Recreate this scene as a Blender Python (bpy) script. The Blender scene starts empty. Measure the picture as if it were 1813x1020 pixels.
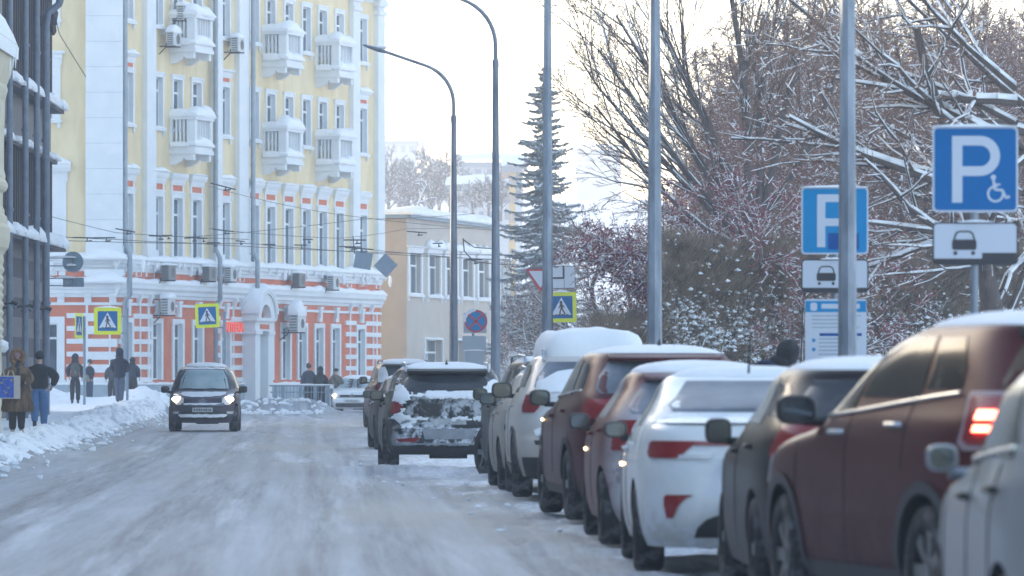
import bpy, bmesh, math, random
import numpy as np
from mathutils import Vector, Matrix, noise as mnoise
SC = bpy.context.scene
COL = SC.collection
R = math.radians

# ---------------------------------------------------------------- camera
FPX = 9000.0          # focal length in pixels of the 1813 px wide photograph
CX, HY, HC = 906.5, 670.0, 1.40
cam_d = bpy.data.cameras.new("camera")
cam = bpy.data.objects.new("camera", cam_d)
COL.objects.link(cam)
cam.location = (0, 0, HC)
cam.rotation_euler = (R(90), 0, 0)
cam_d.sensor_width = 36.0
cam_d.lens = 36.0 * FPX / 1813.0
cam_d.shift_y = (HY - 510.0) / 1813.0
cam_d.clip_start = 0.5
cam_d.clip_end = 6000
cam_d.dof.use_dof = True
cam_d.dof.focus_distance = 118.0
cam_d.dof.aperture_fstop = 4.8
SC.camera = cam

# ---------------------------------------------------------------- world, sun
SUN_EL, SUN_AZ = 11.5, -36.0        # azimuth from +Y, positive to the right
world = bpy.data.worlds.new("World")
SC.world = world
world.use_nodes = True
wn = world.node_tree
bg = wn.nodes["Background"]
sky = wn.nodes.new("ShaderNodeTexSky")
sky.sky_type = 'NISHITA'
sky.sun_disc = False
sky.sun_elevation = R(SUN_EL)
sky.sun_rotation = R(SUN_AZ)
sky.air_density = 1.0
sky.dust_density = 1.6
sky.ozone_density = 1.3
wn.links.new(sky.outputs[0], bg.inputs[0])
bg.inputs[1].default_value = 0.15
sun_d = bpy.data.lights.new("sun", 'SUN')
sun = bpy.data.objects.new("sun", sun_d)
COL.objects.link(sun)
sun_d.energy = 2.0
sun_d.angle = R(1.0)
sun_d.color = (1.0, 0.80, 0.58)
_d = Vector((math.sin(R(SUN_AZ)) * math.cos(R(SUN_EL)), math.cos(R(SUN_AZ)) * math.cos(R(SUN_EL)), math.sin(R(SUN_EL))))
sun.rotation_euler = _d.to_track_quat('Z', 'Y').to_euler()
SC.view_settings.view_transform = 'Standard'
SC.view_settings.look = 'None'
SC.view_settings.exposure = 2.0
SC.view_settings.gamma = 1.0
SC.cycles.max_bounces = 5
SC.cycles.diffuse_bounces = 3
SC.cycles.glossy_bounces = 3
SC.cycles.volume_bounces = 1
SC.cycles.sample_clamp_indirect = 6.0

# ---------------------------------------------------------------- helpers
def PX(px, s):                     # pixel column at scale s (px per metre) -> world x
    return (px - CX) / s
def PZ(py, s):                     # pixel row at scale s -> world z
    return HC + (HY - py) / s
def D(s):
    return FPX / s

class MB:
    """collects faces and builds one mesh"""
    def __init__(self):
        self.v = []; self.f = []; self.m = []; self.uv = None
    def add(self, vs, fs, m=0):
        o = len(self.v)
        self.v.extend([tuple(p) for p in vs])
        for f in fs:
            self.f.append(tuple(i + o for i in f)); self.m.append(m)
        return self
    def box(self, x0, x1, y0, y1, z0, z1, m=0, M=None):
        vs = [(x0,y0,z0),(x1,y0,z0),(x1,y1,z0),(x0,y1,z0),(x0,y0,z1),(x1,y0,z1),(x1,y1,z1),(x0,y1,z1)]
        if M is not None: vs = [M @ Vector(p) for p in vs]
        return self.add(vs, [(0,3,2,1),(4,5,6,7),(0,1,5,4),(1,2,6,5),(2,3,7,6),(3,0,4,7)], m)
    def tube(self, pts, rad, n=8, m=0, cap=True, M=None):
        pts = [Vector(p) for p in pts]
        if not hasattr(rad, '__len__'): rad = [rad] * len(pts)
        rings = []; up = None
        for i, p in enumerate(pts):
            t = (pts[min(i+1, len(pts)-1)] - pts[max(i-1, 0)])
            if t.length < 1e-9: t = Vector((0,0,1))
            t.normalize()
            if up is None:
                a = Vector((1,0,0)) if abs(t.x) < .8 else Vector((0,1,0))
                up = (a - t * a.dot(t)).normalized()
            else:
                up = (up - t * up.dot(t))
                up = up.normalized() if up.length > 1e-6 else t.orthogonal().normalized()
            b = t.cross(up)
            rings.append([p + (up * math.cos(2*math.pi*k/n) + b * math.sin(2*math.pi*k/n)) * rad[i] for k in range(n)])
        vs = [q for r in rings for q in r]
        if M is not None: vs = [M @ q for q in vs]
        fs = [(i*n+k, i*n+(k+1) % n, (i+1)*n+(k+1) % n, (i+1)*n+k) for i in range(len(pts)-1) for k in range(n)]
        if cap:
            fs.append(tuple(range(n-1, -1, -1))); fs.append(tuple((len(pts)-1)*n + k for k in range(n)))
        return self.add(vs, fs, m)
    def grid(self, rows, m=0, closed=False):
        """rows: list of equal-length point lists"""
        n = len(rows[0]); vs = [p for r in rows for p in r]
        fs = []
        for i in range(len(rows)-1):
            for k in range(n if closed else n-1):
                fs.append((i*n+k, i*n+(k+1) % n, (i+1)*n+(k+1) % n, (i+1)*n+k))
        return self.add(vs, fs, m)
    def prism(self, poly, M, t, m=0):
        """poly (x,z) list extruded from y=0 to y=-t in frame M"""
        n = len(poly)
        vs = [M @ Vector((x, 0, z)) for x, z in poly] + [M @ Vector((x, -t, z)) for x, z in poly]
        fs = [tuple(range(n)), tuple(range(2*n-1, n-1, -1))] + [(i, i+n, (i+1) % n + n, (i+1) % n) for i in range(n)]
        return self.add(vs, fs, m)
    def blob(self, c, r, seed=0, amp=.18, M=None, m=0, nu=10, nv=6, flat=None):
        vs = []; c = Vector(c)
        for j in range(nv+1):
            th = math.pi * j / nv
            for i in range(nu):
                ph = 2*math.pi*i/nu
                d = Vector((math.sin(th)*math.cos(ph), math.sin(th)*math.sin(ph), math.cos(th)))
                k = 1 + amp * mnoise.noise(d*1.7 + Vector((seed*3.1, seed*1.7, seed)))*2
                p = Vector((d.x*r[0]*k, d.y*r[1]*k, d.z*r[2]*k))
                if flat is not None and p.z < flat: p.z = flat
                p += c
                vs.append(M @ p if M is not None else p)
        fs = [(j*nu+i, (j+1)*nu+i, (j+1)*nu+(i+1) % nu, j*nu+(i+1) % nu) for j in range(nv) for i in range(nu)]
        return self.add(vs, fs, m)
    def build(self, name, mats, parent=None, smooth=False, fix=True, sharp=None):
        me = bpy.data.meshes.new(name)
        me.from_pydata(self.v, [], self.f)
        if not isinstance(mats, (list, tuple)): mats = [mats]
        for mt in mats: me.materials.append(mt)
        if len(mats) > 1: me.polygons.foreach_set('material_index', self.m)
        if fix and len(self.f) < 60000:
            bm = bmesh.new(); bm.from_mesh(me)
            bmesh.ops.remove_doubles(bm, verts=bm.verts, dist=1e-5)
            bmesh.ops.recalc_face_normals(bm, faces=bm.faces)
            bm.to_mesh(me); bm.free()
        if smooth:
            me.polygons.foreach_set('use_smooth', [True]*len(me.polygons))
            me.set_sharp_from_angle(angle=R(sharp if sharp else 40))
        me.update()
        o = bpy.data.objects.new(name, me); COL.objects.link(o)
        if parent is not None: o.parent = parent
        return o

def tag(o, label=None, cat=None, group=None, kind=None):
    if label: o['label'] = label
    if cat: o['category'] = cat
    if group: o['group'] = group
    if kind: o['kind'] = kind
    return o
def empty(name, loc=(0,0,0), rz=0.0, **kw):
    o = bpy.data.objects.new(name, None); COL.objects.link(o)
    o.empty_display_size = .3
    o.location = loc; o.rotation_euler = (0, 0, rz)
    return tag(o, **kw)
def kids(o): return [c for c in bpy.data.objects if c.parent == o]
CH = {}
def copy_tree(o, parent=None):
    c = o.copy(); COL.objects.link(c)
    c.parent = parent
    for ch in kids(o): copy_tree(ch, c)
    return c
def TRZ(x, y, z, rz=0.0): return Matrix.Translation((x, y, z)) @ Matrix.Rotation(rz, 4, 'Z')
def smoothstep(a, b, x):
    t = max(0., min(1., (x-a)/(b-a))); return t*t*(3-2*t)
def fbm(x, y, z=0, o=4):
    return mnoise.fractal(Vector((x, y, z)), 1.0, 2.0, o)

# ---------------------------------------------------------------- materials
def mat(name, col, rough=.7, col2=None, scale=5.0, bump=0.0, bscale=None, metal=0.0, coat=0.0, emit=None, estr=0.0,
        frost=None, detail=5.0, stretch=(1,1,1), spec=None, ior=None, lo=.35, hi=.65):
    m = bpy.data.materials.new(name); m.use_nodes = True
    nt = m.node_tree; b = nt.nodes["Principled BSDF"]
    b.inputs['Roughness'].default_value = rough
    b.inputs['Metallic'].default_value = metal
    b.inputs['Coat Weight'].default_value = coat
    if ior is not None: b.inputs['IOR'].default_value = ior
    if spec is not None: b.inputs['Specular IOR Level'].default_value = spec
    c = tuple(col) + (1,)
    b.inputs['Base Color'].default_value = c
    tc = nt.nodes.new('ShaderNodeTexCoord'); mp = nt.nodes.new('ShaderNodeMapping')
    nt.links.new(tc.outputs['Object'], mp.inputs[0]); mp.inputs['Scale'].default_value = stretch
    last = None
    if col2 is not None:
        nz = nt.nodes.new('ShaderNodeTexNoise'); nz.inputs['Scale'].default_value = scale; nz.inputs['Detail'].default_value = detail
        nz.inputs['Roughness'].default_value = .65
        nt.links.new(mp.outputs[0], nz.inputs['Vector'])
        rp = nt.nodes.new('ShaderNodeValToRGB')
        rp.color_ramp.elements[0].position = lo; rp.color_ramp.elements[0].color = c
        rp.color_ramp.elements[1].position = hi; rp.color_ramp.elements[1].color = tuple(col2) + (1,)
        nt.links.new(nz.outputs[0], rp.inputs[0]); nt.links.new(rp.outputs[0], b.inputs['Base Color'])
        last = rp.outputs[0]
    if frost:                      # frost / salt dust lying on paint: dict(col, z0, z1, amt, scale, rear=(x0,x1), rearamt)
        def math_(op, a, bb=None, clamp=False):
            n = nt.nodes.new('ShaderNodeMath'); n.operation = op; n.use_clamp = clamp
            for i, q in enumerate((a, bb)):
                if q is None: continue
                if isinstance(q, (int, float)): n.inputs[i].default_value = q
                else: nt.links.new(q, n.inputs[i])
            return n.outputs[0]
        def rng(src, a0, a1, b0, b1):
            n = nt.nodes.new('ShaderNodeMapRange'); nt.links.new(src, n.inputs[0])
            for i, q in enumerate((a0, a1, b0, b1)): n.inputs[i+1].default_value = q
            return n.outputs[0]
        sp = nt.nodes.new('ShaderNodeSeparateXYZ'); nt.links.new(tc.outputs['Object'], sp.inputs[0])
        n1 = nt.nodes.new('ShaderNodeTexNoise'); n1.inputs['Scale'].default_value = frost.get('scale', 3.0); n1.inputs['Detail'].default_value = 7; n1.inputs['Roughness'].default_value = .7
        nt.links.new(tc.outputs['Object'], n1.inputs['Vector'])
        lowm = rng(sp.outputs[2], frost.get('z0', .9), frost.get('z1', .3), 0, frost.get('amt', .8))
        dirt = math_('MULTIPLY', lowm, rng(n1.outputs[0], .3, .62, 0.25, 1))
        mx = nt.nodes.new('ShaderNodeMix'); mx.data_type = 'RGBA'
        nt.links.new(dirt, mx.inputs[0])
        if last is None: mx.inputs[6].default_value = c
        else: nt.links.new(last, mx.inputs[6])
        mx.inputs[7].default_value = tuple(frost.get('dirt', (.30,.29,.29))) + (1,)
        last = mx.outputs[2]
        rough_src = dirt
        if frost.get('rearamt'):
            n2 = nt.nodes.new('ShaderNodeTexNoise'); n2.inputs['Scale'].default_value = frost.get('rscale', 2.4); n2.inputs['Detail'].default_value = 9; n2.inputs['Roughness'].default_value = .72
            nt.links.new(tc.outputs['Object'], n2.inputs['Vector'])
            x0, x1 = frost['rear']
            rm = rng(sp.outputs[0], x0, x1, 1, 0)
            k = frost['rearamt']
            rf = math_('MULTIPLY', rm, rng(n2.outputs[0], .62-.3*k, .66-.22*k, 0, 1), True)
            zz = frost.get('rz')
            if zz: rf = math_('MULTIPLY', rf, rng(sp.outputs[2], zz[0], zz[1], 0, 1), True)
            my = nt.nodes.new('ShaderNodeMix'); my.data_type = 'RGBA'
            nt.links.new(rf, my.inputs[0]); nt.links.new(last, my.inputs[6]); my.inputs[7].default_value = (.72,.75,.80,1)
            last = my.outputs[2]
            rough_src = math_('MAXIMUM', dirt, rf)
        nt.links.new(last, b.inputs['Base Color'])
        nt.links.new(rng(rough_src, 0, 1, rough, .9), b.inputs['Roughness'])
        if coat: nt.links.new(rng(rough_src, 0, .8, coat, 0), b.inputs['Coat Weight'])
    if bump > 0:
        n2 = nt.nodes.new('ShaderNodeTexNoise'); n2.inputs['Scale'].default_value = bscale or scale; n2.inputs['Detail'].default_value = 6
        nt.links.new(mp.outputs[0], n2.inputs['Vector'])
        bp = nt.nodes.new('ShaderNodeBump'); bp.inputs['Strength'].default_value = bump; bp.inputs['Distance'].default_value = .03
        nt.links.new(n2.outputs[0], bp.inputs['Height']); nt.links.new(bp.outputs[0], b.inputs['Normal'])
    if emit is not None:
        b.inputs['Emission Color'].default_value = tuple(emit) + (1,); b.inputs['Emission Strength'].default_value = estr
    return m

M = {}
M['snow'] = mat('snow', (.80,.82,.86), .85, (.86,.88,.91), 2.0, .5, 9.0)
M['snow_clean'] = mat('snow_clean', (.84,.86,.89), .8, (.89,.90,.92), 3.0, .25, 6.0)
M['snow_rough'] = mat('snow_rough', (.80,.82,.85), .9, (.92,.93,.95), 2.2, .9, 7.0, lo=.34, hi=.52)
M['yellow'] = mat('yellow_stucco', (.72,.575,.345), .9, (.86,.71,.46), .9, .15, 20, stretch=(1.5,1.5,.4))
M['orange'] = mat('orange_stucco', (.60,.155,.085), .9, (.70,.22,.12), 1.4, .15, 20)
M['white'] = mat('white_stucco', (.74,.77,.80), .85, (.82,.84,.86), 1.5, .15, 16)
M['plinth'] = mat('plinth_stucco', (.30,.36,.42), .9, (.40,.46,.52), 1.5, .2, 9)
M['pane'] = mat('window_glass', (.04,.07,.10), .12, (.10,.14,.18), 1.1, coat=.5, detail=2)
M['frame'] = mat('window_frame_white', (.76,.79,.82), .5)
M['pole'] = mat('galvanised_steel', (.15,.18,.225), .5, (.30,.345,.41), 5, metal=.35, stretch=(1,1,.25))
M['pipe'] = mat('drainpipe_metal', (.24,.29,.34), .45, (.33,.38,.43), 3, metal=.3)
M['pipe_blue'] = mat('blue_grey_drainpipe', (.12,.15,.20), .45, (.18,.22,.29), 4)
M['black'] = mat('black_plastic', (.02,.021,.023), .55)
M['rubber'] = mat('tyre_rubber', (.022,.022,.024), .85, (.20,.21,.23), 7, .5, 30, lo=.5, hi=.75)
M['rim'] = mat('dirty_alloy', (.30,.30,.31), .45, (.10,.095,.09), 6, metal=.5)
M['glass'] = mat('car_glass', (.014,.018,.024), .16, (.045,.055,.068), 1.7, ior=1.28, detail=3)
M['glass_frost'] = mat('frosted_car_glass', (.075,.095,.125), .4, (.20,.23,.28), 1.3, spec=.35, detail=4)
M['mirror'] = mat('mirror_glass', (.15,.17,.19), .1, metal=1.0)
M['chrome'] = mat('chrome_trim', (.55,.57,.6), .25, metal=.9)
M['red_lens'] = mat('red_lamp_lens', (.26,.006,.01), .18, coat=.5)
M['clear_lens'] = mat('clear_lamp_lens', (.62,.64,.66), .15, coat=.6)
M['white_lens'] = mat('white_lens', (.5,.47,.47), .3)
M['lamp_on'] = mat('headlight_on', (.9,.8,.7), .3, emit=(1.0,.74,.46), estr=5.0)
M['lamp_dim'] = mat('side_repeater_on', (.9,.6,.3), .3, emit=(1.0,.62,.30), estr=4.0)
M['brake_on'] = mat('brake_lamp_on', (.9,.05,.03), .3, emit=(1.0,.13,.08), estr=5.0)
M['plate'] = mat('number_plate', (.36,.37,.38), .5, (.52,.54,.55), 14)
M['plate_ink'] = mat('plate_ink', (.10,.10,.11), .6)
M['sign_back'] = mat('sign_back_zinc', (.20,.27,.33), .55, (.26,.33,.40), 5, metal=.3)
M['sign_blue'] = mat('sign_blue', (.0,.125,.36), .6, spec=.2)
M['sign_dkblue'] = mat('sign_dark_blue', (.0,.07,.27), .6, spec=.2)
M['sign_ltblue'] = mat('sign_light_blue', (.0,.22,.48), .6, spec=.2)
M['sign_white'] = mat('sign_white', (.50,.55,.64), .5)
M['sign_brightwhite'] = mat('sign_bright_white', (.68,.73,.80), .5)
M['sign_yellow'] = mat('sign_fluorescent_yellow', (.78,.86,.02), .4, emit=(.8,.9,.02), estr=0.0)
M['sign_red'] = mat('sign_red', (.55,.035,.06), .45)
M['sign_black'] = mat('sign_black', (.02,.02,.03), .5)
M['wire'] = mat('wire_black', (.03,.032,.036), .6)
M['ac_grey'] = mat('ac_casing', (.50,.53,.55), .5, (.60,.62,.64), 3)
M['ac_dark'] = mat('ac_grille', (.09,.10,.11), .6)
# ---------------------------------------------------------------- ground heights
def XL(y):      # left road edge
    return np.interp(y, [0, 74, 110, 150, 168, 185, 200, 230, 260], [-4.6, -7.45, -8.98, -10.7, -11.4, -12.5, -13, -13, -13])
def XR(y):      # right edge of the driven road
    return np.interp(y, [0, 28, 37, 50, 57, 66, 75, 100, 140, 175, 200, 215, 260], [1.5, 1.1, .75, .25, -.25, -1.1, -2.0, -2.9, -4.3, -4.2, -1.0, 3, 6])
MOUNDS = [  # x, y, rx, ry, h   heaps of cleared snow
 (-10.6,196,1.6,3.2,.34), (-9.0,197,1.1,3.0,.42), (-7.7,197.5,.8,2.6,.38), (-12.4,196,1.0,4,.3),(-13.7,194,1.0,4,.25),
 (-12.3,163,.55,7,.08), (-12.9,178,.8,4,.42), (-13.4,184,1.2,3,.45), (-11.9,150,.6,9,.12), (-11.3,138,.6,8,.14), (-10.6,126,.5,9,.10),
 (-16.6,184,1.0,4,.50), (-17.6,176,1.0,5,.5), (-15.0,186,.9,2,.12),
 (-9.5,105,.55,9,.12), (-8.6,84,.6,9,.10), (1.2,60,.5,10,.10), (-2.4,73.2,1.0,.8,.12), (-1.0,73.4,1.2,.6,.10), (8.5,60,1.6,40,.45), (-3.6,79,.8,4,.08)]
def ground_z(x, y):
    xl = float(XL(y)); d = xl - x
    z = .05 * smoothstep(100, 130, y)
    if d > -.5:
        sw = .19 + .26 * smoothstep(118, 170, y)
        ridge = .11 * math.exp(-((d - .75) / .55) ** 2)
        z += sw * smoothstep(-.15, .9, d) + ridge
    for mx, my, rx, ry, h in MOUNDS:
        q = ((x-mx)/rx)**2 + ((y-my)/ry)**2
        if q < 6: z += h * math.exp(-q)
    if x > 5.0: z += .25 * smoothstep(5, 8, x)
    return z
def ground_noise(x, y):
    xl = float(XL(y)); d = xl - x
    a = .012
    if -.3 < d < 2.2: a = .012 + .095 * smoothstep(-.3, .4, d) * (1 - smoothstep(1.2, 2.2, d))
    elif d >= 2.2: a = .02
    for mx, my, rx, ry, h in MOUNDS:
        q = ((x-mx)/rx)**2 + ((y-my)/ry)**2
        if q < 2.5: a = max(a, .34 * h * math.exp(-q*.6))
    xr = float(XR(y))
    if xr - .5 < x < xr + 1.8 and y < 120: a = max(a, .06)
    return a * (fbm(x*1.7, y*.9, 3.1, 4) + .5 * fbm(x*5, y*3, 7.7, 2))
xs = list(np.concatenate([np.arange(-30, -19, 1.0), np.arange(-19, 4.0, .16), np.arange(4, 12, .8), np.arange(12, 45, 4)]))
ys = [8.0]
while ys[-1] < 270: ys.append(ys[-1] + max(.22, ys[-1] * .0042))
gv = []; guv = []; guv2 = []
for y in ys:
    xlc, xrc = float(XL(y)), float(XR(y))
    for x in xs:
        gv.append((x, y, ground_z(x, y) + ground_noise(x, y)))
        guv.append((x - xlc, y)); guv2.append((x - xrc, y))
nx = len(xs); gf = [[], []]
for j in range(len(ys)-1):
    ym = (ys[j] + ys[j+1]) / 2; a, b = float(XL(ym)) - .12, float(XR(ym))
    for i in range(nx-1):
        xm = (xs[i] + xs[i+1]) / 2
        jit = .25 * mnoise.noise(Vector((xm*.7, ym*.35, 0)))
        k = 1 if (a < xm < max(b + jit, 5.0)) else 0
        gf[k].append((j*nx+i, j*nx+i+1, (j+1)*nx+i+1, (j+1)*nx+i))

def road_material():
    m = bpy.data.materials.new('packed_snow_road'); m.use_nodes = True
    nt = m.node_tree; b = nt.nodes["Principled BSDF"]; b.inputs['Roughness'].default_value = .62
    L = nt.links.new
    uv = nt.nodes.new('ShaderNodeUVMap'); uv.uv_map = 'UVMap'
    def noise(sx, sy, sc, det, rg=.6):
        mp = nt.nodes.new('ShaderNodeMapping'); mp.inputs['Scale'].default_value = (sx, sy, 1)
        L(uv.outputs[0], mp.inputs[0])
        n = nt.nodes.new('ShaderNodeTexNoise'); n.inputs['Scale'].default_value = sc; n.inputs['Detail'].default_value = det; n.inputs['Roughness'].default_value = rg
        L(mp.outputs[0], n.inputs['Vector']); return n.outputs[0]
    def ramp(src, p0, c0, p1, c1):
        r = nt.nodes.new('ShaderNodeValToRGB'); e = r.color_ramp.elements
        e[0].position = p0; e[0].color = c0; e[1].position = p1; e[1].color = c1
        L(src, r.inputs[0]); return r.outputs[0]
    def mix(f, a, bb, mode='MIX'):
        n = nt.nodes.new('ShaderNodeMix'); n.data_type = 'RGBA'; n.blend_type = mode
        if isinstance(f, float): n.inputs[0].default_value = f
        else: L(f, n.inputs[0])
        for q, i in ((a, 6), (bb, 7)):
            if isinstance(q, tuple): n.inputs[i].default_value = q
            else: L(q, n.inputs[i])
        return n.outputs[2]
    base = ramp(noise(.8, .10, 1.0, 7), .35, (0.217,0.242,0.278,1), .68, (0.362,0.393,0.440,1))
    tracks = ramp(noise(1.9, .022, 1.0, 5, .7), .42, (0,0,0,1), .60, (1,1,1,1))
    c = mix(tracks, base, (0.212,0.223,0.246,1))
    # wheel ruts: bands along the road, broken up by noise
    sx = nt.nodes.new('ShaderNodeSeparateXYZ'); L(uv.outputs[0], sx.inputs[0])
    def M_(op, a, bb=None, clamp=False):
        n = nt.nodes.new('ShaderNodeMath'); n.operation = op; n.use_clamp = clamp
        for i, q in enumerate((a, bb)):
            if q is None: continue
            if isinstance(q, (int, float)): n.inputs[i].default_value = q
            else: L(q, n.inputs[i])
        return n.outputs[0]
    wob = M_('MULTIPLY', noise(.25, .02, 1.0, 3), 4.0)
    rut = M_('SINE', M_('ADD', M_('MULTIPLY', sx.outputs[0], 3.55), wob))
    rut2 = M_('SINE', M_('ADD', M_('MULTIPLY', sx.outputs[0], 9.1), M_('MULTIPLY', wob, 2.3)))
    rr_ = M_('ADD', M_('MULTIPLY', rut, .6), M_('MULTIPLY', rut2, .35))
    rr_ = M_('ADD', rr_, M_('MULTIPLY', M_('SUBTRACT', noise(2.5, .06, 1.0, 6, .7), .5), 1.9))
    rutm = ramp(rr_, .12, (0,0,0,1), .58, (1,1,1,1))
    c = mix(M_('MULTIPLY', rutm, .8), c, (0.114,0.127,0.156,1))
    wob2 = M_('MULTIPLY', noise(.12, .012, 1.0, 2), 5.0)
    tr = M_('SINE', M_('ADD', M_('MULTIPLY', sx.outputs[0], 3.9), wob2))
    tr = M_('ADD', tr, M_('MULTIPLY', M_('SUBTRACT', noise(1.4, .035, 1.0, 6, .7), .5), 1.1))
    trm = ramp(tr, .72, (0,0,0,1), .98, (1,1,1,1))
    c = mix(M_('MULTIPLY', trm, .85), c, (0.122,0.130,0.152,1))
    fine = ramp(noise(6.5, .12, 1.0, 6, .75), .40, (0,0,0,1), .66, (1,1,1,1))
    f2 = nt.nodes.new('ShaderNodeMath'); f2.operation = 'MULTIPLY'; f2.inputs[1].default_value = .5; L(fine, f2.inputs[0])
    c = mix(f2.outputs[0], c, (0.452,0.484,0.528,1))
    tan = ramp(noise(.35, .03, 1.0, 4), .50, (0,0,0,1), .68, (.8,.8,.8,1))
    c = mix(tan, c, (0.307,0.293,0.269,1))
    blk = ramp(noise(2.2, .8, 1.0, 3), .70, (0,0,0,1), .76, (1,1,1,1))
    c = mix(blk, c, (0.154,0.155,0.167,1))
    wht = ramp(noise(.8, .022, 1.4, 8, .66), .54, (0,0,0,1), .68, (.75,.75,.75,1))
    c = mix(wht, c, (0.597,0.630,0.677,1))
    # the strip beside the parked cars is whiter, hardly driven on
    uvb = nt.nodes.new('ShaderNodeUVMap'); uvb.uv_map = 'Edge'; sb = nt.nodes.new('ShaderNodeSeparateXYZ'); L(uvb.outputs[0], sb.inputs[0])
    edge = M_('ADD', sb.outputs[0], M_('MULTIPLY', M_('SUBTRACT', noise(1.6, .35, 1.0, 8, .75), .5), 4.2))
    em = ramp(edge, .0, (0,0,0,1), .9, (1,1,1,1))
    side = ramp(noise(3.5, 1.0, 1.0, 8, .75), .38, (.40,.42,.45,1), .56, (.70,.73,.77,1))
    c = mix(em, c, side)
    L(c, b.inputs['Base Color'])
    bp = nt.nodes.new('ShaderNodeBump'); bp.inputs['Strength'].default_value = .8; bp.inputs['Distance'].default_value = .03
    L(noise(5, 1.3, 1.0, 6, .7), bp.inputs['Height']); L(bp.outputs[0], b.inputs['Normal'])
    return m
def ground_obj(name, faces, material):
    me = bpy.data.meshes.new(name)
    used = sorted({i for f in faces for i in f}); idx = {g: k for k, g in enumerate(used)}
    me.from_pydata([gv[i] for i in used], [], [tuple(idx[i] for i in f) for f in faces])
    uvl = me.uv_layers.new(name='UVMap')
    co = np.array([guv[i] for i in used]); li = np.zeros(len(me.loops), dtype=np.int32); me.loops.foreach_get('vertex_index', li)
    uvl.data.foreach_set('uv', co[li].astype(np.float32).ravel())
    uv2 = me.uv_layers.new(name='Edge'); co = np.array([guv2[i] for i in used]); uv2.data.foreach_set('uv', co[li].astype(np.float32).ravel())
    me.materials.append(material); me.polygons.foreach_set('use_smooth', [True]*len(me.polygons))
    o = bpy.data.objects.new(name, me); COL.objects.link(o); tag(o, kind='structure'); return o
ground_obj('road', gf[1], road_material())
ground_obj('pavement', gf[0], M['snow_rough'])
far = MB()
far.grid([[(x, y, -.5 + 0 if y < 268 else (-.5 + 34 * smoothstep(430, 900, y) * (1 if x < 60 else .5))) for x in np.linspace(-900, 900, 40)] for y in [-300, 0, 5, 260, 300, 350, 430, 500, 560, 620, 700, 800, 950, 1300]])
tag(far.build('snowfield', M['snow'], smooth=True), kind='structure')
# clods of snow thrown along the kerb
cl = MB(); rnd = random.Random(5)
for i in range(900):
    y = rnd.uniform(60, 175) if i % 3 else rnd.uniform(188, 199)
    x = float(XL(y)) - rnd.gauss(.55, .45) if y < 185 else rnd.uniform(-13.5, -7.2)
    r = rnd.uniform(.02, .085) * (1 if y < 185 else 1.5)
    cl.blob((x, y, ground_z(x, y) + r*.3), (r*rnd.uniform(.7,1.4), r, r*.8), i, .3, nu=6, nv=4)
for i in range(30):
    y = rnd.uniform(44, 76); x = float(XR(y)) + rnd.uniform(-.6, .8); r = rnd.uniform(.012, .035)
    cl.blob((x, y, ground_z(x, y) + r*.3), (r*1.3, r, r*.7), i, .3, nu=6, nv=4)
tag(cl.build('snow_clods', M['snow'], smooth=True, fix=False), 'small loose lumps of snow strewn along the ploughed edges of the road', 'snow', kind='stuff')
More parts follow.
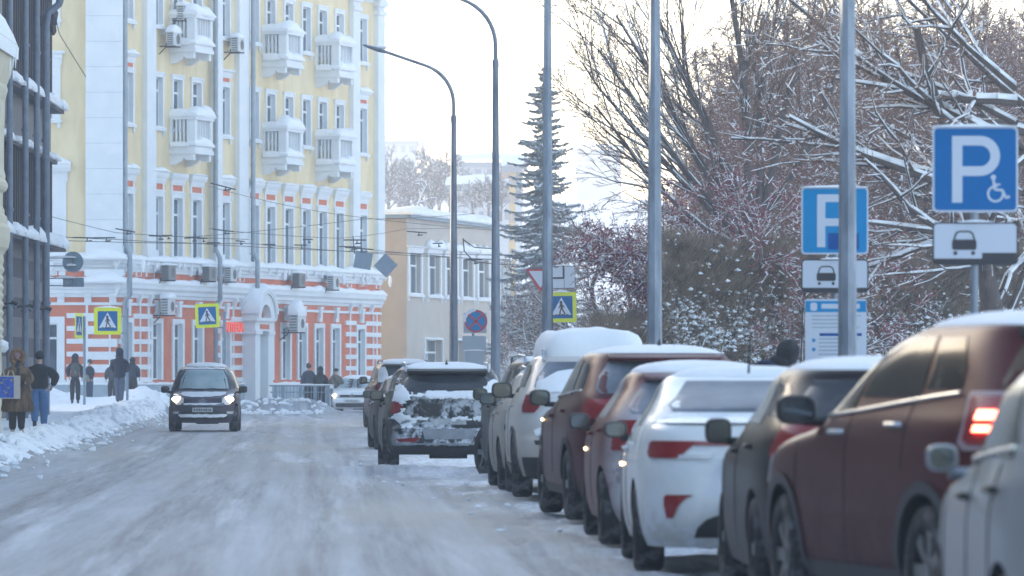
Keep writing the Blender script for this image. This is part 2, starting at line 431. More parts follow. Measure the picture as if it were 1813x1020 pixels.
# ================================================================ THE YELLOW AND ORANGE APARTMENT BUILDING
S0 = 43.9                                   # scale (px/m) at the reference column 225
O0 = Vector((PX(225, S0), D(S0), 0))        # a point of the receding street front
UD = Vector((.315, 1, 0)).normalized()      # direction along the front, away from the camera
ND = Vector((UD.y, -UD.x, 0))               # outward normal of the front
def FU(px):                                 # pixel column -> distance u along the front
    k = (px - CX) / FPX
    t = (k * O0.y - O0.x) / (.315 - k)
    return t * math.hypot(.315, 1)
def FZ(y225):                               # pixel row at column 225 -> height
    return PZ(y225, S0)
class Face:
    """a wall plane: origin, direction u, outward normal n"""
    def __init__(s, o, u, n): s.o, s.u, s.n = Vector(o), Vector(u), Vector(n)
    def p(s, u, d, z): return s.o + s.u*u + s.n*d + Vector((0,0,z))
    def box(s, mb, u0, u1, z0, z1, d0, d1, m=0):
        vs = [s.p(u,d,z) for z in (z0,z1) for u,d in ((u0,d0),(u1,d0),(u1,d1),(u0,d1))]
        mb.add(vs, [(0,3,2,1),(4,5,6,7),(0,1,5,4),(1,2,6,5),(2,3,7,6),(3,0,4,7)], m)
    def wall(s, mb, u0, u1, z0, z1, holes, rev=.22, m=0, mrev=1):
        us = sorted({u0,u1,*[h[0] for h in holes],*[h[1] for h in holes]}); zs = sorted({z0,z1,*[h[2] for h in holes],*[h[3] for h in holes]})
        us = [u for u in us if u0<=u<=u1]; zs = [z for z in zs if z0<=z<=z1]
        for i in range(len(us)-1):
            for j in range(len(zs)-1):
                uc=(us[i]+us[i+1])/2; zc=(zs[j]+zs[j+1])/2
                if any(h[0]<uc<h[1] and h[2]<zc<h[3] for h in holes): continue
                mb.add([s.p(us[i],0,zs[j]),s.p(us[i+1],0,zs[j]),s.p(us[i+1],0,zs[j+1]),s.p(us[i],0,zs[j+1])],[(0,1,2,3)],m)
        for a,b,c,d in holes:
            q=[(a,c),(b,c),(b,d),(a,d)]
            for k in range(4):
                (ua,za),(ub,zb)=q[k],q[(k+1)%4]
                mb.add([s.p(ua,0,za),s.p(ub,0,zb),s.p(ub,-rev,zb),s.p(ua,-rev,za)],[(0,1,2,3)],mrev)
    def mould(s, mb, u0, u1, prof, m=0):
        """prof: list of (d,z) outline closed against the wall; extruded from u0 to u1"""
        n=len(prof); vs=[s.p(u0,d,z) for d,z in prof]+[s.p(u1,d,z) for d,z in prof]
        mb.add(vs,[tuple(range(n)),tuple(range(2*n-1,n-1,-1))]+[(i,i+n,(i+1)%n+n,(i+1)%n) for i in range(n)],m)
    def snow(s, mb, u0, u1, d0, d1, z, h, seed=0, over=.05, step=.22):
        """lumpy snow lying on a ledge"""
        nu=max(4,int((u1-u0)/step)); rows=[]
        for i in range(nu+1):
            t=i/nu; u=u0-over+(u1-u0+2*over)*t
            e=min(1,min(t,1-t)*nu/1.6+.12); hh=h*e**.5*(1+.55*mnoise.noise(Vector((u*1.3,seed*7.1,z)))+.25*mnoise.noise(Vector((u*4,seed,z))))
            o=over*(1+.8*mnoise.noise(Vector((u*2.1,seed*3.3,z+5))))
            rows.append([s.p(u,d0,z-.01),s.p(u,d0,z+hh*.9),s.p(u,(d0+d1)*.5,z+hh),s.p(u,d1-(d1-d0)*.12,z+hh*.88),s.p(u,d1+o*.7,z+hh*.55),s.p(u,d1+o,z+hh*.12),s.p(u,d1+o*.5,z-.05*h-.01),s.p(u,d1-.02,z-.008)])
        mb.grid(rows,0,closed=True)
        n=8; mb.add(rows[0],[tuple(range(n))]); mb.add(rows[-1],[tuple(range(n))])
apt = empty('apartment_building', (O0.x, O0.y, 0), label='tall yellow apartment building with orange ground floor, white trim and snowy balconies', cat='building')
PARENT_OFF = Matrix.Translation((-O0.x, -O0.y, 0))
def part(mb, name, mats, parent=apt, smooth=False, off=None):
    """build in world coordinates, then hang under the thing"""
    o = mb.build(name, mats, None, smooth)
    o.parent = parent
    wm = parent_world(parent)
    o.matrix_parent_inverse = wm.inverted()
    return o
def parent_world(o):
    m = Matrix.LocRotScale(o.location, o.rotation_euler, o.scale)
    if o.parent is not None: m = parent_world(o.parent) @ o.matrix_parent_inverse @ m
    return m
G0 = -.2
F = Face((O0.x, O0.y, 0), UD, ND)
uC = FU(208); uE = FU(673)
ZP, ZC1a, ZC1b, ZC2a, ZC2b = FZ(681), FZ(520), FZ(507), FZ(474), FZ(462)
ZT = PZ(2, FPX / (O0.y + FU(673)/math.hypot(.315,1)))    # eaves
NB = {'k': 0}
def window(face, u0, u1, z0, z1, casing=.13, style='plain', mull=True, zmull=.74, hood=None, panel=None, rev=.18, sill=True, cap=.0, snowh=.16, parent=apt, key=False):
    """window part (casing, frame) with a pane; the glass sits back in the reveal"""
    NB['k'] += 1; sd = NB['k']
    w = MB()
    c = casing
    # casing proud of the wall
    face.box(w, u0-c, u0, z0-.02, z1+c, .0, .07); face.box(w, u1, u1+c, z0-.02, z1+c, .0, .07)
    face.box(w, u0, u1, z1, z1+c, .0, .068)
    if style != 'none':
        face.box(w, u0-c-.06, u0-c+.05, z1+c-.12, z1+c+.05, .0, .10); face.box(w, u1+c-.05, u1+c+.06, z1+c-.12, z1+c+.05, .0, .10)
        face.box(w, u0-c+.05, u1+c-.05, z1+c, z1+c+.07, .0, .10)
    if sill:
        face.box(w, u0-c-.06, u1+c+.06, z0-.13, z0-.02, .0, .16)
        face.box(w, u0-c, u0-c+.12, z0-.33, z0-.13, .0, .09); face.box(w, u1+c-.12, u1+c, z0-.33, z0-.13, .0, .09)
    if key:
        um=(u0+u1)/2
        face.box(w, um-.20, um+.20, z1+c+.07, z1+c+.24, 0, .13); face.box(w, um-.13, um+.13, z1+c+.24, z1+c+.62, 0, .16); face.box(w, um-.19, um+.19, z1+c+.62, z1+c+.74, 0, .19)
    # frame in the reveal
    f = .055
    d0, d1 = -rev, -rev+.06
    face.box(w,u0,u0+f,z0,z1,d0,d1); face.box(w,u1-f,u1,z0,z1,d0,d1); face.box(w,u0+f,u1-f,z0,z0+f,d0,d1); face.box(w,u0+f,u1-f,z1-f,z1,d0,d1)
    zm=z0+(z1-z0)*zmull; face.box(w,u0+f,u1-f,zm-.045,zm+.045,d0,d1+.01)
    if mull:
        um=(u0+u1)/2; face.box(w,um-.04,um+.04,z0+f,zm-.045,d0,d1+.008)
    if panel:
        face.box(w,u0-c*.2,u1+c*.2,panel[0],panel[1],.0,.045,1)
        face.box(w,u0-c-.02,u0-c*.2,z1+c+.05,panel[1]+.12,.0,.04); face.box(w,u1+c*.2,u1+c+.02,z1+c+.05,panel[1]+.12,.0,.04)
        face.box(w,u0-c*.2,u1+c*.2,z1+c+.07,panel[0],.0,.06); face.box(w,u0-c*.2,u1+c*.2,panel[1],panel[1]+.12,.0,.06)
    if hood:
        ha,hb,hd=hood; e=c+.13
        face.mould(w,u0-e+.06,u1+e-.06,[(0,ha-.24),(.06,ha-.24),(.10,ha-.1),(hd*.55,ha),(hd*.55,ha+.001),(0,ha+.001)])
        face.mould(w,u0-e-.05,u1+e+.05,[(0,ha+.002),(hd*.75,ha+.002),(hd,ha+(hb-ha)*.5),(hd,hb),(0,hb)])
    o=part(w,'window',[M['white'],M['orange']],parent)
    p=MB(); p.add([face.p(u0,-rev+.02,z0),face.p(u1,-rev+.02,z0),face.p(u1,-rev+.02,z1),face.p(u0,-rev+.02,z1)],[(0,1,2,3)])
    part(p,'pane',M['pane'],o)
    if snowh:
        s=MB()
        if hood and random.Random(sd).random()<.85:
            e=casing+.15; face.snow(s,u0-e,u1+e,0.01,hood[2],hood[1],snowh*(1.9 if hood[2]>.3 else 1.2),sd,.06)
        if sill and style!='none': face.snow(s,u0-.05,u1+.05,-.2,.15,z0-.018,.10,sd+50,.03)
        if s.v: part(s,'snow',M['snow_clean'],o,True)
    return o
# ---- columns of windows on the receding front
cols = [225, 278, 313, 347, 397, 449, 478, 510, 541, 570, 600, 641]
WH = .50                                       # half width of an opening
U = {c: FU(c) for c in cols}
zf2 = (FZ(458), FZ(343)); zf3 = (FZ(219), FZ(128)); zf4 = (FZ(36), FZ(-52))
holes = []
for c in cols:
    u = U[c]
    for a, b in (zf2, zf3, zf4): holes.append((u-WH, u+WH, a, b))
gcols = [224, 276, 314, 349, 398, 474, 505, 534, 564, 593, 638]
GU = {c: FU(c) for c in gcols}
zg = (FZ(672), FZ(571))
gh = [(GU[c]-.47, GU[c]+.47, zg[0], zg[1]) for c in gcols]
w = MB(); F.wall(w, uC, uE, ZC2b, ZT, holes); part(w, 'yellow_wall', [M['yellow'], M['white']])
w = MB(); F.wall(w, uC, uE, ZP, ZC2a, gh); part(w, 'orange_wall', [M['orange'], M['white']])
# wing that faces the camera
WX0 = -75.0; WXc = F.p(uC,0,0)
FW = Face((WX0, WXc.y, 0), (1,0,0), (0,-1,0)); WL = WXc.x - WX0
SW = FPX / WXc.y
def WU(px): return PX(px, SW) - WX0
wz2=(PZ(455,SW),PZ(341,SW)); wz3=(PZ(212,SW),PZ(124,SW)); wz4=(PZ(34,SW),PZ(-55,SW)); wg=(PZ(672,SW),PZ(573,SW))
wcs=[(WU(84.5)-.9,WU(93)),(WU(84.5)-4.6,WU(84.5)-3.2)]
w=MB(); FW.wall(w,0,WL,ZC2b,ZT,[(a,b,*z) for a,b in wcs for z in (wz2,wz3,wz4)]); part(w,'yellow_wall',[M['yellow'],M['white']])
gw=[(WU(84.5)-1.0,WU(102)),(WU(84.5)-4.6,WU(84.5)-3.2)]
w=MB(); FW.wall(w,0,WL,ZP,ZC2a,[(a,b,*wg) for a,b in gw]); part(w,'orange_wall',[M['orange'],M['white']])
for a,b in wcs:
    window(FW,a,b,*wz2,casing=.55,hood=(PZ(304,SW),PZ(290,SW),.30),panel=(PZ(330,SW),PZ(317,SW)),sill=False,snowh=.22)
    window(FW,a,b,*wz3,casing=.32,hood=(PZ(96,SW),PZ(90,SW),.16),panel=(PZ(114,SW),PZ(107,SW)))
    window(FW,a,b,*wz4,casing=.32)
for a,b in gw: window(FW,a,b,*wg,casing=.28,style='none',sill=True,snowh=.1,rev=.22)
# far end wall, rear and roof
e = MB(); pe=F.p(uE,0,0); back=Vector((-13,7,0))
e.add([pe+Vector((0,0,G0)),pe+back+Vector((0,0,G0)),pe+back+Vector((0,0,ZT)),pe+Vector((0,0,ZT))],[(0,1,2,3)])
e.add([Vector((WX0,WXc.y,G0)),Vector((WX0,WXc.y+30,G0)),Vector((WX0,WXc.y+30,ZT)),Vector((WX0,WXc.y,ZT))],[(0,1,2,3)])
part(e,'side_wall',M['yellow'])
r = MB(); r.add([FW.p(0,.3,ZT+.45),F.p(uC,.42,ZT+.45),F.p(uE,.4,ZT+.45),pe+back+Vector((0,0,ZT+2.5)),Vector((WX0,WXc.y+30,ZT+2.5))],[(0,1,2,3,4)])
part(r,'roof',M['snow'])
# plinth
w=MB(); F.box(w,uC-.12,uE,G0,ZP,-.2,.12); FW.box(w,0,WL+.02,G0,ZP-.003,-.2,.14); part(w,'plinth',M['plinth'])
w=MB(); F.snow(w,uC,uE,0,.12,ZP,.09,3); FW.snow(w,0,WL,0,.13,ZP,.09,4); part(w,'snow',M['snow_clean'],smooth=True)
# cornices
def cornice(u0,u1,face,z0,z1,d):
    w=MB(); h=z1-z0
    face.mould(w,u0,u1,[(0,z0-.16),(.05,z0-.16),(.09,z0-.04),(d*.55,z0),(d*.62,z0+h*.3),(d,z0+h*.55),(d,z1),(0,z1)]); return w
for face,u0,u1 in ((F,uC-.3,uE+.1),(FW,0,WL+.35)):
    o=part(cornice(u0,u1,face,ZC1a,ZC1b+.12,.27),'cornice',M['white'])
    s=MB(); face.snow(s,u0,u1,0,.27,ZC1b+.12,.24,7,.05,.4); part(s,'snow',M['snow_clean'],o,True)
    o=part(cornice(u0,u1,face,ZC2a,ZC2b+.03,.24),'cornice',M['white'])
    s=MB(); face.snow(s,u0,u1,0,.24,ZC2b+.03,.26,11,.09,.3)
    rr=random.Random(9)                         # snow tongues hanging off the ledge
    u=u0
    while u<u1:
        u+=rr.uniform(.25,1.5); hh=rr.uniform(.10,.42)
        a=face.p(u,.26,ZC2b-.05-hh*.5); s.blob(a,(.09,.09,hh*.5+.06),int(u*10),.3,nu=6,nv=5)
    part(s,'snow',M['snow_clean'],o,True)
    o=part(cornice(u0,u1,face,ZT,ZT+.45,.55),'cornice',M['white'])
# thin band between cornice and ground-floor windows
w=MB(); F.box(w,uC-.05,uE+.05,FZ(541),FZ(536),-.02,.07); FW.box(w,0,WL+.05,FZ(541),FZ(536),-.02,.068); part(w,'string_course',M['white'])
# frieze panels between the cornices
w=MB()
zfa,zfb=ZC1b+.42,ZC2a-.17
def frieze(face,u,wd,m=0):
    face.box(w,u-wd/2,u+wd/2,zfa,zfb,0,.05,0)
    if m: face.box(w,u-wd/2+.14,u+wd/2-.14,zfa+.16,zfb-.14,.0,.065,1)
for px in (244,262,267,375,385,410,427,617,668): frieze(F,FU(px),.62,1)
for px in (225,397,641):
    u=FU(px); F.box(w,u-.75,u+.75,zfa,zfb,0,.03,1); F.box(w,u-.55,u+.55,zfa+.1,zfb-.08,0,.06,0)
FW.box(w,WU(85)-1.4,WU(101)+.0,zfa,zfb,0,.04,0); FW.box(w,WU(85)-1.1,WU(98),zfa+.1,zfb-.1,0,.06,1);FW.box(w,WU(85)-1,WU(97),zfa+.17,zfb-.17,0,.08,0)
FW.box(w,WU(104),WU(116),zfa,zfb,0,.05,0)
part(w,'frieze_panel',[M['white'],M['orange']])
# dentils under cornice 1 (brackets)
for px in (243,262,386,412,425,617,634,655):
    w=MB(); u=FU(px); F.mould(w,u-.1,u+.1,[(0,FZ(540)),(.1,FZ(540)),(.16,FZ(532)),(.24,FZ(524)),(.24,FZ(521)),(0,FZ(521))]); part(w,'bracket',M['white'])
for px in (108,156,200): w=MB(); u=WU(px); FW.mould(w,u-.14,u+.14,[(0,FZ(540)),(.1,FZ(540)),(.16,FZ(532)),(.3,FZ(524)),(.3,FZ(521)),(0,FZ(521))]); part(w,'bracket',M['white'])
# quoin bands on the ground floor
ys=[555+k*22.6 for k in range(6)]
def bands(face,ua,ub,hol,S,d=.06,hb_=8.8):
    w=MB()
    for k,y in enumerate(ys):
        z1,z0=FZ(y),FZ(y+hb_)
        segs=[(ua,ub)]
        for h0,h1,hz in hol:
            if z0<hz:
                ns=[]
                for a,b in segs:
                    if h1<=a or h0>=b: ns.append((a,b)); continue
                    if h0>a: ns.append((a,h0))
                    if h1<b: ns.append((h1,b))
                segs=ns
        for a,b in segs: face.box(w,a,b,z0,z1,0,d)
    part(w,'quoin_bands',M['white'])
def gwin(c): return (GU[c]-.66,GU[c]+.66,zg[1]+.45)
bands(F,uC+.05,FU(268),[gwin(224)],S0); bands(F,FU(378),FU(430),[gwin(398)],S0); bands(F,FU(611),uE,[gwin(638)],S0)
bands(FW,WU(118),WU(153),[],SW); bands(FW,WU(153),WL,[],SW,.075,14.5)
# pilaster strips breaking the bands
for px,wd in ((247,.35),(262,.55),(383,.4),(412,.4),(619,.35),(660,.3),(666,.4)):
    w=MB(); u=FU(px); F.box(w,u-wd*.16,u+wd*.16,ZP+.02,FZ(541),0,.052); part(w,'pilaster_strip',M['white'])
for a_,b_ in ((152,156),(193,196)): w=MB(); FW.box(w,WU(a_),WU(b_),ZP+.02,FZ(541),0,.057); part(w,'pilaster_strip',M['white'])
# pilasters on the upper storeys
for px,wd in ((260,1.0),(379,.95),(424,1.15),(624,.95),(668,.95)):
    w=MB(); u=FU(px); F.box(w,u-wd/2,u+wd/2,ZC2b+.03,ZT-.02,0,.22)
    F.box(w,u-wd/2-.08,u+wd/2+.08,ZT-.7,ZT-.5,0,.3); F.box(w,u-wd/2-.12,u+wd/2+.12,ZT-.3,ZT-.021,0,.36)
    F.box(w,u-wd/2-.08,u+wd/2+.08,ZC2b+.031,ZC2b+.5,0,.28)
    part(w,'pilaster',M['white'])
w=MB(); a,b=WU(153),WL
FW.box(w,a,b+.24,ZC2b+.03,ZT-.02,-.3,.42)
for k in range(1,14): z=ZC2b+.6+k*1.02; FW.box(w,a-.004,b+.244,z,z+.012,-.3,.424,1)
part(w,'corner_pilaster',[M['white'],M['plinth']])
w=MB(); FW.box(w,a-.05,b+.3,ZC1b+.4,ZC2a-.1,-.3,.46)
s=MB(); FW.snow(s,a-.1,b+.3,0,.55,ZC2b+.05,.42,21,.1,.3); FW.snow(s,a-.2,b+.3,0,.62,ZC1b+.14,.42,22,.1,.3)
o=part(w,'pedestal',M['white']); part(s,'snow',M['snow_clean'],o,True)
# windows
hood2=(FZ(309),FZ(298),.20); pan2=(FZ(330),FZ(319))
rr=random.Random(2)
for c in cols:
    u=U[c]; end=c in (225,397,641)
    window(F,u-WH,u+WH,*zf2,casing=.20,hood=hood2,panel=pan2,sill=False,snowh=rr.uniform(.05,.15),mull=False)
    window(F,u-WH,u+WH,*zf3,casing=.15,hood=(FZ(100),FZ(95),.20) if end else None,panel=(FZ(119),FZ(107)) if end else None,mull=False)
    window(F,u-WH,u+WH,*zf4,casing=.15,mull=False)
for c in gcols:
    u=GU[c]; window(F,u-.47,u+.47,*zg,casing=.2,style='none',sill=False,key=True,snowh=0,mull=False,rev=.18)
# portal
up=FU(444); w=MB(); hw=.80
pd=.62
for sgn in (-1,1):
    F.box(w,up+sgn*hw-.3,up+sgn*hw+.3,G0,FZ(585),.0,pd); F.box(w,up+sgn*hw-.38,up+sgn*hw+.38,FZ(587),FZ(581),-.0,pd+.08)
F.box(w,up-hw-.28,up+hw+.28,FZ(581),FZ(562),0,pd+.0); F.box(w,up-hw+.25,up+hw-.25,FZ(577),FZ(568),.3,pd+.03,1)
F.box(w,up-hw-.42,up+hw+.42,FZ(562),FZ(556),0,pd+.12)
arc=[(hw+.3)*1.0*math.cos(t) for t in np.linspace(0,math.pi,13)]
zc=FZ(558)
def arch(r0,r1,d0,d1,m):
    ts=np.linspace(0,math.pi,15)
    for i in range(14):
        vs=[]
        for t in (ts[i],ts[i+1]):
            for r in (r0,r1):
                for d in (d0,d1): vs.append(F.p(up+r*math.cos(t),d,zc+r*1.0*math.sin(t)))
        w.add(vs,[(0,1,3,2),(4,6,7,5),(0,4,5,1),(2,3,7,6),(0,2,6,4),(1,5,7,3)],m)
arch(.62,1.08,0,pd+.1,0); arch(1.09,1.17,.0,pd+.18,0); arch(.0,.62,.0,.35,1)
po=part(w,'portal',[M['white'],M['orange']])
s=MB()
ts=np.linspace(.18,math.pi-.18,17); rows=[]
for i,t in enumerate(ts):
    h=.36*math.sin(t)**.8+.06*mnoise.noise(Vector((i*.6,1,1))); r0=1.17; rows.append([F.p(up+r*math.cos(t),d,zc+r*math.sin(t)) for d,r in ((.0,r0),(.0,r0+h),(pd*.6,r0+h*1.05),(pd+.1,r0+h*.85),(pd+.24,r0+h*.4),(pd+.2,r0))])
s.grid(rows,closed=True); part(s,'snow',M['snow_clean'],po,True)
w=MB(); F.box(w,up-hw+.3,up+hw-.3,G0,FZ(586),-.1,.12); F.box(w,up-.04,up+.04,G0,FZ(586),-.1,.16); part(w,'door',M['white'],po)
# balconies
def balcony(px0,px1,ytop,zb):
    """px0..px1: the side near the camera starts at px0; front ends at px1"""
    u0=FU(px0); dd=1.12; u1=u0+2.05
    w=MB()
    F.box(w,u0,u1,zb,zb+.14,0,dd); F.box(w,u0-.05,u1+.05,zb-.16,zb,0,dd+.05)
    for ub in (u0+.02,u1-.24):
        F.mould(w,ub,ub+.22,[(0,zb-.62),(.25,zb-.60),(.5,zb-.45),(.62,zb-.30),(.72,zb-.42),(dd-.06,zb-.42),(dd-.06,zb-.16),(0,zb-.16)])
    o=part(w,'balcony',M['white'])
    w=MB(); z0=zb+.14; z1=zb+1.25
    for u in (u0,u1-.24): F.box(w,u,u+.24,z0,z1,dd-.36,dd-.001)
    F.box(w,u0+.002,u0+.14,z0,z1,0,.12); F.box(w,u1-.14,u1-.002,z0,z1,0,.12)
    F.box(w,u0-.06,u1+.06,z1,z1+.14,dd-.40,dd+.06); F.box(w,u0-.06,u0+.2,z1,z1+.14,0,dd-.40); F.box(w,u1-.2,u1+.06,z1,z1+.14,0,dd-.40)
    for k in range(3):
        d=.24+k*.17; F.box(w,u0+.05,u0+.15,z0,z1,d,d+.075); F.box(w,u1-.15,u1-.05,z0,z1,d,d+.075)
    k=u0+.34
    while k<u1-.3: F.box(w,k,k+.08,z0,z1,dd-.2,dd-.11); k+=.19
    F.box(w,u0+.01,u1-.01,z0,z0+.22,dd-.3,dd-.02)
    part(w,'balustrade',M['white'],o)
    s=MB(); F.snow(s,u0-.02,u1+.02,dd-.42,dd+.04,z1+.14,.44,int(px0),.10); 
    F.snow(s,u0-.04,u0+.26,0,dd-.3,z1+.14,.30,int(px0)+1,.05); F.snow(s,u1-.26,u1+.04,0,dd-.3,z1+.14,.34,int(px0)+1,.05)
    F.snow(s,u0-.03,u1+.03,dd-.3,dd+.03,z0+.05,.34,int(px0)+2,.07); F.snow(s,u0-.06,u0+.05,0.05,dd-.3,zb+.141,.28,int(px0)+3,.03)
    part(s,'snow',M['snow_clean'],o,True)
def FZu(px,y):
    u=FU(px); return PZ(y, FPX/(O0.y+u*UD.y))
for a,b,yb in ((300,373,270),(300,373,92),(464,532,288),(464,532,118),(558,625,301),(558,625,136)):
    balcony(a,b,0,FZu((a+b)/2,yb))
# drainpipes
for px,y0,y1 in ((210,-40,715),(371,-40,700),(437.5,-40,705)):
    w=MB(); u=FU(px-2.5); d=.34
    w.tube([F.p(u,d,G0),F.p(u,d,ZC1a-.3),F.p(u,d+.2,ZC1a-.1),F.p(u,d+.2,ZC2b+.3),F.p(u,d,ZC2b+.7),F.p(u,d,ZT+.2)],.10,10)
    for z in np.arange(1.0,ZT,1.9): w.tube([F.p(u,d+(.2 if ZC1a-.3<z<ZC2b+.5 else 0),z),F.p(u,d+(.2 if ZC1a-.3<z<ZC2b+.5 else 0),z+.06)],.125,10)
    part(w,'drainpipe',M['pipe'],smooth=True)
# pharmacy lettering
def text_part(txt,size,Mw,m,parent,thick=.02,name='lettering',bold=0.0):
    cu=bpy.data.curves.new(name,'FONT'); cu.body=txt; cu.size=size; cu.extrude=thick; cu.align_x='CENTER'; cu.align_y='CENTER'; cu.offset=bold
    t=bpy.data.objects.new(name,cu); COL.objects.link(t)
    dg=bpy.context.evaluated_depsgraph_get(); me=bpy.data.meshes.new_from_object(t.evaluated_get(dg)); bpy.data.objects.remove(t)
    me.transform(Mw); me.materials.clear(); me.materials.append(m)
    o=bpy.data.objects.new(name,me); COL.objects.link(o); o.parent=parent
    if parent is not None: o.matrix_parent_inverse=parent_world(parent).inverted()
    return o
M['neon']=mat('red_letter_sign',(.7,.06,.04),.4,emit=(1,.12,.06),estr=.12)
um=FU(403); Mf=Matrix(((UD.x,0,ND.x,0),(UD.y,0,ND.y,0),(0,1,0,0),(0,0,0,1)))
text_part('АПТЕКА',.55,Matrix.Translation(F.p(um,.30,FZ(576)))@Mf,M['neon'],apt,.03,'lettering',.012)
# ---------------------------------------------------------------- air conditioners
def aircon(px,y,label,wdt=.8,h=.6,dp=.32,proud=.35,snow=.12,tone='light'):
    u=FU(px); z=FZu(px,y); b=F.p(u,proud,z)
    t=empty('air_conditioner',b,0,label=label,cat='air conditioner',group='air conditioners on the yellow building')
    w=MB(); F.box(w,u-wdt/2,u+wdt/2,z-h/2,z+h/2,proud,proud+dp); part(w,'casing',M['ac_grey'] if tone=='light' else mat('ac_casing_dark',(.16,.17,.18),.5),t)
    w=MB(); c=F.p(u+wdt*.12,proud+dp+.012,z)
    pts=[F.p(u+wdt*.12+.21*math.cos(a),proud+dp+.004,z+.21*math.sin(a)) for a in np.linspace(0,2*math.pi,19)[:-1]]; w.add(pts,[tuple(range(18))])
    for k in range(6):
        zz=z-h/2+.06+k*(h-.12)/5; F.box(w,u-wdt/2-.012,u-wdt/2+.01,zz-.02,zz+.02,proud+.04,proud+dp-.04)
    part(w,'grille',M['ac_dark'],t)
    w=MB()
    for uu in (u-wdt*.35,u+wdt*.35): F.box(w,uu-.02,uu+.02,z-h/2-.05,z-h/2-.003,.0,proud+dp+.03)
    w.tube([F.p(u-wdt/2,proud,z-h/2+.1),F.p(u-wdt/2-.1,proud-.02,z-h/2-.1),F.p(u-wdt/2-.05,.05,z-h/2-.35)],.025,6)
    part(w,'wall_bracket',M['black'],t)
    if snow:
        s=MB(); F.snow(s,u-wdt/2,u+wdt/2,proud-.02,proud+dp,z+h/2,snow,int(px),.05,.15); part(s,'snow',M['snow_clean'],t,True)
aircon(278,483,'dark air conditioner under the balcony ledge, leftmost of the row above the orange floor',tone='dark')
aircon(350,485,'dark air conditioner left of the drainpipe in the row above the orange floor',tone='dark')
aircon(388,486,'air conditioner just right of the drainpipe, under the snowy ledge',wdt=.7)
aircon(510,496,'dark air conditioner right of the snowy portal, in the row above the orange floor',tone='dark')
aircon(571,501,'pale air conditioner rightmost in the row above the orange floor')
aircon(277,543,'single air conditioner hanging on the orange wall beside the leftmost windows',h=.68,snow=.3)
aircon(501,573,'bulky air conditioner with a tall snow cap right of the portal',wdt=1.0,h=.75,snow=.55,dp=.42,proud=.45)
aircon(305,24,'topmost air conditioner on the yellow wall with snow on it',h=.6,snow=.2)
aircon(287,70,'air conditioner on the yellow wall left of the top left balcony',h=.55,snow=.3)
aircon(401,80,'air conditioner on the yellow wall below a top floor window, between the pilasters',h=.6,snow=.3)
# ================================================================ BEIGE TWO-STOREY BUILDING
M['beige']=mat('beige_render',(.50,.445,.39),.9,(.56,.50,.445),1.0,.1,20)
M['tan']=mat('tan_and_shaded_beige',(.40,.335,.275),.9,(.45,.38,.315),1.0,.1,20)
M['greywall']=mat('pale_panel_wall',(.48,.50,.50),.8,(.54,.56,.56),.5)
M['dkband']=mat('dark_fascia',(.035,.04,.045),.6); M['redband']=mat('red_fascia',(.45,.03,.04),.5)
SB=37.5; bo=Vector((PX(720,SB),D(SB),0)); SE=35.0; be=Vector((PX(869,SE),D(SE),0))
bu=(be-bo).normalized(); bn=Vector((bu.y,-bu.x,0)); BL=(be-bo).length
FB=Face(bo,bu,bn)
bb=empty('shop_building',bo,label='beige two storey flat roofed building with five white framed upper windows',cat='building')
def BU(px):
    k=(px-CX)/FPX; t=(bo.x-k*bo.y)/(k*bu.y-bu.x); return t
ztop=PZ(386,SB); bcols=[BU(x) for x in (734,768,798,827,855)]
BLx=BL+0.2
bh=[(u-1.15,u+1.15,PZ(520,SB),PZ(447,SB)) for u in bcols]; gz=(0.2,PZ(600,SB))
bg2=[(BU(a),BU(b),*gz) for a,b in ((751,782),(796,822),(836,860))]
w=MB(); FB.wall(w,0,BLx,-.2,ztop,bh+bg2,.4,0,0); part(w,'front_wall',[M['beige']],bb)
w=MB(); lx=PX(640,SB); w.add([(lx,bo.y+.0,-.2),(bo.x,bo.y,-.2),(bo.x,bo.y,ztop),(lx,bo.y+.0,ztop)],[(0,1,2,3)]); part(w,'side_wall',M['tan'],bb)  # side wall's shade put into its darker tan colour
w=MB(); e2=FB.p(BLx,0,0); w.add([(e2.x,e2.y,-.2),(e2.x-8,e2.y+5,-.2),(e2.x-8,e2.y+5,ztop),(e2.x,e2.y,ztop)],[(0,1,2,3)]); part(w,'end_wall',M['beige'],bb)
w=MB(); FB.box(w,-.15,BLx+.1,ztop,ztop+.18,-.6,.28); w.box(lx,bo.x+.1,bo.y-.25,bo.y+.6,ztop+.001,ztop+.181); o=part(w,'parapet',M['sign_back'],bb)
s=MB(); FB.snow(s,-.2,BLx+.2,-.6,.3,ztop+.18,.40,3,.14,.5); s2=Face((lx,bo.y,0),(1,0,0),(0,-1,0)); s2.snow(s,0,bo.x-lx+.2,-.6,.24,ztop+.181,.28,4,.05,.5); part(s,'snow',M['snow_clean'],o,True)
w=MB(); w.add([(lx,bo.y+.5,ztop+.25),FB.p(0,-.4,ztop+.25),FB.p(BLx,-.4,ztop+.25),(lx-4,be.y+6,ztop+.25)],[(0,1,2,3)]); part(w,'roof',M['snow'],bb)
for i,(a,b,z0,z1) in enumerate(bh):
    window(FB,a,b,z0,z1,casing=.26,hood=(z1+.26,z1+.34,.22),sill=True,snowh=.30,parent=bb,rev=.25,zmull=.7)
for a,b,z0,z1 in bg2: window(FB,a,b,z0,z1,casing=.10,style='none',sill=False,snowh=0,parent=bb,rev=.35,zmull=.8)
